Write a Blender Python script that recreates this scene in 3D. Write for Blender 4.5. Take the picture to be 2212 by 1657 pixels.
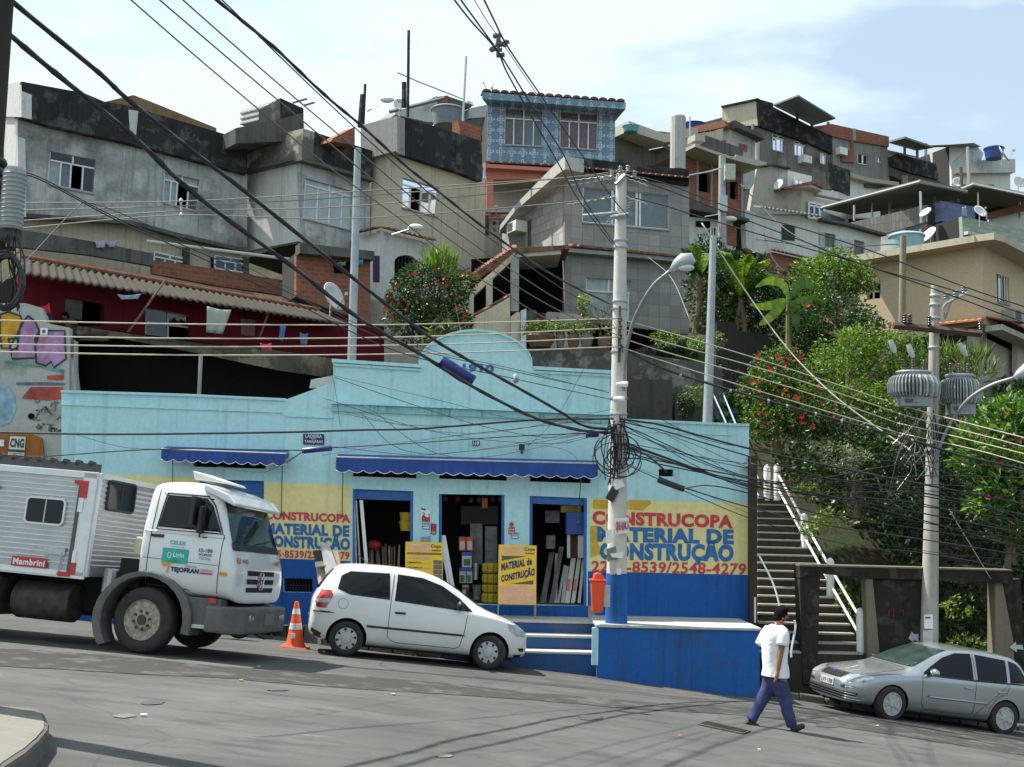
import bpy, math, random
from mathutils import Vector, Matrix, noise
from mathutils.geometry import tessellate_polygon
R=math.radians
for o in list(bpy.data.objects): bpy.data.objects.remove(o)
S=bpy.context.scene; COL=S.collection
random.seed(7)
# ---------------------------------------------------------------- camera
IW,IH,FP=2212.,1657.,2600.
PITCH,ROLL=R(6.3),R(1.3)
CF=Vector((0,math.cos(PITCH),math.sin(PITCH))); r0=Vector((1,0,0)); u0=Vector((0,-math.sin(PITCH),math.cos(PITCH)))
CR=r0*math.cos(ROLL)+u0*math.sin(ROLL); CU=-r0*math.sin(ROLL)+u0*math.cos(ROLL)
cd=bpy.data.cameras.new('camera'); cam=bpy.data.objects.new('camera',cd); COL.objects.link(cam); S.camera=cam
cd.sensor_fit='HORIZONTAL'; cd.sensor_width=36; cd.lens=36*FP/IW; cd.clip_start=.1; cd.clip_end=3000
M=Matrix((CR,CU,-CF)).transposed().to_4x4(); cam.matrix_world=M
# ---------------------------------------------------------------- sky, sun, exposure
SUN_EL,SUN_TRAVEL=R(60),Vector((.94,-.34,0)).normalized()
TOSUN=Vector((-SUN_TRAVEL.x*math.cos(SUN_EL),-SUN_TRAVEL.y*math.cos(SUN_EL),math.sin(SUN_EL)))
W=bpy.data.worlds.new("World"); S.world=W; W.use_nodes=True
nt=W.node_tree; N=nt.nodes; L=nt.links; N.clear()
sky=N.new('ShaderNodeTexSky'); sky.sky_type='NISHITA'; sky.sun_disc=False; sky.sun_elevation=SUN_EL
sky.sun_rotation=math.atan2(TOSUN.x,TOSUN.y); sky.dust_density=2.0; sky.air_density=1.0; sky.ozone_density=1.5
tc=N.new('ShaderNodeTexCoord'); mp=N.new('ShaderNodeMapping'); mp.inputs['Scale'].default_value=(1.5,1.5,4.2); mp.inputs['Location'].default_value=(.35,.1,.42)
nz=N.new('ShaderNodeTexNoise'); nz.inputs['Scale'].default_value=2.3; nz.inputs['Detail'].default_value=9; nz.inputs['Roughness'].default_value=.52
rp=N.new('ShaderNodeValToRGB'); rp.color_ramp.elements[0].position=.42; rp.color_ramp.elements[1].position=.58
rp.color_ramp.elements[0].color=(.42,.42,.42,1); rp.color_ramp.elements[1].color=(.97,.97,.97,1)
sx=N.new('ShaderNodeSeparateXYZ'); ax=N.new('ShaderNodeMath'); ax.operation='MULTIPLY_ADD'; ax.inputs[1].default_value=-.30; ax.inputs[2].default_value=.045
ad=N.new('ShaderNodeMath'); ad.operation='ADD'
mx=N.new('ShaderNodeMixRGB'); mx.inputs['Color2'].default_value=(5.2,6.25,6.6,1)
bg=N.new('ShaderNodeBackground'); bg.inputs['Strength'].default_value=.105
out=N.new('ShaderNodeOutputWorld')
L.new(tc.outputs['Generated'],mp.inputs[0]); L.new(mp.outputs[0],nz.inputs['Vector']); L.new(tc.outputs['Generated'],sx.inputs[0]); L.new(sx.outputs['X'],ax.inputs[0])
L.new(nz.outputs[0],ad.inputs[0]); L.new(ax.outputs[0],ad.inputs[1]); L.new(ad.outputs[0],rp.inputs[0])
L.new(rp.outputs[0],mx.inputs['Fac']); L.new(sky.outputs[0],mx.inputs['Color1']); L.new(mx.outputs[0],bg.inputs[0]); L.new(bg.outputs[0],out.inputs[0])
sd=bpy.data.lights.new('sun','SUN'); sd.energy=4.8; sd.angle=R(.55); sd.color=(1,.95,.87)
sun=bpy.data.objects.new('sun',sd); COL.objects.link(sun); sun.rotation_euler=TOSUN.to_track_quat('Z','Y').to_euler()
S.view_settings.view_transform='Standard'; S.view_settings.look='None'; S.view_settings.gamma=1; S.view_settings.exposure=.80
# ---------------------------------------------------------------- pixel -> place helpers (surveying the photograph)
def ray(px,py):
    d=CF+CR*((px-IW/2)/FP)+CU*((IH/2-py)/FP); return d/d.y
def at(px,py,Y): return ray(px,py)*Y
def gz(x,y):
    xc=max(-14.,min(16.,x)); z=-1.609-.0901*x-.052*y-.00215*xc*xc
    if x>16: z-=.069*(x-16)
    if x<-14: z+=.06*(-14-x)
    return z
def gnd(px,py,dz=0.):
    d=ray(px,py); lo,hi=2.,90.
    for _ in range(50):
        m=(lo+hi)/2; q=d*m
        if q.z>gz(q.x,q.y)+dz: lo=m
        else: hi=m
    return d*lo
class Fr:
    "vertical plane: yaw 0 faces the street, positive yaw turns its right side away"
    def __init__(s,px,py,Y,yaw=0):
        s.o=at(px,py,Y); a=R(yaw); s.u=Vector((math.cos(a),math.sin(a),0)); s.n=Vector((math.sin(a),-math.cos(a),0)); s.z=Vector((0,0,1))
    def hit(s,px,py,off=0.):
        d=ray(px,py); o=s.o+s.n*off; return d*(o.dot(s.n)/d.dot(s.n))
    def uz(s,px,py):
        h=s.hit(px,py)-s.o; return h.dot(s.u),h.z+s.o.z
    def p(s,u,z,n=0.):
        q=s.o+s.u*u+s.n*n; return Vector((q.x,q.y,z))
# ---------------------------------------------------------------- mesh builder
def wl(o):
    v=Vector((0,0,0))
    while o: v+=o.location; o=o.parent
    return v
def props(o,label=None,cat=None,group=None,kind=None):
    for k,v in (('label',label),('category',cat),('group',group),('kind',kind)):
        if v: o[k]=v
    return o
class MB:
    def __init__(s): s.v=[];s.f=[];s.m=[];s.mi=0
    def add(s,vs,fs):
        b=len(s.v); s.v+=[Vector(q) for q in vs]; s.f+=[tuple(b+i for i in f) for f in fs]; s.m+=[s.mi]*len(fs); return s
    def face(s,*p): return s.add(p,[tuple(range(len(p)))])
    def hexa(s,p):  # 4 bottom ccw + 4 top
        return s.add(p,[(3,2,1,0),(4,5,6,7),(0,1,5,4),(1,2,6,5),(2,3,7,6),(3,0,4,7)])
    def box(s,a,b):
        x0,y0,z0=a;x1,y1,z1=b
        return s.hexa([(x0,y0,z0),(x1,y0,z0),(x1,y1,z0),(x0,y1,z0),(x0,y0,z1),(x1,y0,z1),(x1,y1,z1),(x0,y1,z1)])
    def fbox(s,fr,u0,u1,z0,z1,n0,n1):
        return s.hexa([fr.p(u0,z0,n1),fr.p(u1,z0,n1),fr.p(u1,z0,n0),fr.p(u0,z0,n0),fr.p(u0,z1,n1),fr.p(u1,z1,n1),fr.p(u1,z1,n0),fr.p(u0,z1,n0)])
    def prism(s,pts,d,cap0=True,cap1=True):
        pts=[Vector(q) for q in pts]; n=len(pts); d=Vector(d)
        tri=tessellate_polygon([pts]); vs=pts+[q+d for q in pts]; fs=[]
        if cap0: fs+=[tuple(t) for t in tri]
        if cap1: fs+=[tuple(n+i for i in t) for t in tri]
        for i in range(n): j=(i+1)%n; fs.append((i,j,n+j,n+i))
        return s.add(vs,fs)
    def tube(s,path,r,n=6,cap=True):
        path=[Vector(q) for q in path]; rs=r if isinstance(r,(list,tuple)) else [r]*len(path)
        vs=[];fs=[];up=None
        for i,q in enumerate(path):
            t=(path[min(i+1,len(path)-1)]-path[max(i-1,0)])
            if t.length<1e-9: t=Vector((0,0,1))
            t.normalize()
            if up is None: up=Vector((0,0,1)) if abs(t.z)<.9 else Vector((1,0,0))
            a=t.cross(up)
            if a.length<1e-4: a=t.cross(Vector((1,0,.3)))
            a.normalize(); b=a.cross(t).normalized(); up=b
            for k in range(n):
                an=2*math.pi*k/n; vs.append(q+(a*math.cos(an)+b*math.sin(an))*rs[i])
        for i in range(len(path)-1):
            for k in range(n): k2=(k+1)%n; fs.append((i*n+k,i*n+k2,(i+1)*n+k2,(i+1)*n+k))
        if cap: fs.append(tuple(range(n-1,-1,-1))); fs.append(tuple((len(path)-1)*n+k for k in range(n)))
        return s.add(vs,fs)
    def lathe(s,prof,c,n=20,axis='z',caps=True):
        "prof: list of (radius, height)"
        c=Vector(c); vs=[];fs=[]
        for r_,h in prof:
            for k in range(n):
                a=2*math.pi*k/n; x,y=r_*math.cos(a),r_*math.sin(a)
                vs.append(c+{'z':Vector((x,y,h)),'y':Vector((x,h,y)),'x':Vector((h,x,y))}[axis])
        for i in range(len(prof)-1):
            for k in range(n): k2=(k+1)%n; fs.append((i*n+k,i*n+k2,(i+1)*n+k2,(i+1)*n+k))
        if caps: fs.append(tuple(range(n-1,-1,-1))); fs.append(tuple((len(prof)-1)*n+k for k in range(n)))
        return s.add(vs,fs)
    def ball(s,c,r,n=12,m=8):
        c=Vector(c); r=r if isinstance(r,(tuple,list)) else (r,r,r); vs=[];fs=[]
        for i in range(m+1):
            t=math.pi*i/m
            for k in range(n): a=2*math.pi*k/n; vs.append(c+Vector((r[0]*math.sin(t)*math.cos(a),r[1]*math.sin(t)*math.sin(a),r[2]*math.cos(t))))
        for i in range(m):
            for k in range(n): k2=(k+1)%n; fs.append((i*n+k,(i+1)*n+k,(i+1)*n+k2,i*n+k2))
        return s.add(vs,fs)
    def holed(s,fr,outer,holes,t,noff=0.):
        "wall plate in frame fr (pixel outlines), thickness t behind the face, with real openings"
        O=[fr.hit(*q) for q in outer]; Hs=[[fr.hit(*q) for q in h] for h in holes]
        flat=lambda P:[Vector(((q-fr.o).dot(fr.u),q.z,0)) for q in P]
        rings=[O]+Hs; tri=tessellate_polygon([flat(P) for P in rings]); allp=[q for P in rings for q in P]; n=len(allp)
        vs=[q+fr.n*noff for q in allp]+[q+fr.n*(noff-t) for q in allp]; fs=[]
        for a,b,c in tri: fs.append((a,b,c)); fs.append((n+c,n+b,n+a))
        b=0
        for P in rings:
            m=len(P)
            for i in range(m): j=(i+1)%m; fs.append((b+i,b+j,n+b+j,n+b+i))
            b+=m
        return s.add(vs,fs)
    def build(s,name,mat,parent=None,label=None,cat=None,group=None,kind=None,smooth=False,bevel=0,fix=True,world=True):
        me=bpy.data.meshes.new(name); off=wl(parent) if (parent and world) else Vector((0,0,0))
        me.from_pydata([q-off for q in s.v],[],s.f); mats=mat if isinstance(mat,(list,tuple)) else [mat]
        for m_ in mats: me.materials.append(m_)
        if len(mats)>1: me.polygons.foreach_set('material_index',s.m)
        if smooth: me.polygons.foreach_set('use_smooth',[True]*len(me.polygons))
        me.update()
        if fix:
            import bmesh
            bm=bmesh.new(); bm.from_mesh(me); bmesh.ops.remove_doubles(bm,verts=bm.verts,dist=1e-5); bmesh.ops.recalc_face_normals(bm,faces=bm.faces); bm.to_mesh(me); bm.free()
        if smooth and smooth!=True: me.set_sharp_from_angle(angle=R(smooth))
        o=bpy.data.objects.new(name,me); COL.objects.link(o)
        if parent: o.parent=parent
        if bevel:
            b=o.modifiers.new('b','BEVEL'); b.width=bevel; b.segments=2; b.limit_method='ANGLE'; b.angle_limit=R(40)
        return props(o,label,cat,group,kind)
def thing(name,loc,label,cat,group=None):
    o=bpy.data.objects.new(name,None); COL.objects.link(o); o.location=loc; o.empty_display_size=.2; return props(o,label,cat,group)
def clone(o,parent=None):
    c=o.copy(); COL.objects.link(c)
    if parent: c.parent=parent
    for ch in [x for x in o.children]: clone(ch,c)
    return c
def lerp(a,b,t): return a+(b-a)*t
def spline(P,n=8):
    P=[Vector(q) for q in P]
    if len(P)<3: return [P[0].lerp(P[1],i/n) for i in range(n+1)]
    Q=[P[0]*2-P[1]]+P+[P[-1]*2-P[-2]]; out=[]
    for i in range(1,len(Q)-2):
        a,b,c,d=Q[i-1:i+3]
        for k in range(n):
            t=k/n; out.append(.5*((2*b)+(c-a)*t+(2*a-5*b+4*c-d)*t*t+(3*b-a-3*c+d)*t**3))
    out.append(P[-1]); return out
# ---------------------------------------------------------------- materials (all procedural)
MC={}
def newmat(name):
    m=bpy.data.materials.new(name); m.use_nodes=True; n=m.node_tree.nodes; b=n['Principled BSDF']; return m,n,m.node_tree.links,b
def c4(c): return (c[0],c[1],c[2],1)
def noise_node(n,l,vec,scale,detail=6,rough=.6,sc=None):
    z=n.new('ShaderNodeTexNoise'); z.inputs['Scale'].default_value=scale; z.inputs['Detail'].default_value=detail; z.inputs['Roughness'].default_value=rough
    if sc:
        mp=n.new('ShaderNodeMapping'); mp.inputs['Scale'].default_value=sc; l.new(vec,mp.inputs[0]); l.new(mp.outputs[0],z.inputs['Vector'])
    else: l.new(vec,z.inputs['Vector'])
    return z.outputs[0]
def ramp(n,l,f,a,b,ca=(0,0,0),cb=(1,1,1)):
    r=n.new('ShaderNodeValToRGB'); r.color_ramp.elements[0].position=a; r.color_ramp.elements[1].position=b
    r.color_ramp.elements[0].color=c4(ca); r.color_ramp.elements[1].color=c4(cb); l.new(f,r.inputs[0]); return r.outputs[0]
def mix(n,l,f,a,b,mode='MIX'):
    m=n.new('ShaderNodeMixRGB'); m.blend_type=mode
    for k,v in (('Fac',f),('Color1',a),('Color2',b)):
        if isinstance(v,(int,float)): m.inputs[k].default_value=v
        elif isinstance(v,(tuple,list)): m.inputs[k].default_value=c4(v)
        else: l.new(v,m.inputs[k])
    return m.outputs[0]
def bump(n,l,b,h,strength=.3,dist=.02):
    u=n.new('ShaderNodeBump'); u.inputs['Strength'].default_value=strength; u.inputs['Distance'].default_value=dist; l.new(h,u.inputs['Height']); l.new(u.outputs[0],b.inputs['Normal'])
def plain(name,col,rough=.6,metal=0,var=.12,scale=6,coat=0,objc=False,spec=.5,bmp=0):
    if name in MC: return MC[name]
    m,n,l,b=newmat(name); t=n.new('ShaderNodeTexCoord').outputs['Object'] if objc else n.new('ShaderNodeNewGeometry').outputs['Position']
    z=noise_node(n,l,t,scale); f=ramp(n,l,z,.35,.7)
    l.new(mix(n,l,f,[c*(1-var) for c in col],[min(1,c*(1+var)) for c in col]),b.inputs['Base Color'])
    b.inputs['Roughness'].default_value=rough; b.inputs['Metallic'].default_value=metal; b.inputs['Coat Weight'].default_value=coat; b.inputs['Coat Roughness'].default_value=.05; b.inputs['Specular IOR Level'].default_value=spec
    if bmp: bump(n,l,b,noise_node(n,l,t,scale*6),bmp,.01)
    MC[name]=m; return m
def wall(name,col,dirt=(.06,.06,.055),amt=.5,streak=.5,scale=.7,light=None,rough=.9,bm=.25,tile=None,grout=(.3,.3,.3)):
    "weathered render: big damp blotches, vertical run-off streaks, fine grain"
    if name in MC: return MC[name]
    m,n,l,b=newmat(name); t=n.new('ShaderNodeNewGeometry').outputs['Position']
    big=noise_node(n,l,t,scale,8,.65); st=noise_node(n,l,t,1.6,6,.7,(2.2,2.2,.16)); fine=noise_node(n,l,t,9,6,.75)
    base=mix(n,l,ramp(n,l,fine,.3,.75),[c*.88 for c in col],[min(1,c*1.1) for c in col])
    if light: base=mix(n,l,ramp(n,l,noise_node(n,l,t,scale*1.7,6,.6),.52,.6),base,light)
    f1=ramp(n,l,big,lerp(.78,.3,amt),lerp(1.,.62,amt)); f2=ramp(n,l,st,lerp(.8,.42,streak),lerp(1.,.75,streak))
    c=mix(n,l,f1,base,dirt); 
    c2=mix(n,l,f2,c,[.5*x+.5*y*.45 for x,y in zip(dirt,col)])
    c=mix(n,l,.75,c,c2)
    dr=noise_node(n,l,t,1,5,.75,(7,7,.22)); dm=n.new('ShaderNodeMath'); dm.operation='MULTIPLY'; dm.inputs[1].default_value=.75*min(1,streak*1.3); l.new(ramp(n,l,dr,.53,.66),dm.inputs[0]); c=mix(n,l,dm.outputs[0],c,[.55*x+.22*y for x,y in zip(dirt,col)]) if streak>.25 else c
    if tile:
        mp=n.new('ShaderNodeMapping'); l.new(t,mp.inputs[0]); mp.inputs['Rotation'].default_value=(R(90),0,R(tile[2]) if len(tile)>2 else 0)
        # bricks laid in the wall plane: rotate about z first then stand up
        vr=n.new('ShaderNodeVectorRotate'); vr.rotation_type='Z_AXIS'; vr.inputs['Angle'].default_value=-R(tile[2] if len(tile)>2 else 0); l.new(t,vr.inputs['Vector'])
        sp=n.new('ShaderNodeSeparateXYZ'); l.new(vr.outputs[0],sp.inputs[0]); cb=n.new('ShaderNodeCombineXYZ'); l.new(sp.outputs['X'],cb.inputs['X']); l.new(sp.outputs['Z'],cb.inputs['Y'])
        br=n.new('ShaderNodeTexBrick'); br.offset=tile[3] if len(tile)>3 else 0.; br.inputs['Scale'].default_value=1; br.inputs['Brick Width'].default_value=tile[0]; br.inputs['Row Height'].default_value=tile[1]
        br.inputs['Mortar Size'].default_value=tile[4] if len(tile)>4 else .008; br.inputs['Mortar Smooth'].default_value=.2
        l.new(cb.outputs[0],br.inputs['Vector']); br.inputs['Color1'].default_value=(1,1,1,1); br.inputs['Color2'].default_value=(.74,.74,.74,1); br.inputs['Mortar'].default_value=(1,1,1,1)
        c=mix(n,l,1,c,br.outputs['Color'],'MULTIPLY'); c=mix(n,l,br.outputs['Fac'],c,grout)
    l.new(c,b.inputs['Base Color']); b.inputs['Roughness'].default_value=rough; b.inputs['Specular IOR Level'].default_value=.2
    bump(n,l,b,fine,bm,.02); MC[name]=m; return m
def glassmat(name,tint=(.6,.65,.65),clear=.5,rough=.03):
    if name in MC: return MC[name]
    m,n,l,b=newmat(name); n.remove(b); o=n['Material Output']
    t=n.new('ShaderNodeBsdfTransparent'); t.inputs[0].default_value=c4([x*clear for x in tint]); g=n.new('ShaderNodeBsdfGlossy'); g.inputs['Roughness'].default_value=rough; g.inputs[0].default_value=(.9,.95,1,1)
    fr=n.new('ShaderNodeFresnel'); fr.inputs[0].default_value=1.6; mxx=n.new('ShaderNodeMixShader'); l.new(fr.outputs[0],mxx.inputs[0]); l.new(t.outputs[0],mxx.inputs[1]); l.new(g.outputs[0],mxx.inputs[2]); l.new(mxx.outputs[0],o.inputs[0])
    MC[name]=m; return m
def leafmat(name,a,b_,tr=.28):
    if name in MC: return MC[name]
    m,n,l,b=newmat(name); o=n['Material Output']; g=n.new('ShaderNodeNewGeometry')
    z=noise_node(n,l,g.outputs['Position'],1.1,4,.6); oi=n.new('ShaderNodeMath'); oi.operation='ADD'; oi.inputs[1].default_value=0
    mm=n.new('ShaderNodeMath'); mm.operation='MULTIPLY_ADD'; l.new(g.outputs['Random Per Island'],mm.inputs[0]); mm.inputs[1].default_value=.35; l.new(z,mm.inputs[2])
    c=ramp(n,l,mm.outputs[0],.45,.95,a,b_)
    l.new(c,b.inputs['Base Color']); b.inputs['Roughness'].default_value=.45
    t=n.new('ShaderNodeBsdfTranslucent'); l.new(mix(n,l,1,c,(1.3,1.5,.5),'MULTIPLY'),t.inputs[0]); mx_=n.new('ShaderNodeMixShader'); mx_.inputs[0].default_value=tr
    l.new(b.outputs[0],mx_.inputs[1]); l.new(t.outputs[0],mx_.inputs[2]); l.new(mx_.outputs[0],o.inputs[0]); MC[name]=m; return m
BRICK=lambda yaw,nm='brick',amt=.25: wall('%s_%d'%(nm,yaw),(.33,.115,.065),(.05,.035,.03),amt,.3,.8,tile=(.29,.14,yaw,.5,.014),grout=(.22,.17,.14))
M_blue=wall('shop_light_blue',(.46,.73,.77),(.17,.32,.34),.18,.34,.5,bm=.12)
M_blue_d=wall('shop_stained_shaded_band',(.28,.55,.59),(.08,.15,.14),.42,.75,1.6,bm=.15)  # grey-green dirt plus the ledge's shadow, both put into the colour
M_yel=wall('shop_yellow_paint',(.80,.70,.33),(.55,.46,.22),.12,.3,.6,bm=.1)
M_yel2=plain('ochre_paint_patch',(.60,.38,.04),.8)
M_dblue=wall('shop_deep_blue',(.020,.105,.36),(.03,.05,.10),.42,.6,.8,bm=.15)
M_dblue2=wall('terrace_deep_blue',(.022,.12,.38),(.06,.075,.085),.5,.75,.9,bm=.25)
M_red=plain('red_lettering_paint',(.58,.055,.075),.7,var=.25,scale=9); M_lblue=plain('blue_lettering_paint',(.03,.15,.38),.7,var=.25,scale=9)
M_black=plain('black_plastic',(.02,.02,.022),.5); M_dark=plain('unlit_interior',(.035,.033,.03),.95); M_darker=plain('deep_shade_black',(.010,.009,.008),1,spec=.05)  # last one: near-black paints the shade inside openings and slots
M_cable=plain('cable_rubber',(.022,.022,.026),.45); M_cable_l=plain('bare_aluminium_wire',(.50,.47,.38),.5,.3); M_cable_g=plain('grey_cable',(.22,.21,.18),.6)
M_conc=wall('grey_concrete',(.33,.32,.30),(.08,.08,.07),.35,.4,1.2); M_concl=wall('pale_concrete',(.50,.49,.45),(.16,.15,.13),.3,.4,1.2)
M_polec=wall('pole_concrete',(.58,.56,.51),(.2,.19,.17),.3,.5,1.5); M_steel=plain('galvanised_steel',(.45,.46,.47),.4,.7); M_white=plain('white_paint',(.78,.78,.76),.5,var=.06)
M_alu=plain('window_aluminium',(.70,.71,.72),.4,.2,var=.06); M_glass=glassmat('window_glass',(.85,.9,.9),.85); M_glassd=glassmat('dark_glass',(.3,.33,.33),.25); M_gw=plain('frosted_pane',(.42,.47,.47),.25,var=.15,scale=1.5)
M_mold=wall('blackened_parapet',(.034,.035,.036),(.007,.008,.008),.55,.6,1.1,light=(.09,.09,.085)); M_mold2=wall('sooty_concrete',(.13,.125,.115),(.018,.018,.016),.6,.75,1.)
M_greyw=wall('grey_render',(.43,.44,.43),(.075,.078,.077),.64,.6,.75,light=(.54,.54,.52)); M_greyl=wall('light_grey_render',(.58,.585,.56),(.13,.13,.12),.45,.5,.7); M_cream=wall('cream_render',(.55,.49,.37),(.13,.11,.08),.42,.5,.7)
M_beige=wall('beige_render',(.60,.47,.32),(.35,.27,.19),.15,.15,.6,bm=.1); M_beiged=wall('beige_grey_render',(.48,.45,.39),(.2,.18,.15),.3,.4,.7)
M_pink=wall('coral_render',(.66,.24,.17),(.4,.16,.12),.2,.3,.6); M_redw=wall('crimson_wall',(.115,.009,.015),(.02,.006,.008),.35,.45,.7)
M_whitew=wall('white_render',(.74,.73,.70),(.22,.21,.19),.28,.35,.7); M_olive=wall('stone_rubble',(.38,.35,.29),(.12,.11,.09),.45,.3,2.5,bm=.9)
M_fabric_b=plain('awning_blue_vinyl',(.008,.055,.28),.5,var=.2,scale=3); M_wood=plain('weathered_wood',(.17,.11,.07),.8,var=.35,scale=8)
M_trunk=wall('bark',(.16,.12,.08),(.05,.04,.03),.4,.5,4,bm=.8)
def tiles_mat(name,a,b_,w=.2,yaw=0):
    return plain(name,a,.75,var=.35,scale=5,bmp=.3)
M_tile=plain('clay_roof_tile',(.20,.085,.05),.85,var=.5,scale=4); M_tiler=plain('orange_roof_tile',(.45,.18,.09),.85,var=.35,scale=4)
M_asb=wall('fibre_cement_sheet',(.060,.054,.043),(.022,.02,.016),.5,.2,1.5)
M_zinc=wall('corrugated_zinc',(.20,.20,.20),(.07,.06,.055),.4,.3,1.2)
def asphalt():
    m,n,l,b=newmat('asphalt'); t=n.new('ShaderNodeNewGeometry').outputs['Position']
    g=noise_node(n,l,t,55,4,.8); p=noise_node(n,l,t,.5,8,.62); q=noise_node(n,l,t,2.2,7,.65,(.6,1.6,1)); 
    c=mix(n,l,ramp(n,l,p,.3,.72),(.078,.077,.073),(.135,.133,.126)); c=mix(n,l,ramp(n,l,q,.5,.66),c,(.07,.069,.067)); c=mix(n,l,ramp(n,l,q,.24,.36,(1,1,1),(0,0,0)),c,(.19,.187,.178))
    c=mix(n,l,ramp(n,l,g,.35,.8),mix(n,l,1,c,(.78,.78,.78),'MULTIPLY'),mix(n,l,1,c,(1.25,1.25,1.24),'MULTIPLY'))
    c=mix(n,l,ramp(n,l,noise_node(n,l,t,1,7,.6,(.10,.75,1)),.40,.62),mix(n,l,1,c,(.82,.82,.82),'MULTIPLY'),c)
    vo=n.new('ShaderNodeTexVoronoi'); vo.feature='DISTANCE_TO_EDGE'; vo.inputs['Scale'].default_value=.33; wp=mix(n,l,.35,t,noise_node_col(n,l,t)); l.new(wp,vo.inputs['Vector'])
    ck=ramp(n,l,vo.outputs['Distance'],.0,.006,(.5,.5,.5),(0,0,0)); c=mix(n,l,ck,c,(.04,.04,.04))
    l.new(c,b.inputs['Base Color']); b.inputs['Roughness'].default_value=.8; b.inputs['Specular IOR Level'].default_value=.35; bump(n,l,b,mix(n,l,.5,g,q),.45,.015); return m
def noise_node_col(n,l,t):
    z=n.new('ShaderNodeTexNoise'); z.inputs['Scale'].default_value=1.3; z.inputs['Detail'].default_value=5; l.new(t,z.inputs['Vector']); return z.outputs['Color']
M_asph=asphalt()
M_patch=wall('newer_asphalt',(.052,.051,.048),(.03,.029,.028),.4,.0,1.2,light=(.10,.098,.09),bm=.5)
M_pave=wall('pavement_concrete',(.20,.19,.17),(.085,.08,.07),.4,.1,1.6,bm=.4); M_kerb=wall('kerb_stone',(.145,.135,.12),(.05,.045,.04),.5,.2,2.2,bm=.7)
def soil():
    m,n,l,b=newmat('hillside_soil'); t=n.new('ShaderNodeNewGeometry').outputs['Position']
    c=ramp(n,l,noise_node(n,l,t,1.4,8,.7),.35,.62,(.018,.015,.009),(.075,.043,.02)); c=mix(n,l,ramp(n,l,noise_node(n,l,t,.7,6,.6),.42,.6),c,(.035,.055,.016)); l.new(c,b.inputs['Base Color']); b.inputs['Roughness'].default_value=1
    bump(n,l,b,noise_node(n,l,t,6,8,.8),1,.1); return m
M_soil=soil()
M_leafd=leafmat('dark_leaf',(.005,.016,.003),(.022,.055,.008)); M_leafm=leafmat('mid_leaf',(.016,.048,.006),(.075,.16,.02)); M_leafl=leafmat('bright_leaf',(.060,.125,.008),(.27,.37,.030)); M_leafy=leafmat('glossy_pale_leaf',(.05,.13,.02),(.22,.36,.07),.25)  # bright and dark tones also carry sun highlights and shaded gaps
M_leafo=leafmat('yellow_green_leaf',(.10,.15,.03),(.30,.33,.08)); M_flower=plain('red_petal',(.70,.015,.02),.5); M_flowerp=plain('pink_petal',(.62,.04,.16),.5)
# ---------------------------------------------------------------- road, pavements, hillside
def grid(name,xs,ys,zf,mat,**k):
    vs=[Vector((x,y,zf(x,y))) for y in ys for x in xs]; n=len(xs); m=MB()
    m.add(vs,[(j*n+i,j*n+i+1,(j+1)*n+i+1,(j+1)*n+i) for j in range(len(ys)-1) for i in range(n-1)])
    return m.build(name,mat,kind='structure',fix=False,smooth=True,**k)
fl=lambda a,b,n:[a+(b-a)*i/n for i in range(n+1)]
grid('road',fl(-45,50,140),fl(-6,25.4,60),lambda x,y:gz(x,y)+.003*noise.noise(Vector((x*.7,y*.7,0))),M_asph)
KX=[(-45,0,24.2),(-12,0,22.6)]
kp=[gnd(x,y) for x,y in ((470,1352),(600,1372),(690,1393),(900,1418),(1125,1434),(1290,1452),(1450,1475),(1620,1497),(1711,1511),(1878,1538),(2012,1555),(2110,1566),(2212,1580),(2400,1610))]
kl=[(-45.,25.),(-14.,24.2)]+[(q.x,q.y) for q in kp]+[(16.,24.6),(50.,28.)]
def ylow(x):
    for a,b in zip(kl,kl[1:]):
        if a[0]<=x<=b[0]: return lerp(a[1],b[1],(x-a[0])/(b[0]-a[0]))
    return kl[-1][1]
def kerbh(x): return .27 if x<-3.2 else (.12 if x>-1.5 else lerp(.27,.12,(x+3.2)/1.7))
xs=fl(-44,49,200)
m=MB()
for a,b in zip(xs,xs[1:]):
    ya,yb=ylow(a)+.22,ylow(b)+.22; ha,hb=kerbh(a)+.004,kerbh(b)+.004
    m.face((a,ya,gz(a,ya)+ha),(b,yb,gz(b,yb)+hb),(b,29.9,gz(b,27)+hb),(a,29.9,gz(a,27)+ha))
m.build('pavement',M_pave,kind='structure',smooth=True)
m=MB()
for i,(a,b) in enumerate(zip(xs,xs[1:])):
    for k in (0,):
        ya,yb=ylow(a),ylow(b); ha,hb=kerbh(a)+.01*((i*7)%3),kerbh(b)+.01*((i*7)%3); g=.012
        za,zb=gz(a,ya),gz(b,yb)
        m.hexa([(a+g,ya,za-.1),(b-g,yb,zb-.1),(b-g,yb+.22,zb-.1),(a+g,ya+.22,za-.1),(a+g,ya,za+ha),(b-g,yb,zb+hb),(b-g,yb+.22,zb+hb),(a+g,ya+.22,za+ha)])
m.build('kerb',M_kerb,kind='structure',bevel=.02)
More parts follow.
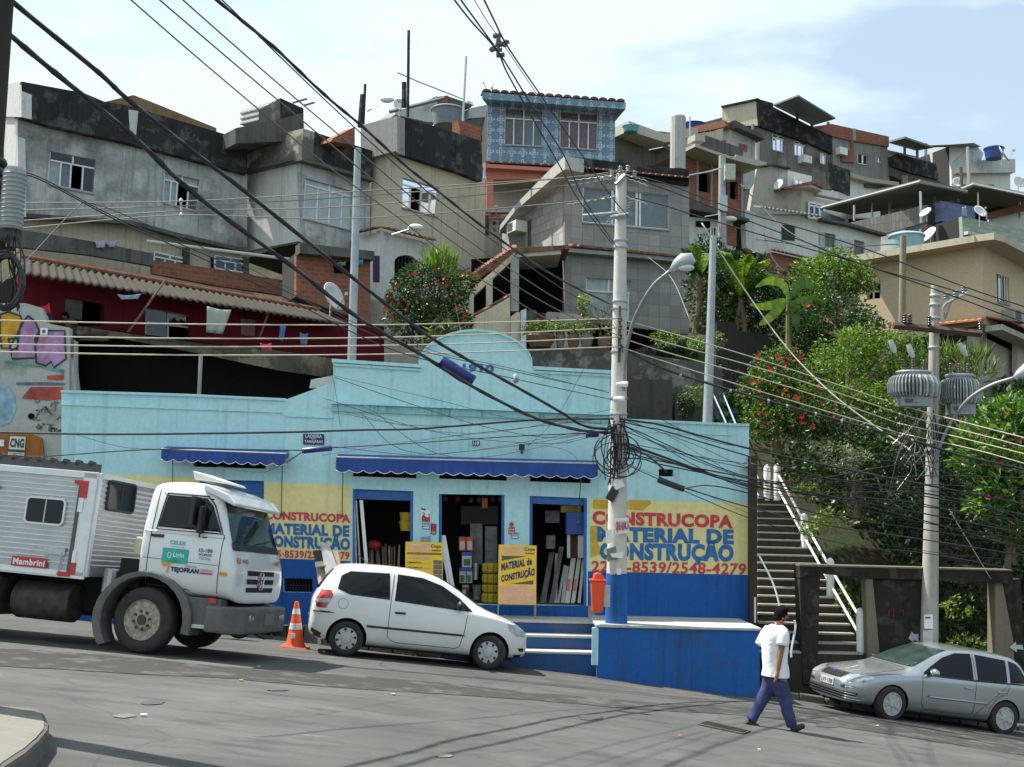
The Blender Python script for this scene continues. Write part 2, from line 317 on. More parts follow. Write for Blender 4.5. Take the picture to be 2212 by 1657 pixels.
# strip of newer asphalt and repair marks laid on the road
up=[(-40,1398),(140,1408),(300,1421),(492,1441),(621,1449),(800,1462),(973,1476),(1150,1495),(1398,1517),(1611,1527),(1760,1537),(1892,1552),(2050,1571),(2230,1594)]
lo=[(-40,1437),(140,1446),(300,1456),(492,1465),(621,1477),(800,1490),(973,1500),(1150,1512),(1398,1533),(1611,1545),(1760,1562),(1892,1582),(2050,1606),(2230,1634)]
m=MB(); rr=random.Random(3)
for i in range(len(up)-1):
    for k in range(6):
        t0,t1=k/6,(k+1)/6
        f=lambda P,t,j=0: (lerp(P[i][0],P[i+1][0],t),lerp(P[i][1],P[i+1][1],t)+2.*noise.noise(Vector((lerp(P[i][0],P[i+1][0],t)*.03,j*9,0))))
        m.face(gnd(*f(up,t0),.006),gnd(*f(up,t1),.006),gnd(*f(lo,t1,1),.006),gnd(*f(lo,t0,1),.006))
m.build('asphalt_repair_strip',M_patch,kind='structure')
def blot(cx,cy,rx,ry,mat,name,seed,dz=.008):
    rg=random.Random(seed); P=[]
    for k in range(18):
        a=2*math.pi*k/18; r_=1+.35*(rg.random()-.5); P.append(gnd(cx+rx*r_*math.cos(a),cy+ry*r_*math.sin(a),dz))
    m=MB(); c=gnd(cx,cy,dz)
    for k in range(18): m.face(c,P[k],P[(k+1)%18])
    return m.build(name,mat,kind='structure')
M_stain=plain('oil_stain',(.07,.07,.07),.6); M_pale=plain('worn_pale_asphalt',(.15,.147,.14),.9)
blot(1275,1549,26,6,M_stain,'road_stain',1); blot(268,1546,24,4,M_pale,'road_patch',2); blot(330,1517,26,5,M_stain,'road_stain',4)
blot(1790,1566,26,5,M_stain,'road_stain',5); blot(1690,1545,60,5,M_stain,'road_stain',6); blot(600,1490,24,2,M_stain,'road_stain',8); blot(960,1632,20,4,M_pale,'road_patch',9)
# foreground street corner
cp=[(-150,1520),(0,1523),(57,1527),(82,1529),(98,1539),(107,1558),(106,1574),(88,1596),(57,1624),(32,1640),(0,1662),(-40,1700),(-150,1760)]
P=[gnd(x,y,.17) for x,y in cp]; cen=sum(P,Vector())/len(P)
m=MB(); m.prism(P,(0,0,-.45)); m.build('corner_pavement',M_kerb,kind='structure',bevel=.035)
P2=[q.lerp(cen,.16)+Vector((0,0,.006)) for q in P]; m=MB(); m.prism(P2,(0,0,-.05)); m.build('corner_paving',M_pave,kind='structure')
# drain grate in the road beside the walking man
g=[gnd(1508,1564,.018),gnd(1606,1584,.018),gnd(1622,1578,.018),gnd(1530,1557,.018)]
dr=thing('drain_grate',g[0],'rusty slotted iron drain grate set in the asphalt behind the walking man','drain grate')
m=MB(); m.prism(g,(0,0,-.014)); m.build('frame',plain('grate_iron',(.11,.095,.08),.7,.4),dr)
m=MB()
for k in range(16):
    a=g[0].lerp(g[1],(k+.35)/16.5); b=g[3].lerp(g[2],(k+.35)/16.5); c=g[0].lerp(g[1],(k+.85)/16.5); d=g[3].lerp(g[2],(k+.85)/16.5)
    a,b=a.lerp(b,.12),a.lerp(b,.88); c,d=c.lerp(d,.12),c.lerp(d,.88); m.face(*[q+Vector((0,0,.004)) for q in (a,c,d,b)])
m.build('slots',M_darker,dr)
# hillside
def hz(x,y):
    tl=[(25,-2.9),(30.5,-2.4),(32,0),(36,2.6),(42,3.5),(47,5.5),(60,12.5),(80,19),(100,24),(160,30),(260,30)]
    tr=[(25,-3.7),(25.6,-3.6),(26.6,-2.6),(28,-1.1),(30,.4),(34,3.0),(38,4.6),(45,6.0),(60,9.5),(80,16),(100,23),(160,33),(260,33)]
    def f(T):
        if y<=T[0][0]: return T[0][1]
        for a,b in zip(T,T[1:]):
            if y<=b[0]: return lerp(a[1],b[1],(y-a[0])/(b[0]-a[0]))
        return T[-1][1]
    t=max(0,min(1,(x-4.6)/1.2)); a=f(tl); b=f(tr)+(-.085*(x-6) if y<33 else -.085*(x-6)*max(0,(45-y)/12))
    nz_=.5*noise.noise(Vector((x*.35,y*.35,1)))+.22*noise.noise(Vector((x*1.3,y*1.3,5)))
    return lerp(a,b,t)+(nz_*min(1,max(0,(y-26))/2) if y<60 else 0)
grid('hillside',fl(-70,110,240),fl(25.3,60,110)+fl(62,260,40),hz,M_soil)
# far-off ground so no edge shows
m=MB(); m.face((-900,-900,-9),(900,-900,-9),(900,900,-9),(-900,900,-9)); m.build('ground',M_soil,kind='structure')
# ---------------------------------------------------------------- the light blue builders' merchant
FS=Fr(880,1300,25.,2.)
def sheet(name,fr,px,mat,parent,off=.004,**k):
    m=MB(); m.face(*[fr.hit(x,y,off) for x,y in px]); return m.build(name,mat,parent,fix=False,**k)
def rect(x0,y0,x1,y1,sl=0.): return [(x0,y0),(x1,y0+sl*(x1-x0)),(x1,y1+sl*(x1-x0)),(x0,y1)]
def text_on(name,s,corners,mat,parent,bold=.02,thick=0,fit=True,align=None,**k):
    "lettering stretched over 4 corner points TL,TR,BR,BL"
    cu=bpy.data.curves.new(name,'FONT'); cu.body=s; cu.offset=bold; cu.space_character=1.08; cu.resolution_u=3; o=bpy.data.objects.new('t',cu); COL.objects.link(o)
    dg=bpy.context.evaluated_depsgraph_get(); me=o.evaluated_get(dg).to_mesh(); V=[v.co.copy() for v in me.vertices]; Fc=[tuple(p.vertices) for p in me.polygons]
    o.evaluated_get(dg).to_mesh_clear(); bpy.data.objects.remove(o)
    if not V: return None
    x0=min(v.x for v in V);x1=max(v.x for v in V);y0=min(v.y for v in V);y1=max(v.y for v in V)
    if not fit: y0,y1=-.2,.8
    TL,TR,BR,BL=corners; m=MB()
    m.add([TL.lerp(TR,(v.x-x0)/(x1-x0)).lerp(BL.lerp(BR,(v.x-x0)/(x1-x0)),1-(v.y-y0)/(y1-y0)) for v in V],Fc)
    return m.build(name,mat,parent,fix=False,**k)
def text_px(name,s,fr,px,mat,parent,off=.01,**k): return text_on(name,s,[fr.hit(x,y,off) for x,y in px],mat,parent,**k)
shop=thing('builders_merchant_shop',FS.o,'light blue single-storey shop with arched parapet dated 1910 and yellow and deep blue painted bands','shop building')
arch=[(910,797)]+[(1027+124*math.cos(t),790-78*math.sin(t)) for t in [math.pi-.15-(math.pi-.3)*i/20 for i in range(21)]]+[(1151,797)]
outer=[(131,1352),(133,845),(400,853),(618,863),(719,826),(720,779)]+arch+[(1318,804),(1319,904),(1618,918),(1619,1352)]
H1=rect(418,989,574,1008,.03); H2=rect(762,1013,899,1029,.03); H3=rect(949,1018,1095,1034,.03); H4=rect(1145,1023,1276,1040,.03)
D0=[(430,1035),(570,1039),(570,1349),(430,1349)]
D1=[(762,1056),(893,1061),(891,1303),(761,1300)]; D2=[(948,1067),(1090,1069),(1089,1306),(947,1303)]; D3=[(1144,1071),(1268,1076),(1267,1309),(1143,1306)]
V1=rect(1423,1013,1455,1029,.02); V2=rect(612,1249,675,1279,.02)
m=MB(); m.holed(FS,outer,[H1,H2,H3,H4,D0,D1,D2,D3,V1,V2],.28); m.build('wall',M_blue,shop)
# painted bands
YB=[(231,1024),(430,1032),(430,1205),(231,1198)]; YL=[(571,1041),(758,1048),(757,1212),(571,1205)]; YR=[(1275,1077),(1618,1087),(1618,1242),(1274,1234)]
for px in (YB,YL,YR): sheet('yellow_paint_band',FS,px,M_yel,shop)
for px in ([(133,1195),(430,1205),(430,1349),(131,1349)],):sheet('deep_blue_paint_band',FS,px,M_dblue,shop,.003)
ml=MB(); ml.holed(FS,[(571,1205),(757,1212),(757,1349),(571,1349)],[V2],.003,.006); ml.build('deep_blue_paint_band',M_dblue,shop)
sheet('deep_blue_paint_band',FS,[(1270,1234),(1618,1242),(1618,1349),(1270,1349)],M_dblue,shop)
sheet('deep_blue_paint_band',FS,[(758,1304),(1270,1309),(1270,1345),(758,1342)],M_dblue,shop,.016)
for px in ([(1281,1079),(1356,1082),(1356,1101),(1281,1099)],[(1358,1080),(1404,1081),(1407,1088),(1397,1095),(1390,1103),(1358,1101)],[(1275,1136),(1291,1136),(1289,1168),(1302,1196),(1275,1205)]): sheet('ochre_paint_patch',FS,px,M_yel2,shop,.007)
# lettering
T=lambda s,px,m_,b=.035: text_px('painted_lettering',s,FS,px,m_,shop,.011,bold=b)
T('CONSTRUCOPA',[(1279,1103),(1584,1113),(1583,1142),(1280,1133)],M_red,.055); T('MATERIAL DE',[(1290,1137),(1585,1144),(1585,1176),(1290,1170)],M_lblue,.06)
T('CONSTRUÇÃO',[(1295,1164),(1586,1168),(1584,1222),(1295,1217)],M_lblue,.06); T('2255-8539/2548-4279',[(1278,1211),(1613,1217),(1610,1243),(1278,1236)],M_red,.03)
T('CONSTRUCOPA',[(572,1103),(757,1111),(757,1130),(572,1122)],M_red,.055); T('MATERIAL DE',[(572,1129),(755,1135),(755,1160),(572,1153)],M_lblue,.06)
T('CONSTRUÇÃO',[(572,1150),(757,1157),(756,1195),(572,1186)],M_lblue,.06); T('2255·8539/2548-4279',[(566,1187),(755,1192),(755,1209),(566,1204)],M_red,.035)
T('CONSTRUCOPA',[(240,1078),(424,1086),(424,1112),(240,1104)],M_red,.055); T('MATERIAL DE',[(240,1112),(424,1119),(424,1143),(240,1136)],M_lblue,.06); T('CONSTRUÇÃO',[(240,1138),(424,1145),(424,1183),(240,1176)],M_lblue,.06)
T('1910',[(1000,785),(1068,788),(1066,806),(998,803)],M_lblue,.05)
# mouldings
def strip(name,fr,px,mat,parent,n0=0,n1=.05,h=.05,**k):
    "projecting moulding that follows a pixel polyline"
    m=MB()
    for a,b in zip(px,px[1:]):
        A=fr.hit(*a);B=fr.hit(*b); m.hexa([A+fr.n*n1-Vector((0,0,h)),B+fr.n*n1-Vector((0,0,h)),B+fr.n*n0-Vector((0,0,h)),A+fr.n*n0-Vector((0,0,h)),A+fr.n*n1,B+fr.n*n1,B+fr.n*n0,A+fr.n*n0])
    return m.build(name,mat,parent,**k)
strip('cornice',FS,[(133,843),(400,851),(617,861)],M_blue,shop,-.3,.05,.05); strip('cornice',FS,[(133,872),(609,889)],M_blue,shop,.001,.03,.03); strip('cornice',FS,[(617,897),(719,901)],M_blue,shop,.001,.03,.03)
strip('cornice',FS,[(718,776),(909,788)],M_blue,shop,-.3,.09,.07); strip('cornice',FS,[(721,785),(909,797)],M_blue,shop,.001,.05,.05); strip('cornice',FS,[(1152,792),(1319,801)],M_blue,shop,-.3,.09,.07); strip('cornice',FS,[(1152,801),(1319,809)],M_blue,shop,.001,.05,.05)
strip('arch_moulding',FS,arch[1:-1],M_blue,shop,-.3,.07,.045)
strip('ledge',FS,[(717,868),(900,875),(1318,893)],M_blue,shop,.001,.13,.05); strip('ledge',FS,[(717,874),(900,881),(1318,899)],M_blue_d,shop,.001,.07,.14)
strip('cornice',FS,[(1355,905),(1618,916)],M_blue,shop,-.3,.05,.05); strip('cornice',FS,[(1355,928),(1580,938)],M_blue,shop,.001,.025,.03)
# shell and interior
def shell(fr,outer,depth,mat,parent,name='building_body',t=.28,sc=.985,inmat=None):
    P=[fr.hit(*q) for q in outer]; c=sum(P,Vector())/len(P); P=[c+(q-c)*sc-fr.n*(t-.01) for q in P]
    m=MB(); m.prism(P,-fr.n*depth,cap0=False); return m.build(name,mat,parent)
shell(FS,[(135,1350),(135,1010),(620,1000),(700,1000),(1318,1012),(1480,1060),(1480,1350)],4.2,M_dark,shop,'interior_shell')  # unseen body kept low and short so its shadow misses the stairway
a,b=FS.hit(745,1302.5),FS.hit(1285,1309); m=MB(); m.hexa([a+FS.n*.01+Vector((0,0,-.3)),b+FS.n*.01+Vector((0,0,-.3)),b-FS.n*4-Vector((0,0,.3)),a-FS.n*4-Vector((0,0,.3)),a+FS.n*.01,b+FS.n*.01,b-FS.n*4,a-FS.n*4]); m.build('shop_floor',M_conc,shop)
# transom grilles, roller shutters, frames
for H in (H1,H2,H3,H4,V1,V2):
    m=MB(); (x0,y0),(x1,y1),_,(x3,y3)=H; nb=max(5,int((x1-x0)/7))
    for i in range(1,nb):
        t=i/nb; A=FS.hit(lerp(x0,x1,t),lerp(y0,y1,t),-.10); B=FS.hit(lerp(x0,x1,t),lerp(y3,y3+(y1-y0),t),-.10); m.tube([A,B],.012,4)
    A=[FS.hit(x,y,-.11) for x,y in H]; m.tube([A[0].lerp(A[3],.5),A[1].lerp(A[2],.5)],.012,4)
    m.build('transom_grille',plain('navy_ironwork',(.012,.02,.05),.6),shop)
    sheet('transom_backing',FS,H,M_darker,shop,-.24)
M_shut=plain('shutter_blue',(.028,.13,.38),.5,var=.15)
def slats(fr,px,off,mat,parent,name,pitch=.09):
    A=[fr.hit(x,y,off) for x,y in px]; m=MB(); n=max(1,int((A[0]-A[3]).length/pitch))
    for i in range(n):
        a=A[0].lerp(A[3],i/n);b=A[1].lerp(A[2],i/n);c=A[1].lerp(A[2],(i+.5)/n);d=A[0].lerp(A[3],(i+.5)/n);e=A[1].lerp(A[2],(i+1)/n);f=A[0].lerp(A[3],(i+1)/n)
        m.face(a,b,c+fr.n*.018,d+fr.n*.018); m.face(d+fr.n*.018,c+fr.n*.018,e,f)
    return m.build(name,mat,parent,fix=False)
slats(FS,D0,-.12,M_shut,shop,'roller_shutter'); slats(FS,[(762,1056),(893,1061),(893,1082),(762,1078)],-.10,M_shut,shop,'roller_shutter'); slats(FS,[(1144,1071),(1268,1076),(1268,1092),(1144,1088)],-.10,M_shut,shop,'roller_shutter')
for D in (D1,D2,D3):
    A=[FS.hit(x,y,-.03) for x,y in D]
    for a,b,e in ((A[3],A[0],.06),(A[1],A[2],-.06)): m=MB(); m.prism([a,a+e*FS.u,b+e*FS.u,b],-FS.n*.1); m.build('door_jamb',M_shut,shop)
# awnings
def awning(p0,p1,label,n,drop=.24):
    A=FS.hit(*p0,.0);B=FS.hit(*p1,.0); t=thing('awning',A,label,'awning','blue scalloped awnings over the shop front'); fo=FS.n*.42
    m=MB(); dz=Vector((0,0,-.05)); a2,b2=A+fo+dz,B+fo+dz; w=(B-A)
    m.face(A+Vector((0,0,.03)),B+Vector((0,0,.03)),b2,a2)
    m.face(A,a2,a2+Vector((0,0,-.12)),A+Vector((0,0,-.1))); m.face(B,b2,b2+Vector((0,0,-.12)),B+Vector((0,0,-.1)))
    m.build('canopy',M_fabric_b,t,fix=False)
    m=MB(); K=n*6
    for i in range(K):
        f=lambda i: -drop-.055*abs(math.sin(math.pi*i/6)); wob=lambda i:.012*math.sin(i*1.7)
        q=lambda i,z: a2+w*(i/K)+Vector((0,0,z))+FS.n*(wob(i) if z<-.1 else 0)
        m.face(q(i,0),q(i+1,0),q(i+1,f(i+1)),q(i,f(i)))
    v=m.build('valance',M_fabric_b,t,fix=False)
    m=MB(); m.tube([a2+w*(i/K)+Vector((0,0,-drop-.055*abs(math.sin(math.pi*i/6))))+FS.n*(.006+.012*math.sin(i*1.7)) for i in range(K+1)],.007,4); m.build('white_piping',M_white,v)
    m=MB(); m.tube([a2,b2],.018,6); m.tube([A,a2],.014,5); m.tube([B,b2],.014,5); m.build('frame',M_steel,t)
    return t
awning((360,967),(624,977),'small blue scalloped awning above the closed shutter behind the truck cab',10,.20)
awning((731,984),(1287,998),'long blue scalloped awning stretched over the three open shop doorways',19,.26)
# crank rods hanging from the awnings
for (x0,y0,x1,y1,lb) in ((373,990,373,1058,'thin green awning crank rod just left of the blue roller shutter'),(610,992,608,1112,'thin green awning crank rod in front of the left yellow painted sign'),(741,1010,739,1115,'thin green awning crank rod beside the first open doorway'),(1256,1020,1248,1128,'thin green awning crank rod hanging between middle and right doorways')):
    m=MB(); a=FS.hit(x0,y0,.2); b=FS.hit(x1,y1,.1); m.tube([a,b],.011,5); m.box(b-Vector((.03,.03,.02)),b+Vector((.03,.03,.03))); m.build('awning_crank_rod',plain('green_rod',(.03,.10,.06),.5),label=lb,cat='crank rod',group='awning crank rods')
# stickers and plates
def plate(name,px,fr,off,base,label,cat,texts=(),parent=None,th=.012,group=None,border=None,extra=()):
    P=[fr.hit(x,y,off) for x,y in px]; t=thing(name,P[3],label,cat,group); m=MB(); m.prism([q for q in P],-fr.n*th); m.build('panel',base,t)
    def sub(a,b,c,d,o=.003): # fractional rect on plate
        q=lambda u,v:P[0].lerp(P[1],u).lerp(P[3].lerp(P[2],u),v)+fr.n*o
        return [q(a,b),q(c,b),q(c,d),q(a,d)]
    for (s,a,b,c,d,mt,bo) in texts: text_on('lettering',s,sub(a,b,c,d,.006),mt,t,bold=bo)
    for (a,b,c,d,mt) in extra: mm=MB(); mm.face(*sub(a,b,c,d,.003)); mm.build('printed_block',mt,t,fix=False)
    return t
M_redp=plain('red_print',(.50,.03,.03),.5); M_cyanp=plain('cyan_print',(.03,.25,.50),.4); M_navy=plain('navy_print',(.015,.02,.10),.5); M_yelp=plain('yellow_sign_paint',(.80,.50,.02),.5,var=.05); M_pinkp=plain('faded_pink_print',(.72,.38,.36),.6); M_greyp=plain('grey_print',(.09,.08,.07),.6); M_ink=plain('black_ink',(.02,.02,.02),.6)
FPn=FS
plate('poster',[(910,1097),(930,1103),(930,1128),(910,1127)],FS,.014,M_white,'torn red and white poster high on the pillar right of the first doorway','poster',[('2 1',.1,.3,.9,.6,M_ink,.03)],extra=[(.05,.6,.95,1,M_redp),(.0,.0,.5,.12,M_ink)])
plate('sticker',[(912,1130),(929,1131),(929,1144),(912,1143)],FS,.014,M_cyanp,'blue and white oval sticker on the pillar below the torn poster','sticker',[('Real',.1,.1,.9,.5,M_white,.02)],extra=[(0.1,.6,.9,.85,M_white)])
plate('sticker',[(931,1131),(943,1132),(942,1155),(931,1154)],FS,.014,M_navy,'narrow dark sticker strip with red and orange card marks on the pillar edge','sticker',extra=[(.15,.08,.85,.3,M_redp),(.15,.38,.85,.6,M_redp),(.15,.68,.85,.92,M_yel2)])
plate('sticker',[(909,1160),(930,1158),(930,1172),(909,1171)],FS,.014,plain('lilac_print',(.25,.3,.65),.5),'lilac sticker with orange swirl just above the promotion board','sticker',extra=[(.1,.5,.7,.9,M_yel2)])
plate('sticker',[(1099,1139),(1112,1139),(1112,1154),(1098,1154)],FS,.014,M_redp,'square red sticker with white lines on the pillar right of the middle doorway','sticker',[('NÃO TEM',.1,.15,.9,.45,M_white,.02),('BOLINHA',.1,.55,.9,.85,M_white,.02)])
mm=MB(); c=FS.hit(1105,1133,.012); mm.prism([c+FS.u*.045*math.cos(a*.314)+Vector((0,0,.045*math.sin(a*.314))) for a in range(20)],FS.n*.006); mm.build('round_sticker',M_redp,label='small round red sticker above the square red one on the pillar',cat='sticker')
plate('sticker',[(1105,1151),(1120,1151),(1120,1164),(1105,1164)],FS,.014,M_cyanp,'blue and white oval sticker on the pillar below the square red sticker','sticker',[('Real',.1,.1,.9,.5,M_white,.02)],extra=[(.1,.6,.9,.85,M_white)])
plate('street_name_plate',[(655,937),(700,938),(700,961),(655,960)],FS,.03,M_navy,'dark blue enamel street name plate with white letters above the splice','street sign',[('LADEIRA',.1,.06,.9,.38,M_white,.01),('DOS',.4,.42,.6,.55,M_white,.0),('TABAJARAS',.06,.58,.94,.92,M_white,.01)])
plate('house_number_plate',[(1020,952),(1036,952),(1036,962),(1020,962)],FS,.03,M_navy,'small dark house number plate reading 168 on the light blue wall','number plate',[('168',.1,.12,.9,.88,M_white,.02)])
# porch light with black bracket and cable
t=thing('wall_floodlight',FS.hit(1128,972),'small dark floodlight on a bracket fixed above the long awning','floodlight'); m=MB(); a=FS.hit(1128,968,.0); m.tube([a,a+FS.n*.15],.012,5); m.build('bracket',M_black,t); m=MB(); m.box(a+Vector((-.07,-.26,-.06)),a+Vector((.05,-.12,.07))); m.box(a+Vector((-.03,-.22,-.13)),a+Vector((.02,-.15,-.06))); m.build('lamp_head',M_black,t,bevel=.01)
# drain pipe stub right
t=MB(); a=FS.hit(1607,1003,0); t.lathe([(.06,0),(.06,-.16),(.048,-.16),(.048,-.1)],a,14,'y'); t.build('overflow_pipe',M_white,label='short white overflow pipe stub poking from the shop wall near its right corner',cat='pipe')
# ---------------------------------------------------------------- terrace, steps
tz=gnd(1300,1345); TY=23.0
zt=at(1300,1349,TY).z; x0=at(1290,1400,TY).x; x1=at(1641,1400,TY).x; xs0=at(960,1400,TY+.5).x
ter=thing('terrace',(x0,TY,zt-1.3),'raised terrace with deep blue front wall and pale worn top beside the steps','terrace')
m=MB(); m.box((x0,TY,zt-1.75),(x1,FS.hit(1500,1300).y+.2,zt-.05)); m.build('retaining_wall',M_dblue2,ter)
m=MB(); m.box((x0-.03,TY-.035,zt-.05),(x1+.03,FS.hit(1500,1300).y-.02,zt)); m.build('top_slab',M_concl,ter,bevel=.008)
zc=at(1200,1338,24.1).z
st=thing('shop_steps',(xs0,TY+.3,zt-1),'three wide blue painted steps with white edged treads leading up to the shop','steps')
hs=[(24.05,at(1200,1341,24.05).z),(23.66,at(1200,1372,23.66).z),(23.27,at(1200,1407,23.27).z)]
for i,(y,z) in enumerate(hs):
    m=MB(); yb=FS.hit(1200,1300).y-.03 if i==0 else hs[i-1][0]+.02; m.box((xs0-(2.2 if i==0 else 0),y,z-1.2+i*.05),(x0-.004,yb,z-.045)); m.build('riser',wall('step_blue_paint',(.035,.085,.22),(.13,.13,.12),.55,.35,1.4,bm=.3),st)
    m=MB(); m.box((xs0-(2.2 if i==0 else 0),y-.02,z-.045),(x0-.006,yb,z)); m.build('tread',M_concl,st,bevel=.006)
m=MB(); m.box((x0-.10,TY-.012,zt-.75),(x0+.02,TY+.06,zt-.06)); m.build('corner_trim',M_blue,st)
# ---------------------------------------------------------------- hillside houses
def cc(x0,y0,k=.35162): return lambda *a: [(x0+x*k,y0+y*k) for x,y in zip(a[::2],a[1::2])]
c1=cc(0,155.3); c2=cc(699,155.3); c3=cc(1435.3,155.3); c6=cc(994,46.6,.2344); c7=cc(994,466,.1875); c8=cc(1460.2,295.1,.1875); c9=cc(1825.2,295.1,.1875); c5=cc(1435.3,660.2); dd=cc(0,0,1.)
def Wl(parent,fr,px,mat,holes=(),depth=3.,t=.22,off=0.,name='wall',body=True,inner=None):
    m=MB(); m.holed(fr,px,list(holes),t,off); o=m.build(name,mat,parent)
    if body:
        P=[fr.hit(*q) for q in px]; c=sum(P,Vector())/len(P); P=[c+(q-c)*.985+fr.n*(off-t+.01) for q in P]
        m=MB(); m.prism(P,-fr.n*depth,cap0=False); m.build('rear_body',inner or M_dark,parent)
    return o
def win(parent,fr,q,cols=(0,.5,1),top=0,glass=None,curtain=None,frame=None,w=.045,rec=.07,openc=(),name='window',sill=True,off=0.):
    "window in an opening q (TL,TR,BR,BL pixels): frame, panes, optional curtain and sill"
    P=[fr.hit(x,y,off-rec) for x,y in q]; B=lambda u,v:P[0].lerp(P[1],u).lerp(P[3].lerp(P[2],u),v)
    m=MB(); d=-fr.n*.04
    def bar(u0,v0,u1,v1,hz_):
        a,b=B(u0,v0),B(u1,v1); e=(Vector((0,0,w/2)) if hz_ else fr.u*w/2); m.hexa([a-e+d,b-e+d,b-e-d*.3,a-e-d*.3,a+e+d,b+e+d,b+e-d*.3,a+e-d*.3] if hz_ else [a-e+d,a+e+d,a+e-d*.3,a-e-d*.3,b-e+d,b+e+d,b+e-d*.3,b-e-d*.3])
    bar(0,.0,1,.0,1);bar(0,1,1,1,1);bar(0,0,0,1,0);bar(1,0,1,1,0)
    if top: bar(0,top,1,top,1); bar(.5,0,.5,top,0)
    for c in cols[1:-1]: bar(c,top,c,1,0)
    o=m.build(name,frame or M_alu,parent,fix=False)
    m=MB(); md=MB(); cells=[(cols[i],top,cols[i+1],1) for i in range(len(cols)-1)]+([(0,0,.5,top),(.5,0,1,top)] if top else [])
    for i,(a,b,c,e) in enumerate(cells):
        if i in openc: continue
        m.face(*[B(*z)+d*.5 for z in ((a,b),(c,b),(c,e),(a,e))])
    if m.v: m.build('pane',glass or M_glass,o,fix=False)
    if curtain:
        for i,(a,b,c,e) in enumerate(cells):
            if i in openc: continue
            mt=curtain[i%len(curtain)] if isinstance(curtain,(list,tuple)) else curtain
            if mt is None: continue
            mm=MB(); K=8
            for k in range(K):
                f=lambda k: lerp(a,c,k/K); g=lambda k:-fr.n*(.08+.02*(k%2)); mm.face(B(f(k),b)+g(k),B(f(k+1),b)+g(k+1),B(f(k+1),e)+g(k+1),B(f(k),e)+g(k))
            mm.build('curtain',mt,o,fix=False)
    if sill:
        A,C=fr.hit(*q[3],off),fr.hit(*q[2],off); mm=MB(); z=Vector((0,0,-.05)); mm.hexa([A+z+fr.n*.05,C+z+fr.n*.05,C+z-fr.n*.06,A+z-fr.n*.06,A+fr.n*.05,C+fr.n*.05,C-fr.n*.06,A-fr.n*.06]); mm.build('sill',M_conc,o)
    return o
def slab(parent,fr,line,n0,n1,h,mat,name='roof_slab'): return strip(name,fr,line,mat,parent,n0,n1,h)
def tiles(parent,fr,a,b,n0,n1,drop,mat,name='roof_tiles',pitch=.2,amp=.04):
    "a course of barrel tiles along pixel line a-b running back n0->n1 (rising by drop)"
    A,B=fr.hit(*a),fr.hit(*b); Ln=(B-A).length; K=max(4,int(Ln/pitch)); m=MB()
    for k in range(K):
        c=A.lerp(B,(k+.5)/K); d0=c+fr.n*n0; d1=c+fr.n*n1+Vector((0,0,drop)); r_=Ln/K*.48
        vs=[];
        for q in (d0,d1):
            for j in range(6): an=math.pi*j/5; vs.append(q+fr.u*(-r_*math.cos(an))+Vector((0,0,amp*1.6*math.sin(an))))
        m.add(vs,[(j,j+1,7+j,6+j) for j in range(5)]+[(0,5,4,3,2,1)])
    s_=Ln/K*.5; m.face(A+fr.n*n0,B+fr.n*n0,B+fr.n*n1+Vector((0,0,drop)),A+fr.n*n1+Vector((0,0,drop)))
    return m.build(name,mat,parent,fix=False,smooth=False)
def slab3(parent,pts,h,mat,name='roof',**k):
    m=MB(); m.prism(pts,(0,0,-h)); return m.build(name,mat,parent,**k)
def corr(parent,P,mat,name='roof',pitch=.18,amp=.035,th=.02,seg=6,**k):
    "corrugated sheet over quad P (TL,TR,BR,BL); waves run along P0->P3"
    L0=(P[1]-P[0]).length; K=max(6,int(L0/pitch))*seg; m=MB(); nr=(P[1]-P[0]).cross(P[3]-P[0]).normalized()
    if nr.z<0: nr=-nr
    rows=5; vs=[]
    for i in range(K+1):
        w=nr*amp*math.sin(2*math.pi*i/seg); 
        for j in range(rows+1):
            st=(j%1)*0; vs.append(P[0].lerp(P[1],i/K).lerp(P[3].lerp(P[2],i/K),j/rows)+w)
    n=rows+1; fs=[(i*n+j,i*n+j+1,(i+1)*n+j+1,(i+1)*n+j) for i in range(K) for j in range(rows)]; m.add(vs,fs)
    o=m.build(name,mat,parent,fix=False,smooth=True,**k); s_=o.modifiers.new('s','SOLIDIFY'); s_.thickness=th; return o
CUR_c=plain('cream_curtain',(.50,.44,.34),.9); CUR_g=plain('grey_curtain',(.28,.30,.31),.9); CUR_r=plain('wine_curtain',(.33,.15,.16),.9,var=.3,scale=9); CUR_b=plain('brown_curtain',(.27,.22,.16),.9,var=.3,scale=9); CUR_w=plain('white_curtain',(.7,.71,.68),.9)
# --- long grey house on the left -------------------------------------------------
FL=Fr(155,370,36.,38.)
h=thing('weathered_house',FL.hit(280,480),'long grey weathered house with blackened parapet at the upper left','house')
w1=dd(108,326,207,345,203,418,103,398); w2=dd(355,371,432,388,425,457,352,437)
Wl(h,FL,dd(38,255,290,305,534,365,534,543,373,507,281,482,40,466),M_greyw,[w1,w2],6)
win(h,FL,w1,(0,.25,.47,.73,1),.27,curtain=[CUR_w,CUR_g,None,None,None,None],openc=(2,)); win(h,FL,w2,(0,.2,.38,.7,1),.25,curtain=[CUR_w,CUR_w,None,None],openc=(2,))
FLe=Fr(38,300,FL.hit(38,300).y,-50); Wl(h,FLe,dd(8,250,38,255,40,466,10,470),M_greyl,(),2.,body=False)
m=MB(); P=[FL.hit(x,y,.30) for x,y in dd(47,176,182,201,224,219,281,229,534,304,534,376,350,327,270,307,110,272,47,253)]; m.prism(P,-FL.n*.8); m.build('parapet',M_mold,h)
FLp=Fr(47,200,FL.hit(47,200,.30).y-.01,-50); m=MB(); m.holed(FLp,dd(8,184,47,176,47,253,8,252),[],.3,.01); m.build('parapet_end',M_greyl,h)
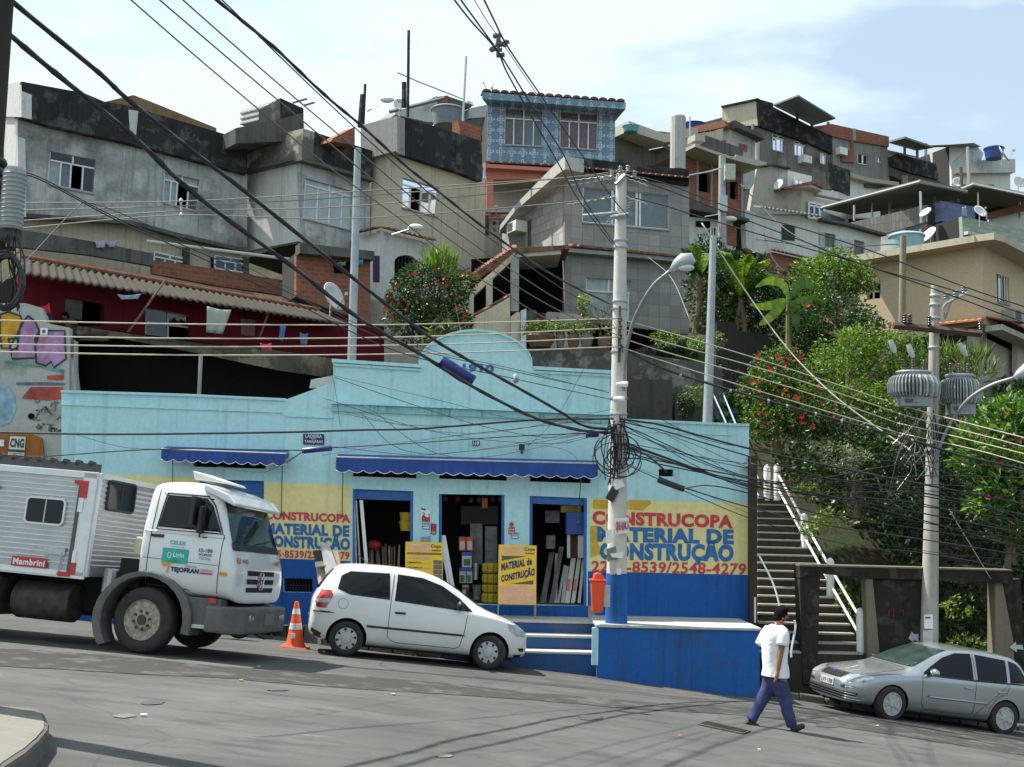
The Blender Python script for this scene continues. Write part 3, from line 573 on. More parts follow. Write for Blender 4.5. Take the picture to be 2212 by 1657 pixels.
m=MB(); P=[FL.hit(x,y,.32) for x,y in c1(790,232,850,240,836,392,800,380)]; m.prism(P,-FL.n*.3); m.build('pale_pillar',M_greyl,h)
P=[FL.hit(*c1(640,185)[0],-1.2),FL.hit(*c1(820,142)[0],-1.2),FL.hit(*c1(920,180)[0],-1.2),FL.hit(*c1(1330,345)[0],-1.2),FL.hit(*c1(1330,395)[0],-1.2),FL.hit(*c1(640,240)[0],-1.2)]
m=MB(); m.prism(P,-FL.n*1.6); m.build('rooftop_shed',wall('ochre_tiles',(.26,.17,.09),(.07,.05,.03),.5,.3,3),h)
tiles(h,FL,c1(910,178)[0],c1(1330,340)[0],-1.1,-1.9,.12,M_tile)
slab(h,FL,dd(40,462,281,478,373,503,534,540),-.1,.16,.12,M_mold2,'floor_slab')
# lower storey, set back under the slab
Wl(h,FL,dd(40,464,281,480,534,541,560,640,300,600,45,540),M_cream,[],3.,off=-.35,body=False)
wa=c1(948,1105,1140,1150,1140,1215,948,1185); wb=c1(1320,1128,1512,1155,1510,1235,1320,1205)
for q in (wa,wb):
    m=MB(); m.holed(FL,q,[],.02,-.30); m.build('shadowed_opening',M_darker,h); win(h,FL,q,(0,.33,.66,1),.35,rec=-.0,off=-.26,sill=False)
for a in (c1(1145,1070,1182,1078,1180,1250,1143,1240),c1(1516,1130,1546,1138,1546,1290,1514,1280)):
    m=MB(); m.holed(FL,a,[],.2,-.2); m.build('pillar',M_mold2,h)
Wl(h,FL,c1(0,990,165,1010,580,1080,880,1140,880,1215,500,1150,0,1095),M_mold2,[],.3,off=.8,name='garden_wall',body=False)
Wl(h,FL,c1(880,1180,1250,1230,1850,1330,1850,1420,1250,1330,880,1260),BRICK(38,'sooty_brick',.5),[],.3,off=.8,name='brick_parapet',body=False)
# --- second block: left-facing wall, corner, big window ---------------------------
FC=Fr(646,400,FL.hit(534,400).y-.9,38.); cy=FC.hit(646,400); FCl=Fr(646,400,cy.y,-38.)
h=thing('corner_house',FC.hit(646,540),'pale grey corner house with wide frosted window and black rooftop parapet','house')
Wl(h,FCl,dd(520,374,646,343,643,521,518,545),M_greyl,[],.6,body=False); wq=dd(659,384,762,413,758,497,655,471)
Wl(h,FC,dd(646,343,798,388,800,580,643,521),M_greyw,[wq],4); win(h,FC,wq,(0,.27,.52,.78,1),.16,glass=M_gw)
m=MB(); P=[FCl.hit(x,y,.2) for x,y in c1(1515,430,1862,348,1852,542,1505,622)]; m.prism(P,-FCl.n*.5); m.build('parapet',wall('sooty_patchy',(.15,.145,.13),(.03,.03,.028),.45,.6,.8,light=(.42,.39,.31)),h)
m=MB(); P=[FC.hit(x,y,.2) for x,y in dd(654,277,805,326,805,388,650,346)]; m.prism(P,-FC.n*.5); m.build('parapet',M_mold,h)
slab(h,FC,dd(644,345,800,389),-.1,.3,.1,M_mold2,'ledge'); slab(h,FCl,dd(520,375,645,345),-.1,.3,.1,M_mold2,'ledge')
m=MB(); P=[FC.hit(x,y,-.6) for x,y in c1(1447,345,1720,290,1865,250,1865,360,1860,420,1447,440)]; m.prism(P,-FC.n*2); m.build('tank_base',M_mold2,h)
m=MB(); P=[FC.hit(x,y,-.7) for x,y in c1(1722,160,1865,225,1865,352,1722,300)]; m.prism(P,-FC.n*1.6); m.build('tank_room',M_mold,h)
for px in (c1(1482,232,1602,200,1600,300,1480,328),c1(1607,196,1724,166,1720,270,1605,298)):
    P=[FCl.hit(x,y,-.9) for x,y in px]; m=MB()
    for k in range(6):
        a,b=P[0].lerp(P[3],k/6),P[1].lerp(P[2],k/6); c,d=P[0].lerp(P[3],(k+1)/6),P[1].lerp(P[2],(k+1)/6); o_=FCl.n*(.07 if k%2 else 0); m.hexa([c+o_,d+o_,d-FCl.n*.7,c-FCl.n*.7,a+o_,b+o_,b-FCl.n*.7,a-FCl.n*.7])
    t=m.build('water_tank',plain('white_fibre_tank',(.52,.53,.52),.5),bevel=.02); props(t,'ribbed white water tank, the '+('left' if px[0][0]<530 else 'right')+' one of two on the corner house roof','water tank','ribbed rooftop tanks')
m=MB()
for a,b in ((c1(1800,190)[0],c1(1885,165)[0]),(c1(1870,205)[0],c1(1932,188)[0])): m.tube([FC.hit(*a,-1),FC.hit(*b,-1)],.035,4)
m.build('iron_bar',M_mold2,h)
m=MB(); m.tube([FC.hit(*c1(1850,200)[0],-1),FC.hit(*c1(1868,345)[0],-.5)],.02,4); m.build('rail',M_steel,h)
# brick infill below
FB=Fr(700,600,35.6,25.); h=thing('brick_outbuilding',FB.hit(700,650),'unplastered brick outbuilding with laundry line below the pale corner house','house')
Wl(h,FB,dd(640,545,760,540,800,552,800,700,640,640),BRICK(25,'brickwork',.45),[],1.5)
m=MB(); m.holed(FB,dd(640,530,800,548,800,566,640,552),[],.5,.4); m.build('soot_beam',M_mold2,h)
m=MB(); m.holed(FB,dd(718,566,760,566,756,590,722,590),[],.05,.06); m.build('opening',M_darker,h)
# --- cream house left of centre ---------------------------------------------------
FM=Fr(840,420,40.,46.); FMl=Fr(840,420,40.,-35.)
h=thing('cream_house',FM.hit(900,540),'cream house with black rooftop parapet and tall aerial masts','house')
wq=c2(483,648,715,716,702,890,480,832)
Wl(h,FM,dd(840,322,1048,385,1048,600,838,600),M_cream,[wq],5); Wl(h,FMl,dd(778,335,840,322,838,620,778,640),M_cream,[],.5,body=False)
win(h,FM,wq,(0,.22,.5,.75,1),.22,curtain=[CUR_w,None,CUR_c,CUR_w,None,None],openc=(1,))
m=MB(); P=[FM.hit(x,y,.25) for x,y in dd(857,250,905,262,1008,294,1041,305,1041,392,998,375,925,352,858,330)]; m.prism(P,-FM.n*.7); m.build('parapet',M_mold,h)
m=MB(); P=[FMl.hit(x,y,.25) for x,y in dd(779,271,858,250,858,330,855,326,779,346)]; m.prism(P,-FMl.n*.4); m.build('parapet',wall('pale_sooty',(.33,.32,.30),(.05,.05,.045),.45,.6,.9),h)
m=MB(); m.holed(FM,c2(872,285,1002,330,1002,560,960,560,940,400,872,395),[],.4,-.3); m.build('brick_pier',BRICK(46,'brickwork',.4),h)
m=MB(); m.holed(FM,c2(215,330,215,440,70,420,80,400),[],.6,-.2); m.build('brick_parapet',BRICK(46,'brickwork',.4),h)
# annex with little tiled canopy
FA=Fr(822,560,38.5,40.); FAl=Fr(822,560,38.5,-20.); h=thing('annex',FA.hit(860,680),'small grey annex with tiled canopy and arched dark window above the flowering bush','house')
arc=[(852,610),(852,565)]+[(875.5-23.5*math.cos(t),565-14*math.sin(t)) for t in [math.pi*i/8 for i in range(9)]]+[(899,565),(899,622)]
Wl(h,FA,dd(822,498,935,528,975,720,820,720),M_greyl,[arc],3); Wl(h,FAl,dd(776,512,822,500,820,720,772,720),M_greyl,[],.4,body=False)
m=MB()
for k in range(1,6): x=852+47*k/6; m.tube([FA.hit(x,553,-.08),FA.hit(x,618,-.08)],.02,4)
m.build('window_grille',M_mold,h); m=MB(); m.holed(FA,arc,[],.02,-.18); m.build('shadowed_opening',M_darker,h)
tiles(h,FA,(822,497),(930,524),.35,-.1,.1,M_tile); tiles(h,FAl,(776,508),(822,497),.35,-.1,.1,M_tile)
m=MB(); m.holed(FAl,c2(305,1130,345,1130,345,1290,305,1290),[],.02,.03); m.build('purple_cloth',plain('purple_cloth',(.05,.025,.09),.9),h)
FR_=Fr(800,700,37.,10.); t=thing('stone_retaining_wall',FR_.hit(800,720),'rough grey stone retaining wall between tiled red house and flowering bush','wall'); Wl(t,FR_,dd(770,640,835,655,900,680,910,790,760,790),M_olive,[],1)
# --- crimson house with corrugated roof -------------------------------------------
FX=Fr(360,700,28.5,43.); h=thing('crimson_house',FX.hit(100,760),'low crimson house with long corrugated fibre-cement roof and clothes lines','house')
ow=dd(315,664,410,681,410,770,312,770); od=c1(400,1380,640,1430,640,1560,400,1560)
Wl(h,FX,dd(40,590,750,690,830,706,830,800,40,800),M_redw,[ow,od],1.5,inner=M_darker)
win(h,FX,ow,(0,.5,1),.30,frame=plain('old_window_frame',(.40,.38,.36),.6),openc=(1,))
m=MB(); m.holed(FX,c1(400,1385,520,1400,515,1520,400,1510),[],.03,-.1); m.build('door_leaf',plain('grimy_door',(.10,.095,.075),.7,var=.4),h)
e=[(62,600),(755,700)]; r_=[(42,553),(700,690)]
A,B=FX.hit(40,590,.75),FX.hit(762,704,.75); 
zA=A+Vector((0,0,.02)); 
C,D=FX.hit(46,556,-.9),FX.hit(660,672,-.9); C2=at(42,556,A.y+.95); D2=at(690,672,B.y+.6)
o=corr(h,[C2,D2,B,A],M_asb,'corrugated_roof',.177,.027,.02)
m=MB(); m.tube([C2+Vector((0,0,.05)),D2+Vector((0,0,.05))],.055,6); m.build('ridge_capping',plain('terracotta_ridge',(.36,.13,.09),.8,var=.35),h)
m=MB(); a,b=FX.hit(*c1(765,1630)[0],.5),FX.hit(*c1(1015,1280)[0],.9); m.tube([a,b],.03,5); m.build('prop_pole',M_wood,label='pale wooden prop leaning against the corrugated roof edge',cat='pole')
m=MB(); m.tube([FX.hit(*c1(1590,1640)[0],.4),FX.hit(*c1(1645,1490)[0],.6)],.03,5); m.build('roof_post',M_wood,h)
m=MB(); m.holed(FX,c1(1475,1515,1565,1525,1560,1625,1478,1615),[],.05,.03); m.build('mirror',plain('dusty_red_board',(.20,.06,.06),.5),h)
# laundry
def cloth(px,fr,off,mat,label,name='laundry',group='laundry on the crimson house line',sag=.03,bpx=None):
    P=[fr.hit(x,y,off) for x,y in px]; m=MB(); K,J=8,6; vs=[]
    for j in range(J+1):
        for i in range(K+1): q=P[0].lerp(P[1],i/K).lerp(P[3].lerp(P[2],i/K),j/J); vs.append(q+fr.n*(.035*math.sin(i*1.9+j*.4)*(j/J+.2))-Vector((0,0,sag*math.sin(math.pi*i/K)*(1-j/J))))
    m.add(vs,[(j*(K+1)+i,j*(K+1)+i+1,(j+1)*(K+1)+i+1,(j+1)*(K+1)+i) for j in range(J) for i in range(K)])
    o=m.build(name,mat,fix=False,smooth=True,label=label,cat='laundry',group=group); s_=o.modifiers.new('s','SOLIDIFY'); s_.thickness=.008; return o
cloth(c1(1272,1440,1420,1462,1372,1612,1262,1600),FX,.85,plain('grey_towel',(.42,.45,.38),.9),'large pale grey towel hanging from the corrugated roof edge')
cloth(c1(720,1368,868,1362,850,1395,740,1398),FX,.9,plain('pale_blue_cloth',(.25,.38,.45),.9),'pale blue rag draped over the line at the corrugated roof edge')
cloth(c1(1722,1550,1756,1555,1740,1660,1708,1640),FX,.7,plain('denim',(.10,.18,.35),.9),'narrow blue jeans leg hanging near the right end of the crimson wall')
cloth(dd(647,718,665,720,664,745,648,745),FX,.7,plain('denim',(.10,.18,.35),.9),'small blue garment hanging right of the blue jeans leg')
cloth(dd(562,741,586,741,588,774,566,770),FX,1.6,plain('hot_red_cloth',(.75,.02,.08),.8),'bright red cloth hanging over the stone edge above the blue wall')
cloth(c1(255,1440,300,1420,315,1480,265,1500),FX,.6,plain('red_shirt',(.5,.03,.03),.9),'red garment hanging at the left end of the crimson house')
for i,(a,lb,mt) in enumerate(((c1(585,1040,650,1032,645,1082,590,1082),'lilac checked cloth on the line below the long grey house',plain('lilac_cloth',(.38,.36,.50),.9)),(c1(655,1040,728,1030,705,1078,665,1075),'second lilac cloth right beside the first below the long grey house',plain('lilac_cloth',(.38,.36,.50),.9)))): cloth(a,FL,.9,mt,lb,group='lilac laundry')
cloth(dd(722,566,734,566,734,575,722,575),FB,.5,plain('green_rag',(.12,.22,.10),.9),'small green rag on the line before the brick outbuilding',group='rags at the brick outbuilding'); cloth(dd(735,565,746,565,746,574,735,574),FB,.5,plain('moss_rag',(.2,.25,.1),.9),'mossy rag between green and turquoise rags',group='rags at the brick outbuilding'); cloth(dd(774,560,784,560,784,571,774,571),FB,.5,plain('turq_rag',(.03,.30,.45),.9),'turquoise rag right of the grey light pole',group='rags at the brick outbuilding')
# ledge under crimson house
FG=Fr(200,720,26.9,8.); t=thing('street_side_ledge',FG.hit(170,760),'grey concrete parapet where a person leans beside the graffiti wall','parapet'); Wl(t,FG,dd(98,700,243,722,243,736,140,735,100,740),M_conc,[],.3)
# --- dark shed over the shop wall ---------------------------------------------------
h=thing('burnt_shed',FS.hit(400,850,-.3),'soot-black lean-to shed with one thin post above the light blue wall','shed')
SA=[at(142,724,26.2),at(245,728,26.3),at(432,764,26.3),at(600,800,26.3),at(722,817,26.3)]; top=[at(142,700,26.2),at(240,715,26.2),at(432,742,26.2),at(590,756,26.2),at(720,775,26.2)]
m=MB(); P=SA+top[::-1]; m.prism(P,Vector((.05,.9,.07))); m.build('roof',wall('mouldy_roof',(.085,.07,.055),(.02,.015,.012),.55,.6,.9,light=(.18,.15,.12)),h)
m=MB(); P=[at(x,y,26.95) for x,y in dd(140,700,720,775,720,930,140,930)]; m.prism(P,(0,.1,0)); m.build('back_wall',M_darker,h)  # near-black walls put the shed's inner shade into the colour
m=MB(); P=[at(155,700,26.2),at(155,900,26.2),at(150,900,26.95),at(150,700,26.95)]; m.prism(P,(.12,0,0)); P=[at(716,800,26.2),at(716,900,26.2),at(720,900,26.95),at(720,790,26.95)]; m.prism(P,(.1,0,0)); m.build('side_wall',M_darker,h)
m=MB(); P=[at(x,y,25.9) for x,y in dd(142,735,160,735,160,800,166,850,134,850,138,780)]; m.prism(P,(0,.25,0)); m.build('broken_wall_end',M_concl,h)
m=MB(); P=[at(x,y,25.85) for x,y in dd(141,732,158,732,157,772,142,772)]; m.prism(P,(0,.1,0)); m.build('hollow_bricks',BRICK(0,'brickwork',.2),h)
m=MB(); P=[at(x,y,25.9) for x,y in dd(668,838,672,820,720,811,720,826,690,838)]; m.prism(P,(0,.25,0)); m.build('broken_wall_end',M_concl,h)
m=MB(); m.tube([at(434,768,26.1),at(430,856,26.1)],.045,6); m.build('post',M_conc,h)
# --- graffiti wall, left edge -------------------------------------------------------
FGW=Fr(60,850,25.7,3.); h=thing('graffiti_wall',FGW.hit(60,980),'tall concrete retaining wall covered in graffiti at the left edge','wall')
Wl(h,FGW,dd(-60,655,55,655,90,665,100,690,100,698,150,708,150,850,140,1010,-60,1010),wall('grimy_wall',(.42,.43,.40),(.10,.11,.08),.5,.3,.9),[],.5)
GM={}
def gcol(n,c): return GM.setdefault(n,plain('spray_'+n,c,.8,var=.35,scale=4))
def gpatch(px,n,c,off=.01,outline=True):
    P=[FGW.hit(x,y,off) for x,y in px]; m=MB(); tri=tessellate_polygon([P]); m.add(P,[tuple(t) for t in tri]); m.build('spray_patch',gcol(n,c),h,fix=False)
    if outline: m=MB(); m.tube([FGW.hit(x,y,off+.005) for x,y in px+[px[0]]],.022,4,cap=False); m.build('spray_outline',gcol('outline',(.03,.07,.06)),h)
g0=cc(0,528,.2906*1.0) # crop 4(400x620)->: D=.2906*c
g=cc(0,528.2,.2906)
gpatch(g(0,520,60,500,150,530,170,580,120,680,70,770,10,770,0,680),'yellow',(.55,.30,.02)); gpatch(g(210,530,260,570,290,640,260,700,270,840,90,850,80,790,130,760,150,600),'mauve',(.42,.22,.42))
gpatch(g(300,640,480,640,490,850,400,915,380,870,340,900,270,880,260,760),'mauve',(.42,.22,.42)); gpatch(g(60,700,130,700,130,780,80,775),'white',(.55,.58,.55))
gpatch(g(0,1030,60,1060,110,1130,120,1220,80,1320,0,1360),'sky',(.25,.42,.52),.012,False); gpatch(g(160,1140,230,1060,470,1060,455,1150,350,1160,160,1145),'red',(.40,.07,.05),.012,False); gpatch(g(350,975,475,965,475,1005,420,1010,350,1000),'red',(.40,.07,.05),.012,False)
gpatch(g(30,860,480,930,475,960,300,915,30,880),'teal',(.12,.28,.24),.013,False); gpatch(g(120,1025,330,1022,480,1030,480,1045,120,1045),'slate',(.12,.15,.2),.012,False)
m=MB(); rg=random.Random(5)
for k in range(26):
    x,y=rg.uniform(250,450),rg.uniform(1150,1400); m.tube([FGW.hit(*g(x+rg.uniform(-30,30),y+rg.uniform(-25,25))[0],.015) for _ in range(4)],.008,3)
m.build('spray_scribble',gcol('scribble',(.07,.06,.06)),h)
m=MB(); c=FGW.hit(68,899,.0); m.lathe([(.065,0),(.065,-.03)],c,16,'y'); m.build('drain_hole',M_darker,h)
# club crest plaque on the wall
t=plate('crest_plaque',g(300,620,355,622,352,672,298,670),FGW,.05,M_white,'small white square plaque with a striped shield crest beside the leaning person','plaque',extra=[(.28,.3,.42,.7,plain('crest_green',(.02,.12,.05),.6)),(.42,.25,.58,.8,plain('crest_wine',(.25,.02,.05),.6)),(.58,.3,.72,.7,plain('crest_green',(.02,.12,.05),.6))])
# sign on orange hoarding
FO=Fr(50,970,25.6,4.); h=thing('orange_hoarding',FO.hit(50,1010),'rusty orange hoarding above the truck box carrying a fuel sign','hoarding')
m=MB(); m.holed(FO,g(-10,1395,210,1400,310,1440,330,1600,300,1700,-10,1700),[],.06); m.build('panel',wall('rust_orange',(.34,.13,.04),(.12,.05,.02),.45,.4,2),h)
plate('fuel_sign',g(75,1425,190,1430,180,1570,58,1562),FO,.05,plain('off_white_sign',(.62,.64,.58),.5),'square white sign reading CNG on the orange hoarding','sign',[('CNG',.06,.1,.94,.6,plain('dark_green_letters',(.02,.05,.03),.5),.05)],extra=[(.0,.70,1,.84,plain('dark_green_letters',(.02,.05,.03),.5)),(.05,.9,.95,.93,M_greyp)])
plate('small_sign',g(-10,1450,30,1452,28,1500,-10,1500),FO,.05,M_white,'small white notice at the far left of the orange hoarding','sign',extra=[(.55,.4,.9,.5,M_cyanp)])
# --- blue tiled house --------------------------------------------------------------
def azulejo():
    m,n,l,b=newmat('blue_azulejo'); t=n.new('ShaderNodeNewGeometry').outputs['Position']; sp=n.new('ShaderNodeSeparateXYZ'); l.new(t,sp.inputs[0])
    def M(op,a,b_=None,c=None):
        q=n.new('ShaderNodeMath'); q.operation=op
        for i,v in enumerate((a,b_,c)):
            if v is None: continue
            if isinstance(v,(int,float)): q.inputs[i].default_value=v
            else: l.new(v,q.inputs[i])
        return q.outputs[0]
    P=.455
    x=M('SUBTRACT',M('FRACT',M('DIVIDE',sp.outputs['X'],P)),.5); z=M('SUBTRACT',M('FRACT',M('DIVIDE',sp.outputs['Z'],P)),.5)
    r=M('SQRT',M('ADD',M('MULTIPLY',x,x),M('MULTIPLY',z,z))); an=M('ARCTAN2',z,x)
    pet=M('MULTIPLY_ADD',M('COSINE',M('MULTIPLY',an,4)),.12,.25); ringd=M('ABSOLUTE',M('SUBTRACT',r,pet)); ring=M('LESS_THAN',ringd,.065)
    pet2=M('MULTIPLY_ADD',M('COSINE',M('MULTIPLY_ADD',an,4,3.1)),.05,.12); inn=M('LESS_THAN',M('ABSOLUTE',M('SUBTRACT',r,pet2)),.045)
    dia=M('LESS_THAN',M('ADD',M('ABSOLUTE',x),M('ABSOLUTE',z)),.27)
    ns=M('GREATER_THAN',noise_node(n,l,t,14,3,.6),.40); f=M('MULTIPLY',M('MAXIMUM',ring,inn),ns)
    c=mix(n,l,dia,(.125,.215,.315),(.165,.285,.385)); c=mix(n,l,f,c,(.52,.60,.64)); c=mix(n,l,ramp(n,l,noise_node(n,l,t,1.5,5,.6),.4,.8),c,(.16,.25,.33)); l.new(c,b.inputs['Base Color']); b.inputs['Roughness'].default_value=.35; return m
M_azul=azulejo(); M_azuld=wall('azulejo_soffit',(.30,.36,.40),(.06,.07,.08),.5,.5,1.5)
FZ=Fr(1190,280,48.,5.); h=thing('blue_tiled_house',FZ.hit(1190,480),'two-storey house with blue and white patterned tiles above a coral ground floor','house')
wq1=c6(412,797,765,827,755,1150,408,1135); wq2=c6(921,832,1268,857,1260,1182,918,1162)
zo=c6(255,720,1428,815,1425,1330,250,1322)
Wl(h,FZ,zo,M_azul,[wq1,wq2],4); win(h,FZ,wq1,(0,.24,.5,.76,1),.27,curtain=[CUR_b,CUR_b,CUR_g,CUR_g,CUR_b,CUR_g]); win(h,FZ,wq2,(0,.25,.5,.76,1),.25,curtain=CUR_r,openc=())
A=[FZ.hit(x,y,.75) for x,y in c6(205,650,1522,745)]; B_=[FZ.hit(x,y,.0)+Vector((0,0,.10)) for x,y in c6(255,735,1430,830)]
m=MB(); up_=Vector((0,0,.28)); m.hexa([A[0]-up_,A[1]-up_,B_[1]-FZ.n*.3-up_*.6,B_[0]-FZ.n*.3-up_*.6,A[0],A[1],B_[1]-FZ.n*.3+up_,B_[0]-FZ.n*.3+up_]); m.build('eaves_slab',M_azul,h)
Fz2=Fr(1042,200,A[0].y,5.); tiles(h,Fz2,c6(203,640)[0],c6(1520,738)[0],.03,-1.3,.25,M_tile,'roof_tiles',.36,.07)
m=MB(); m.hexa([FZ.p(FZ.uz(1328,258)[0],FZ.uz(1328,262)[1],.0),A[1]-up_,A[1]-up_+Vector((.02,0,0)),FZ.p(FZ.uz(1328,258)[0]+.02,FZ.uz(1328,262)[1],0),B_[1],A[1],A[1]+Vector((.02,0,0)),B_[1]+Vector((.02,0,0))]); m.build('eaves_bracket',M_azuld,h)
tiles(h,FZ,(1046,358),(1200,366),.5,0,.08,M_tile,'roof_tiles',.3,.05)
Wl(h,FZ,c2(950,578,1420,598,1420,665,1042,665,1040,900,1000,900,1000,640,955,600),M_pink,[],.3,off=.12,body=False,name='coral_wall'); slab(h,FZ,[(1038,361),(1195,370)],0,.5,.15,M_pink,'coral_eaves')
m=MB(); m.holed(FZ,c2(1000,600,1420,620,1420,1000,1000,1000),[],.1,-1.6); m.build('inner_wall',M_beiged,h); m=MB(); m.holed(FZ,c2(1000,585,1420,605,1420,640,1000,640),[],1.6,0.); m.build('ceiling_beam',M_beiged,h)
m=MB(); m.holed(FZ,c2(1090,855,1130,855,1130,910,1090,910),[],.1,-1.4); m.build('dark_niche',M_darker,h)
m=MB(); m.tube([FZ.hit(*c2(990,560)[0],.5),FZ.hit(*c2(978,915)[0],.5)],.06,6); m.build('down_pipe',M_steel,h)
# star-pierced screens
def screen(px,fr,off,label,sc=.21,h_=None,m_=None):
    m=MB(); P=[fr.hit(x,y,off) for x,y in px]; us=[(q-fr.o).dot(fr.u) for q in P]; zs=[q.z for q in P]
    def inside(u,z):
        c=False; n=len(P)
        for i in range(n):
            j=(i-1)%n
            if (zs[i]>z)!=(zs[j]>z) and u<(us[j]-us[i])*(z-zs[i])/(zs[j]-zs[i])+us[i]: c=not c
        return c
    u=min(us)
    while u<max(us):
        z=min(zs)
        while z<max(zs):
            if inside(u+sc/2,z+sc/2):
                o=[fr.p(u,z,off),fr.p(u+sc,z,off),fr.p(u+sc,z+sc,off),fr.p(u,z+sc,off)]; q=[fr.p(u+sc/2+sc*.36*math.cos(R(45*k+202.5))*(1 if k%2 else .85),z+sc/2+sc*.36*math.sin(R(45*k+202.5))*(1 if k%2 else .85),off) for k in range(8)]
                b=len(m.v); m.v+=o+q; 
                for f in ((0,1,6,5,4),(1,2,8,7,6),(2,3,10,9,8),(3,0,4,11,10)): m.f.append(tuple(b+i for i in f)); m.m.append(0)
            z+=sc
        u+=sc
    o=m.build('pierced_screen',m_ or M_conc,h_,fix=False); s_=o.modifiers.new('s','SOLIDIFY'); s_.thickness=.08; return o
t=thing('balcony',FZ.hit(1068,530,1.5),'balcony with star-pierced concrete block front where a woman leans','balcony')
screen(c2(985,920,1115,920,1115,1072,985,1072),FZ,1.5,'',.27,t); m=MB(); m.holed(FZ,c2(975,905,1120,905,1120,922,975,922),[],.35,1.6); m.build('rail',M_beiged,t); m=MB(); m.holed(FZ,c2(960,1070,1125,1070,1125,1085,960,1085),[],1.6,1.6); m.build('floor_slab',M_conc,t)
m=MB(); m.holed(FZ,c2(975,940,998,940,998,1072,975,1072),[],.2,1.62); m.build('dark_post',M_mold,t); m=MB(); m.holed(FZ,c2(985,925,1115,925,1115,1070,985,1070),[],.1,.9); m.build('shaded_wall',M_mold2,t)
t=thing('stairway_screen',FZ.hit(1000,600,2.),'grey star-pierced screen wall climbing beside a hillside stairway','screen wall')
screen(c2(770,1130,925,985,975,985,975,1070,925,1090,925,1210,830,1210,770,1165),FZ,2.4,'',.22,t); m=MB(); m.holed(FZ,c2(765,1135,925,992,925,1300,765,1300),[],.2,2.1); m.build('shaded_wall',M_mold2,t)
m=MB(); m.holed(FZ,c2(915,1070,1190,1075,1190,1330,915,1330),[],.3,1.9); m.build('landing_wall',M_beiged,t); m=MB(); m.tube([FZ.hit(*c2(922,1080)[0],2.45),FZ.hit(*c2(924,1260)[0],2.45)],.07,6); m.build('white_pipe',M_white,t)
# --- grey tiled house with porch -----------------------------------------------------
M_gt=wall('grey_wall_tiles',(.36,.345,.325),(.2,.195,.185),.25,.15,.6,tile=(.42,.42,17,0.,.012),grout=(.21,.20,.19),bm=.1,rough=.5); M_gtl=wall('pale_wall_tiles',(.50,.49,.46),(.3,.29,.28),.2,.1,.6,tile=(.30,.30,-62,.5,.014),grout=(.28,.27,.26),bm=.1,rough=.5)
FT=Fr(1221,540,41.,17.); FTl=Fr(1221,540,41.,-62.)
h=thing('grey_tiled_house',FT.hit(1300,740),'grey tiled two-storey house with sloping roof edge and porch behind the concrete pole','house')
q1=[(1259,403),(1445,421),(1445,497),(1257,480)]; q2=[(1266,599),(1363,606),(1361,693),(1264,688)]
Wl(h,FT,[(1220,352),(1489,382),(1489,722),(1219,690)],M_gt,[q1,q2],5); win(h,FT,q1,(0,.34,.62,.66,1),0,frame=M_white,w=.07,curtain=[CUR_g]*4); win(h,FT,q2,(0,.62,.95,1),.32,frame=M_white,w=.06,curtain=[CUR_w,CUR_w,CUR_g,CUR_w,CUR_w])
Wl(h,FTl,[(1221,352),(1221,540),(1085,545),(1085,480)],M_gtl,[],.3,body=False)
m=MB(); P=[FT.hit(x,y,.12) for x,y in c2(1482,515,1850,560,2245,602,2245,700,1850,645,1486,595)]; m.prism(P,-FT.n*.5); m.build('parapet',M_mold,h)
tiles(h,FT,c2(1440,600)[0],c2(2245,675)[0],.45,.05,.1,M_tile,'roof_tiles',.24,.04)
# sloping white-edged slab on the left
PT=[FTl.hit(x,y,.55) for x,y in c2(1484,515,1484,598,1442,625,1180,850,1080,978,1085,940,1180,815,1400,590)]; m=MB(); m.prism(PT,-FTl.n*.75); m.build('sloping_roof_slab',M_concl,h)
m=MB(); P=[FTl.hit(x,y,.35) for x,y in c2(1440,618,1445,640,1180,868,1080,990,1080,972,1180,850)]; m.prism(P,-FTl.n*.35); m.build('roof_soffit',M_conc,h)
slab(h,FT,[(1219,541),(1365,553),(1489,566)],-.05,.42,.14,M_gt,'eaves'); tiles(h,FT,c2(1490,1088)[0],c2(2245,1165)[0],.5,.03,.12,M_tile,'roof_tiles',.24,.05)
t=thing('window_air_conditioner',FTl.hit(1130,500,.4),'white window air conditioner on the sunlit left wall of the grey tiled house','air conditioner'); m=MB(); a=FTl.hit(1127,507,.0); b=FTl.uz(1127,507); u_,z_=b
m.fbox(FTl,u_-.25,u_+.45,z_,z_+.42,0,.5); m.build('casing',M_white,t,bevel=.02); m=MB(); m.fbox(FTl,u_-.2,u_+.2,z_+.06,z_+.36,.5,.505); m.build('grille',M_greyp,t)
m=MB(); m.holed(FTl,c2(1258,915,1276,905,1276,1070,1258,1070),[],.02,.03); m.build('wall_pipe_recess',M_mold2,h); m=MB(); m.holed(FTl,c2(1215,1010,1240,1010,1240,1068,1215,1068),[],.02,.03); m.build('vent_recess',M_conc,h)
# porch
FPp=Fr(1114,600,38.4,-52.); porch=thing('porch',at(1114,740,38.4),'porch with terracotta tile roof, tiled pillars and cream stair wall beside the grey house','porch')
c7_=c7
A1=at(1030,596,40.6);A2=at(1114,538,38.6);A3=at(1228,531,38.0);A4=at(1232,541,41.2);A5=at(1120,528,42.5)
m=MB(); m.prism([at(1017,604,38.6),at(1032,590,40.),at(1118,534,38.9),at(1110,550,38.2)],(0,.0,-.0) if 0 else (0,1.,.05)); m.build('roof_slope',M_tile,porch)
K=13
for nm,(a,b) in (('roof_tiles',(at(1026,598,38.4),at(1114,541,38.1))),):
    m=MB()
    for k in range(K): q=a.lerp(b,(k+.5)/K); m.tube([q,q+Vector((0,.9,.3))],.14,6)
    m.build(nm,M_tile,porch)
m=MB(); m.prism([at(1112,536,38.1),at(1228,529,37.9),at(1230,537,37.9),at(1112,548,38.1)],(0,3.2,.3)); m.build('roof_front',M_tile,porch)
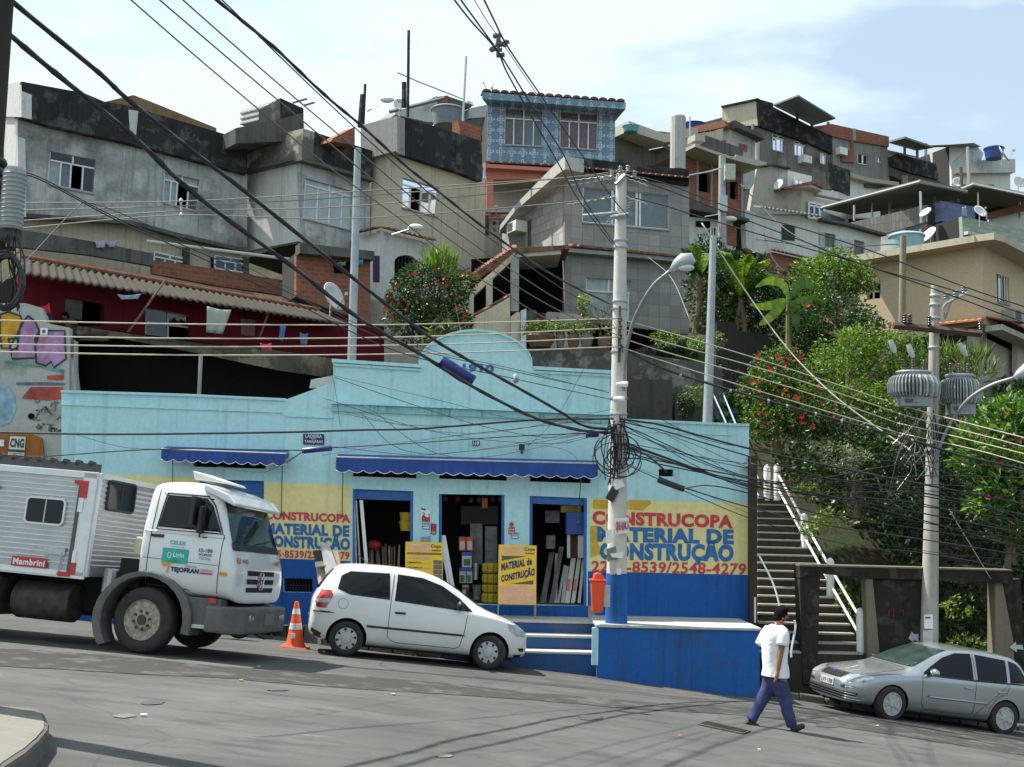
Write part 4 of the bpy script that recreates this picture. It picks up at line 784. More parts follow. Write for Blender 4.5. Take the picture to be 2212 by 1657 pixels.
m=MB(); m.prism([at(1112,546,38.15),at(1212,540,38.),at(1212,549,38.),at(1112,556,38.15)],(0,3.,.2)); m.build('beam',M_beiged,porch)
m=MB(); m.prism([at(1017,626,38.2),at(1112,545,38.1),at(1112,558,38.1),at(1017,645,38.2)],(0,.25,0)); m.build('cream_rafter',M_cream,porch)
for (x0,x1,y0,y1,mt) in ((1103,1121,553,672,M_gt),(1050,1056,603,662,M_cream),(1056,1064,597,662,M_beiged),(1014,1023,625,700,M_beiged)):
    m=MB(); m.prism([at(x0,y0,38.0),at(x1,y0,38.0),at(x1,y1,38.0),at(x0,y1,38.0)],(0,.35,0)); m.build('pillar',mt,porch)
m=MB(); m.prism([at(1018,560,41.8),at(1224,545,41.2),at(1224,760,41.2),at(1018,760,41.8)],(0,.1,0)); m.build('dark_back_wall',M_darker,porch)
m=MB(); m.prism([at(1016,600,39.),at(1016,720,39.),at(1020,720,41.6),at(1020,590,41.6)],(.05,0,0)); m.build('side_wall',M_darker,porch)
m=MB(); m.prism([at(*q,37.9) for q in c7(130,1180,330,1075,575,935,575,1600,130,1600)],(0,.25,0)); m.build('stair_wall',M_cream,porch)
m=MB(); m.tube([at(*q,37.9)+Vector((0,.1,.03)) for q in c7(120,1172,330,1062,580,915)],.06,4); m.build('coping',M_tile,porch)
m=MB(); m.prism([at(*q,37.7) for q in c7(580,1165,660,1105,690,1115,690,1600,580,1600)],(0,.2,0)); m.build('stair_wall',M_cream,porch)
m=MB(); m.prism([at(*q,37.6) for q in c7(697,1095,762,1070,762,1540,697,1530)],(0,.06,0)); m.build('gate_leaf',plain('white_metal_gate',(.55,.56,.6),.5),porch)
m=MB(); m.prism([at(*q,38.8) for q in c7(880,1120,985,1120,985,1310,880,1310)],(0,.06,0)); m.build('hanging_cloth',plain('wine_cloth',(.14,.01,.04),.8),porch); m=MB(); m.prism([at(*q,39.0) for q in c7(762,1090,880,1090,880,1320,762,1320)],(0,.06,0)); m.build('green_panel',plain('mossy_panel',(.10,.13,.09),.8),porch)
m=MB(); m.prism([at(*q,38.3) for q in c7(985,1130,1010,1105,1450,1140,1450,1520,985,1520)],(0,.2,0)); m.build('low_wall',M_gt,porch)
# planted terrace wall
ptl=thing('planted_terrace_wall',at(1300,900,33.),'dark stone retaining wall topped with a row of potted plants behind the shop','retaining wall')
m=MB(); P=[at(x,y,33.) for x,y in ((1132,752),(1330,756),(1560,790),(1565,940),(1330,940),(1132,940))]; m.prism(P,(0,4.5,.0)); m.build('wall',wall('dark_stone',(.10,.095,.085),(.025,.024,.02),.5,.5,1.4,light=(.22,.21,.18),bm=.7),ptl)
m=MB(); P=[at(x,y,32.6) for x,y in ((1356,819),(1452,821),(1452,910),(1356,905))]; m.prism(P,(0,.35,0)); m.build('mouldy_block',wall('mouldy_block',(.075,.07,.062),(.02,.02,.018),.5,.5,1.4),ptl)
m=MB(); P=[at(x,y,32.5) for x,y in ((1459,857),(1483,857),(1483,920),(1459,920))]; m.prism(P,(0,.35,0)); m.build('mouldy_block',wall('mouldy_block',(.075,.07,.062),(.02,.02,.018),.5,.5,1.4),ptl)
dw=thing('dark_garden_wall',at(1640,900,36.),'tall blackened garden wall below the palms beside the slender light pole','wall'); m=MB(); P=[at(x,y,36.) for x,y in ((1548,695),(1590,697),(1595,715),(1700,730),(1770,765),(1775,1000),(1545,1000))]; m.prism(P,(0,.4,0)); m.build('wall',wall('blackened_stone',(.035,.033,.03),(.01,.01,.01),.5,.5,1.4),dw)
# pots
rgp=random.Random(9)
PM=[plain('clay_pot',(.16,.09,.05),.8,var=.3),plain('stone_pot',(.17,.15,.13),.9,var=.3)]
def leafcloud(name,parent,blobs,n,size,mats,seed=1,flat=.3,asp=2.2,dens=1.,up=0.,**k):
    rg=random.Random(seed); m=MB(); tot=sum(b[3]*b[4]*b[5] for b in blobs)
    for b in blobs:
        c=Vector(b[:3]); rr_=Vector(b[3:6]); q=int(n*(b[3]*b[4]*b[5])**.85/sum((z[3]*z[4]*z[5])**.85 for z in blobs))
        for _ in range(q):
            d=Vector((rg.gauss(0,1),rg.gauss(0,1),rg.gauss(0,1))).normalized(); rad=rg.uniform(.15,1)**.42*(1+.16*noise.noise(d*2.7+c))
            p=c+Vector((d.x*rr_.x,d.y*rr_.y,d.z*rr_.z))*rad
            if noise.noise(p*1.7/max(.6,rr_.x*.6))<-.21: continue
            s_=size*rg.uniform(.6,1.35); ax_=(d*.6+Vector((rg.gauss(0,.7),rg.gauss(0,.7),rg.gauss(0,.5)+up-.25))).normalized(); sd_=ax_.cross(Vector((rg.gauss(0,1),rg.gauss(0,1),rg.gauss(0,1)))).normalized()*s_/asp/2
            nn=ax_.cross(sd_).normalized()*s_*.08
            m.mi=rg.randrange(len(mats)) if len(mats)>1 else 0
            m.add([p,p+ax_*s_*.45+sd_+nn,p+ax_*s_,p+ax_*s_*.45-sd_+nn],[(0,1,2,3)])
    return m.build(name,mats,parent,fix=False,**k)
for i,(x,y,w_,kind,lab) in enumerate(((1168,745,34,0,'wide stone trough with clipped dense green plant next to the white gate'),(1211,746,11,1,'dark tub with an upright pink flowering plant'),(1239,748,15,2,'round bellied clay pot with low green shoots'),(1268,747,15,3,'rounded clay pot with a tall yellow-green bushy plant'),(1306,752,16,4,'low grey pot with sparse bare stems right beside the concrete pole'))):
    b=at(x,y+4,32.9); s_=w_/79.; ty=thing('potted_plant',b,lab,'potted plant','potted plants on the terrace wall'); m=MB(); hgt=.42
    m.lathe([(s_*.6,0),(s_*.85,hgt*.4),(s_*.95,hgt*.75),(s_*.8,hgt*.95),(s_*.9,hgt),(s_*.75,hgt)],b+Vector((0,.2,0)),14); m.build('pot',PM[i%2],ty,smooth=40)
    t_=b+Vector((0,.2,hgt)); 
    if kind==0: leafcloud('foliage',ty,[(t_.x-.12,t_.y,t_.z+.12,.40,.3,.26),(t_.x+.25,t_.y,t_.z+.10,.35,.3,.22)],900,.09,[M_leafm,M_leafl],3)
    elif kind==1: leafcloud('foliage',ty,[(t_.x,t_.y,t_.z+.25,.2,.2,.32)],200,.12,[M_leafm,M_leafl],4); leafcloud('flowers',ty,[(t_.x,t_.y,t_.z+.35,.22,.2,.3)],25,.08,[M_flowerp],5)
    elif kind==2: leafcloud('foliage',ty,[(t_.x,t_.y,t_.z+.12,.24,.2,.16)],160,.12,[M_leafm,M_leafl],6,up=.8)
    elif kind==3: leafcloud('foliage',ty,[(t_.x,t_.y,t_.z+.28,.27,.25,.35),(t_.x-.1,t_.y,t_.z+.85,.16,.2,.35)],650,.10,[M_leafl,M_leafo],7); 
    else: leafcloud('foliage',ty,[(t_.x,t_.y,t_.z+.25,.3,.2,.3)],60,.1,[M_leafo],8)
    m=MB()
    for k in range(5+kind):
        a=t_+Vector((rgp.uniform(-.15,.15),0,-.05)); m.tube([a,a+Vector((rgp.uniform(-.15,.15),0,.35)),a+Vector((rgp.uniform(-.5,.4),0,(.9 if kind>2 else .4)))],.008,3)
    m.build('stems',M_trunk,ty)
# --- brick house right of centre ------------------------------------------------------
FBk=Fr(1490,440,52.,24.); h=thing('unfinished_brick_house',FBk.hit(1540,560),'unfinished orange brick house with arched opening and concrete roof beams','house')
aw=c8(258,625,258,480)+[(c8(325+68*-math.cos(t),480-95*math.sin(t))[0]) for t in [math.pi*i/8 for i in range(1,8)]]+c8(392,480,392,650); bw=c8(555,500,710,520,710,732,560,700)
Wl(h,FBk,c8(0,200,160,215,520,300,775,400,770,925,500,870,130,740,0,640),BRICK(24,'brickwork',.2),[aw,bw],3,inner=M_darker)
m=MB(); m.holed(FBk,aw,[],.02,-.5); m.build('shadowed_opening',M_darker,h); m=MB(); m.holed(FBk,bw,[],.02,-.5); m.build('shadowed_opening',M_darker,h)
m=MB(); m.holed(FBk,c8(605,505,640,510,640,715,608,710),[],.05,-.12); m.build('door_leaf',M_wood,h)
for px in (c8(236,250,258,250,255,770,232,770),c8(405,300,425,305,415,820,392,815),c8(748,400,770,405,772,930,748,925)): m=MB(); m.holed(FBk,px,[],.25,.03); m.build('concrete_column',M_conc,h)
m=MB(); m.holed(FBk,c8(50,165,270,250,500,320,520,290,865,375,865,400,760,415,500,350,270,280,50,200),[],1.6,1.2); m.build('roof_slab',M_beiged,h)
m=MB(); m.holed(FBk,c8(50,60,165,40,165,150,50,130),[],.6,1.2); m.build('parapet',M_concl,h); m=MB(); m.holed(FBk,c8(170,35,640,200,640,280,500,270,170,150),[],.3,.9); m.build('parapet',M_mold2,h)
m=MB(); m.holed(FBk,c8(130,755,500,870,800,960,800,1000,500,920,130,850),[],.8,.3); m.build('floor_beam',M_mold2,h)
Wl(h,FBk,c8(140,900,700,960,735,1300,140,1250),M_greyl,[],1,off=-.3,body=False,name='lower_wall'); m=MB(); m.holed(FBk,c8(595,1000,735,1040,735,1250,600,1220),[],.1,-.25); m.build('brick_infill',BRICK(24,'brickwork',.2),h)
m=MB(); m.holed(FBk,c8(460,1040,495,1045,495,1190,465,1190),[],.1,-.22); m.build('dark_window',M_darker,h); m=MB(); m.holed(FBk,c8(270,960,430,960,430,1040,270,1020),[],.1,-.24); m.build('dark_window',M_darker,h)
m=MB(); m.lathe([(.33,0),(.33,2.3),(.3,2.35)],FBk.hit(1464,367,1.6),12); m.build('concrete_stack',M_concl,h)
# block behind it
FBb=Fr(1579,300,60.,28.); FBbl=Fr(1579,300,60.,-40.); h=thing('bare_block_house',FBb.hit(1600,440),'bare grey block house with brick patch above the unfinished brick house','house')
Wl(h,FBb,c3(408,352,560,425,555,680,530,720,405,720),M_greyw,[],4); Wl(h,FBbl,c3(100,420,392,345,408,352,408,700,100,600),M_beiged,[],3,body=False)
m=MB(); m.holed(FBb,c8(722,75,820,100,820,180,725,150),[],.05,.02); m.build('brick_patch',BRICK(28,'brickwork',.2),h); m=MB(); m.holed(FBbl,c3(0,398,395,312,412,345,395,355,0,435),[],1,.5); m.build('roof_edge',BRICK(-40,'roofedge',.4),h); m=MB(); m.holed(FBb,c3(395,312,560,400,578,430,408,356),[],1.2,.5); m.build('roof_edge',M_mold2,h)
m=MB()
for a in (235,270): m.tube([FBbl.hit(*c3(a,440)[0],.9),FBbl.hit(*c3(a+12,360)[0],.9)],.03,4)
for y_ in (375,392,410,428): m.tube([FBbl.hit(*c3(238,y_)[0],.9),FBbl.hit(*c3(276,y_)[0],.9)],.025,4)
m.build('ladder',M_wood,label='small wooden ladder on the roof of the bare block house',cat='ladder')
# --- top ridge houses -----------------------------------------------------------------
FK=Fr(1636,300,84.,32.); FKl=Fr(1636,300,84.,-35.); h=thing('ridge_house',FK.hit(1700,400),'tall soot-streaked house with white casement windows at the top of the hill','house')
wsz=[c3(662,380,735,397,735,497,664,480),c3(796,420,864,437,862,525,798,512),c3(955,488,996,502,996,574,957,562)]
Mk=wall('soot_streaked',(.23,.22,.20),(.028,.028,.026),.6,.75,.35,light=(.30,.28,.25))
Wl(h,FK,c3(545,318,575,330,1035,480,1045,790,900,740,550,560),Mk,wsz,6)
for q in wsz: win(h,FK,q,(0,.3,.72,1),.22,frame=M_white,w=.12,curtain=CUR_g)
m=MB(); P=[FK.hit(x,y,.3) for x,y in c3(572,165,668,192,668,215,900,335,1032,395,1030,500,900,440,575,330)]; m.prism(P,-FK.n*1.); m.build('parapet',M_mold,h)
m=MB(); P=[FKl.hit(x,y,.3) for x,y in c3(355,212,570,163,573,330,355,330)]; m.prism(P,-FKl.n*1.); m.build('attic_wall',M_cream,h); m=MB(); P=[FKl.hit(x,y,.5) for x,y in c3(348,208,575,160,575,168,348,218)]; m.prism(P,-FKl.n*1.); m.build('roof_edge',M_mold,h)
Wl(h,FKl,c3(400,330,573,325,560,560,400,560),M_cream,[],3,body=False); m=MB(); m.holed(FK,c3(548,420,570,425,568,550,550,545),[],.3,.25); m.build('pale_post',M_concl,h)
m=MB(); P=[FKl.hit(x,y,.3) for x,y in c3(182,325,355,280,358,330,182,360)]; m.prism(P,-FKl.n*1.); m.build('low_attic',M_mold2,h)
# canopy
m=MB(); a,b,c_,d_=FK.hit(*c3(668,208)[0],-1.),FK.hit(*c3(820,150)[0],3.5),FK.hit(*c3(1050,290)[0],3.),FK.hit(*c3(912,330)[0],-1.5); m.prism([a,b,c_,d_],(0,0,.12)); m.build('zinc_canopy',M_zinc,h)
for a,b in (((815,190),(815,310)),((905,320),(905,345)),((1005,310),(1005,430))): m=MB(); m.tube([FK.hit(*c3(*a)[0],.0),FK.hit(*c3(*b)[0],.0)],.12,5); m.build('canopy_post',M_mold2,h)
for (x,y,fr,lb) in ((845,545,FK,'window air conditioner below the middle white casement of the ridge house'),(1065,495,Fr(1800,400,88.,32.),'window air conditioner on the brick storey beside a white window')):
    u_,z_=fr.uz(*c3(x,y)[0]); m=MB(); m.fbox(fr,u_-.42,u_+.42,z_-.3,z_+.25,.0,.6); o=m.build('window_air_conditioner',M_white,label=lb,cat='air conditioner')
FQ=Fr(1810,400,88.,32.); h=thing('brick_topped_house',FQ.hit(1860,400),'grey house with orange brick top storey between two canopied houses on the ridge','house')
wz=[c3(1080,474,1142,488,1140,556,1080,548),c3(1185,498,1250,515,1249,574,1186,565),c3(1300,520,1331,527,1331,562,1300,556)]
Wl(h,FQ,c3(1028,395,1370,460,1385,690,1150,650,1040,615),wall('grey_soot',(.27,.26,.25),(.05,.05,.045),.5,.6,.4),wz,6)
for q in wz: win(h,FQ,q,(0,.5,1),0,frame=M_white,w=.12,curtain=[CUR_g,None])
m=MB(); m.holed(FQ,c3(905,340,1015,322,1370,400,1370,462,1155,428,1155,560,1082,555,1082,478,1142,478,1140,425,1030,400,905,345),[],.4,.15); m.build('brick_storey',BRICK(32,'far_brick',.35),h)
m=MB(); m.holed(FQ,c3(1145,352,1162,355,1160,428,1145,425),[],.4,.25); m.build('concrete_column',M_conc,h)
FV=Fr(1960,450,92.,32.); h=thing('canopied_house',FV.hit(1960,520),'dark house with small zinc canopy and long blackened balcony on the ridge','house')
Wl(h,FV,c3(1372,440,1640,500,1640,700,1380,700),M_beiged,[],4,off=-1.2); m=MB(); m.holed(FV,c3(1375,525,1400,510,1642,570,1660,670,1500,630,1380,590),[],1.,.4); m.build('balcony',M_mold,h); m=MB(); m.holed(FV,c3(1380,590,1660,668,1770,720,1560,720,1380,640),[],1.,.2); m.build('floor_slab',M_mold2,h)
m=MB(); m.prism([FV.hit(*c3(1372,436)[0],-1),FV.hit(*c3(1475,408)[0],3),FV.hit(*c3(1650,468)[0],3),FV.hit(*c3(1545,485)[0],-1.2)],(0,0,.15)); m.build('zinc_canopy',M_zinc,h)
for x in (1475,1552,1605): m=MB(); m.tube([FV.hit(*c3(x,440)[0],.2),FV.hit(*c3(x,560)[0],.2)],.12,5); m.build('canopy_post',M_conc,h); m=MB(); m.tube([FV.hit(*c3(1475,640)[0],.8),FV.hit(*c3(1478,700)[0],.8)],.25,6); m.build('white_column',M_concl,h); m=MB(); m.holed(FV,c3(1425,495,1455,500,1455,530,1425,525),[],.1,-1.); m.build('dark_window',M_darker,h)
FW=Fr(2080,450,104.,22.); FWl=Fr(2080,450,104.,-42.); h=thing('white_ridge_house',FW.hit(2100,520),'chalk white house with corrugated roof edge and grey water tank room on the far ridge','house')
Wl(h,FWl,c3(1620,460,1762,448,1762,620,1640,570),M_whitew,[],5,body=False); Wl(h,FW,c3(1760,450,1915,448,1925,560,2125,548,2125,730,1765,735),M_whitew,[],5)
m=MB(); m.holed(FW,c3(1900,445,1955,500,1920,640,1770,620,1762,560),[],.2,.1); m.build('grey_stain_wall',M_greyl,h); m=MB(); m.holed(FW,c3(1925,552,2125,545,2125,628,1770,632,1770,600,1925,600),[],.6,.6); m.build('parapet',M_greyl,h)
m=MB(); m.prism([FW.hit(*c3(1615,452)[0],1.),FW.hit(*c3(1900,436)[0],1.),FW.hit(*c3(1945,458)[0],.5),FW.hit(*c3(1760,447)[0],1.5)],(0,2,.4)); m.build('roof',M_zinc,h)
m=MB(); m.holed(FW,c3(1990,692,2025,694,2025,712,1990,712),[],.1,.03); m.build('dark_window',M_darker,h); m=MB(); m.holed(FW,c3(1810,690,1850,692,1850,720,1810,720),[],.1,.03); m.build('dark_window',M_darker,h)
def tank(px,py,Y,r_,h_,col,label,lid=True,name='water_tank'):
    c=at(px,py,Y); m=MB(); m.lathe([(r_*.82,0),(r_*.98,h_*.78),(r_*1.04,h_*.8),(r_*1.04,h_*.86),(r_*.95,h_*.92),(r_*.5,h_*1.02),(.05,h_*1.05)],c,20); return m.build(name,col,label=label,cat='water tank',smooth=35)
M_tb=plain('blue_tank',(.03,.07,.26),.5); M_tg=plain('grey_tank',(.20,.22,.25),.6); M_tt=plain('teal_tank',(.12,.32,.36),.5); M_tc=plain('pale_cyan_tank',(.33,.52,.56),.5)
tank(*c3(2025,535)[0],103,.85,1.1,M_tb,'big blue water tank on top of the chalk white house at far right'); tank(*c3(180,372)[0],70,.75,.55,M_tb,'blue water tank beside a short mast above the bare block house')
tank(*c2(760,335)[0],47,.66,.80,M_tg,'large grey round water tank on the roof left of the blue tiled house'); tank(*c2(1885,372)[0],58,.40,.35,M_tt,'small teal water tank just right of the blue tiled house'); tank(*c2(2060,415)[0],62,.55,.30,M_tg,'low grey-blue tank between the blue tiled house and the bare block house')
tank(*c3(1490,1115)[0],46,.68,.80,M_tc,'large pale cyan water tank behind the beige house roof')
# roofs between
FJ=Fr(1400,320,60.,30.); h=thing('low_hipped_house',FJ.hit(1400,360),'low weathered house with pale overhanging slab right of the blue tiled house','house')
Wl(h,FJ,c2(1790,400,1860,420,2000,480,2209,440,2209,600,1790,560),M_mold2,[],3); m=MB(); m.holed(FJ,c2(1790,340,2010,420,2209,380,2209,430,2010,470,1790,400),[],1.5,1.2); m.build('roof_slab',M_beiged,h); m=MB(); m.holed(FJ,c2(1870,550,2209,445,2209,500,2209,590,1950,575),[],.4,3.2); m.build('low_wall',M_cream,h); m=MB(); m.holed(FJ,c2(2030,560,2209,520,2209,590,2030,580),[],.3,3.4); m.build('brick_strip',BRICK(30,'far_brick',.3),h)
h=thing('rooftop_sheds',at(900,260,52),'cluster of pale and brick rooftop rooms behind the cream house parapet','house')
FN=Fr(900,250,52.,30.); 
for px,mt in ((c2(405,250,590,205,660,170,665,330,600,330,405,285),M_greyl),(c2(662,170,740,160,740,225,662,230),BRICK(30,'far_brick',.3)),(c2(740,165,900,220,870,235,745,222),M_mold2),(c2(660,350,1000,290,1000,420,850,400,660,400),M_mold2),(c2(870,240,985,215,1000,290,870,300),M_concl)):
    m=MB(); m.holed(FN,px,[],2.,.0+.1*len(px)); m.build('rooftop_room',mt,h)
m=MB(); m.tube([FN.hit(*q,1.2) for q in c2(405,245,590,200,740,160)],.08,4); m.build('roof_edge',M_zinc,h)
# --- white and rubble houses in the middle of the slope ---------------------------------
FR6=Fr(1700,400,74.,30.); FR6l=Fr(1700,400,74.,-30.)
h=thing('patched_hill_house',FR6.hit(1700,470),'patched rough stone and cream house with small blue window on mid hill','house')
M_rub=wall('rubble_render',(.42,.39,.33),(.16,.14,.11),.5,.3,1.8,bm=1.)
Wl(h,FR6,c3(548,585,650,580,905,640,905,760,1130,785,1130,1000,540,1000),M_whitew,[],6)
m=MB(); m.holed(FR6,c3(548,600,650,585,650,720,820,700,820,880,500,880,530,700),[],.3,.3); m.build('rubble_wall',M_rub,h)
m=MB(); m.holed(FR6,c3(650,585,740,605,740,715,655,735),[],.2,.25); m.build('grey_render_patch',M_greyw,h); m=MB(); m.holed(FR6,c3(818,720,895,745,895,880,818,880),[],.2,.32); m.build('cream_wall',M_cream,h)
m=MB(); m.holed(FR6,c3(650,735,835,695,895,720,895,742,835,712,655,748),[],1.6,1.2); m.build('tile_canopy',M_tile,h); m=MB(); m.holed(FR6,c3(700,735,835,705,900,735,900,755,835,730),[],1.6,1.); m.build('canopy_slab',M_concl,h)
m=MB(); m.holed(FR6,c3(548,578,640,575,735,600,735,608,640,585,548,592),[],1.,.6); m.build('roof_edge',M_mold2,h)
q=c3(888,800,980,820,980,905,888,895); win(h,FR6,q,(0,.35,.7,1),.2,frame=M_white,w=.12,off=.55,rec=0,glass=plain('blue_green_pane',(.02,.08,.12),.2),sill=False); q=c3(800,655,855,668,850,695,800,690); win(h,FR6,q,(0,.5,1),0,frame=M_white,w=.1,off=.25,rec=0,curtain=CUR_w,sill=False)
m=MB(); m.holed(FR6,c3(900,735,1080,755,1130,790,1130,812,900,765),[],.5,.6); m.build('parapet',M_greyl,h)
h=thing('white_back_house',at(1850,440,78),'whitewashed low building half hidden behind the big zinc canopy','house'); FR7=Fr(1850,420,78.,28.)
Wl(h,FR7,c3(1040,655,1225,680,1400,700,1400,900,1050,900),M_whitew,[],4); m=MB(); m.holed(FR7,c3(1010,610,1225,665,1400,690,1400,712,1225,690,1040,640),[],1.2,.6); m.build('eaves',M_olive,h); m=MB(); m.holed(FR7,c3(1225,690,1375,700,1310,720,1225,712),[],.2,.2); m.build('mouldy_patch',M_mold2,h)
m=MB(); m.holed(FR7,c3(905,590,1042,640,1040,790,915,740),[],.3,1.5); m.build('sooty_gable',M_mold,h)
# --- long white house ---------------------------------------------------------------------
F8=Fr(1690,540,55.,34.); h=thing('long_white_house',F8.hit(1780,640),'long peeling white house with dark green shutter above the trees','house')
ws=[c3(718,938,805,945,805,1041,718,1033),c3(985,988,1052,1000,1052,1085,985,1078),c3(1165,1030,1230,1045,1230,1135,1165,1125)]
Wl(h,F8,c3(540,860,950,915,1330,1000,1325,1250,1000,1250,850,1190,540,1100),wall('peeling_white',(.70,.69,.64),(.20,.19,.16),.30,.3,.5,light=(.60,.58,.52)),ws,5)
m=MB(); m.holed(F8,c3(486,845,542,865,545,1110,500,1080),[],.3,.05); m.build('grey_end_wall',M_greyl,h); m=MB(); m.holed(F8,c3(600,1120,780,1160,900,1290,600,1290),[],.3,.6); m.build('brick_outhouse',BRICK(34,'far_brick',.3),h); m=MB(); m.holed(F8,c3(705,1210,742,1215,742,1255,705,1250),[],.1,.62); m.build('dark_window',M_darker,h)
tiles(h,F8,c3(545,850)[0],c3(930,905)[0],.5,0,.15,M_zinc,'roof_edge',.26,.06); slab(h,F8,c3(930,905,1100,935,1330,1000),0,.35,.12,M_mold2,'roof_edge'); tiles(h,F8,c3(600,1120)[0],c3(790,1165)[0],.9,.5,.1,M_tile,'roof_tiles',.25,.05)
m=MB(); m.holed(F8,ws[0],[],.06,-.06); m.build('shutter',plain('dark_green_shutter',(.012,.045,.03),.7),h)
for q in ws[1:]: m=MB(); m.holed(F8,q,[],.06,-.08); m.build('shutter',plain('grey_board_shutter',(.17,.16,.14),.8,var=.4),h)
m=MB(); m.holed(F8,c3(945,985,985,990,985,1085,1050,1090,1050,1140,950,1150),[],.02,.012); m.build('damp_patch',M_greyw,h); m=MB(); m.holed(F8,c3(1085,1020,1160,1035,1160,1120,1075,1085,1040,1060),[],.02,.012); m.build('damp_patch',M_greyl,h)
# --- houses under the two big zinc canopies --------------------------------------------------
F9=Fr(2000,500,62.,30.); F9l=Fr(2007,480,62.,-38.); h=thing('purple_tiled_house',F9.hit(2030,560),'house with violet-blue tiled balcony beneath a wide dark zinc canopy','house')
M_vio=wall('violet_tiles',(.18,.21,.36),(.12,.14,.24),.3,.3,.6,tile=(.3,.3,30,0,.015),grout=(.13,.15,.25)); M_pgr=wall('pale_green_tiles',(.40,.46,.40),(.28,.33,.29),.3,.2,.6,tile=(.4,.2,30,.5,.02),grout=(.27,.33,.28))
wv=c3(1663,985,1785,1015,1786,1060,1663,1075)
Wl(h,F9,c3(1618,935,1838,970,1840,1200,1618,1200),M_vio,[wv],4); win(h,F9,wv,(0,.5,1),.38,frame=M_white,w=.1,curtain=[plain('plum_curtain',(.15,.02,.10),.9),CUR_c,None,None],sill=False)
m=MB(); m.holed(F9,c3(1615,815,1820,850,1826,972,1618,936),[],.4,.9); m.build('balcony_wall',M_vio,h); 
m=MB(); P=[F9l.hit(x,y,.6) for x,y in c3(1100,935,1330,885,1612,815,1612,922,1330,1000)]; m.prism(P,-F9l.n*.2); m.build('corrugated_side',wall('old_roof_sheet',(.27,.26,.24),(.13,.12,.10),.4,.2,1.5,tile=(.2,4.,-38,0,.02),grout=(.17,.16,.14)),h)
Wl(h,F9l,c3(1325,1000,1610,930,1620,1200,1325,1200),M_whitew,[],3,body=False); 
zc_=plain('canopy_underside',(.06,.06,.065),.8); 
def canopy(pts,label,posts):
    t=thing('zinc_canopy',at(*pts[0]),label,'canopy'); P=[at(*p) for p in pts]; m=MB(); m.prism(P,(0,0,.14)); m.build('roof_sheet',M_zinc,t)
    m=MB(); m.tube([P[0],P[1],P[2]],.09,5); m.build('pale_edge',plain('dusty_zinc_edge',(.26,.25,.23),.6),t)
    for (x0,y0,x1,y1,Y) in posts: m=MB(); m.tube([at(*c3(x0,y0)[0],Y),at(*c3(x1,y1)[0],Y)],.07,5); m.build('post',M_steel,t)
    return t
canopy([c3(962,838)[0]+(69,),c3(1572,676)[0]+(60,),c3(1858,738)[0]+(62,),c3(1790,790)[0]+(72,),c3(1150,880)[0]+(78,)],'wide dark zinc canopy standing on thin posts over the violet-tiled house',[(1165,820,1165,915,63),(1275,790,1275,900,66),(1382,760,1382,890,66),(1572,735,1576,930,59.5),(1660,745,1660,820,64)])
canopy([c3(1790,735)[0]+(74,),c3(1905,690)[0]+(64,),c3(2280,770)[0]+(62,),c3(2280,800)[0]+(76,),c3(1850,880)[0]+(84,)],'second dark zinc canopy at the right edge behind the wide one',[(1928,740,1928,850,66),(2180,800,2185,900,66)])
t=thing('canopy_back_room',at(*c3(1500,860)[0],74.),'dark shaded room walls seen beneath the zinc canopies','room'); m=MB(); P=[at(*q,79.) for q in c3(960,840,1572,700,1860,760,1900,850,2260,800,2260,1010,960,935)]; m.prism(P,(0,.2,0)); m.build('back_wall',M_mold,t); m=MB(); P=[at(*q,72.) for q in c3(962,850,1110,905,1110,935,962,905)]; m.prism(P,(0,.2,0)); m.build('glass_rail',plain('grey_glass_rail',(.22,.24,.27),.4),t)
FPG=Fr(2120,520,58.,24.); h=thing('pale_green_tiled_house',FPG.hit(2120,600),'house faced with pale green wall tiles behind the beige house roof','house'); Wl(h,FPG,c3(1828,888,2190,962,2300,990,2300,1180,1838,1100),M_pgr,[],4); slab(h,FPG,c3(1836,985,2300,1092),0,.3,.15,M_greyl,'band')
m=MB(); P=[at(*q,66.) for q in c3(1985,870,2260,800,2260,1020,2000,960)]; m.prism(P,(0,.2,0)); m.build('upper_wall',M_whitew,h); m=MB(); P=[at(*q,65.5) for q in c3(1980,868,2260,795,2260,840,1985,905)]; m.prism(P,(0,.2,0)); m.build('brick_strip',BRICK(0,'far_brick',.3),h)
cl=Fr(2000,480,57.5,0); cloth(c3(1830,830,1850,825,1862,892,1822,885),cl,0,plain('lilac_cloth',(.38,.36,.50),.9),'lilac cloth hanging at the corner of the violet-tiled balcony',group='hill laundry')
# --- beige house right ------------------------------------------------------------------------
FE=Fr(2124,620,38.,37.); FEl=Fr(2124,620,38.,-42.); h=thing('beige_house',FE.hit(2124,760),'large beige rendered house with projecting roof slab and barred windows at right','house')
we=[c3(2040,1240,2118,1265,2120,1428,2045,1410)]; wlft=c3(1243,1305,1329,1298,1329,1395,1243,1402); wl2=c5(2038,268,2116,285,2116,450,2040,438)
Wl(h,FE,c3(1958,1070,2300,1190,2300,1730,1958,1545),M_beige,we,6); Wl(h,FEl,c3(1190,1150,1958,1065,1962,1548,1250,1690,1190,1690),M_beige,[wlft],4,body=False)
m=MB(); m.holed(FEl,wlft,[],.05,-.25); m.build('dark_opening',M_darker,h); win(h,FEl,wlft,(0,.5,1),.5,frame=plain('green_bars',(.25,.33,.30),.5),openc=(0,1,2,3),sill=False)
for q,fr,of in ((we[0],FE,0),(wl2,FE,-.35)):
    m=MB(); P=[fr.hit(x,y,of-.03) for x,y in q]
    for k in range(1,5): m.tube([P[0].lerp(P[1],k/5),P[3].lerp(P[2],k/5)],.015,4)
    m.build('window_bars',M_white,h); win(h,fr,q,(0,.5,1),0,frame=M_black,w=.08,off=of,rec=.12,curtain=[CUR_w,None])
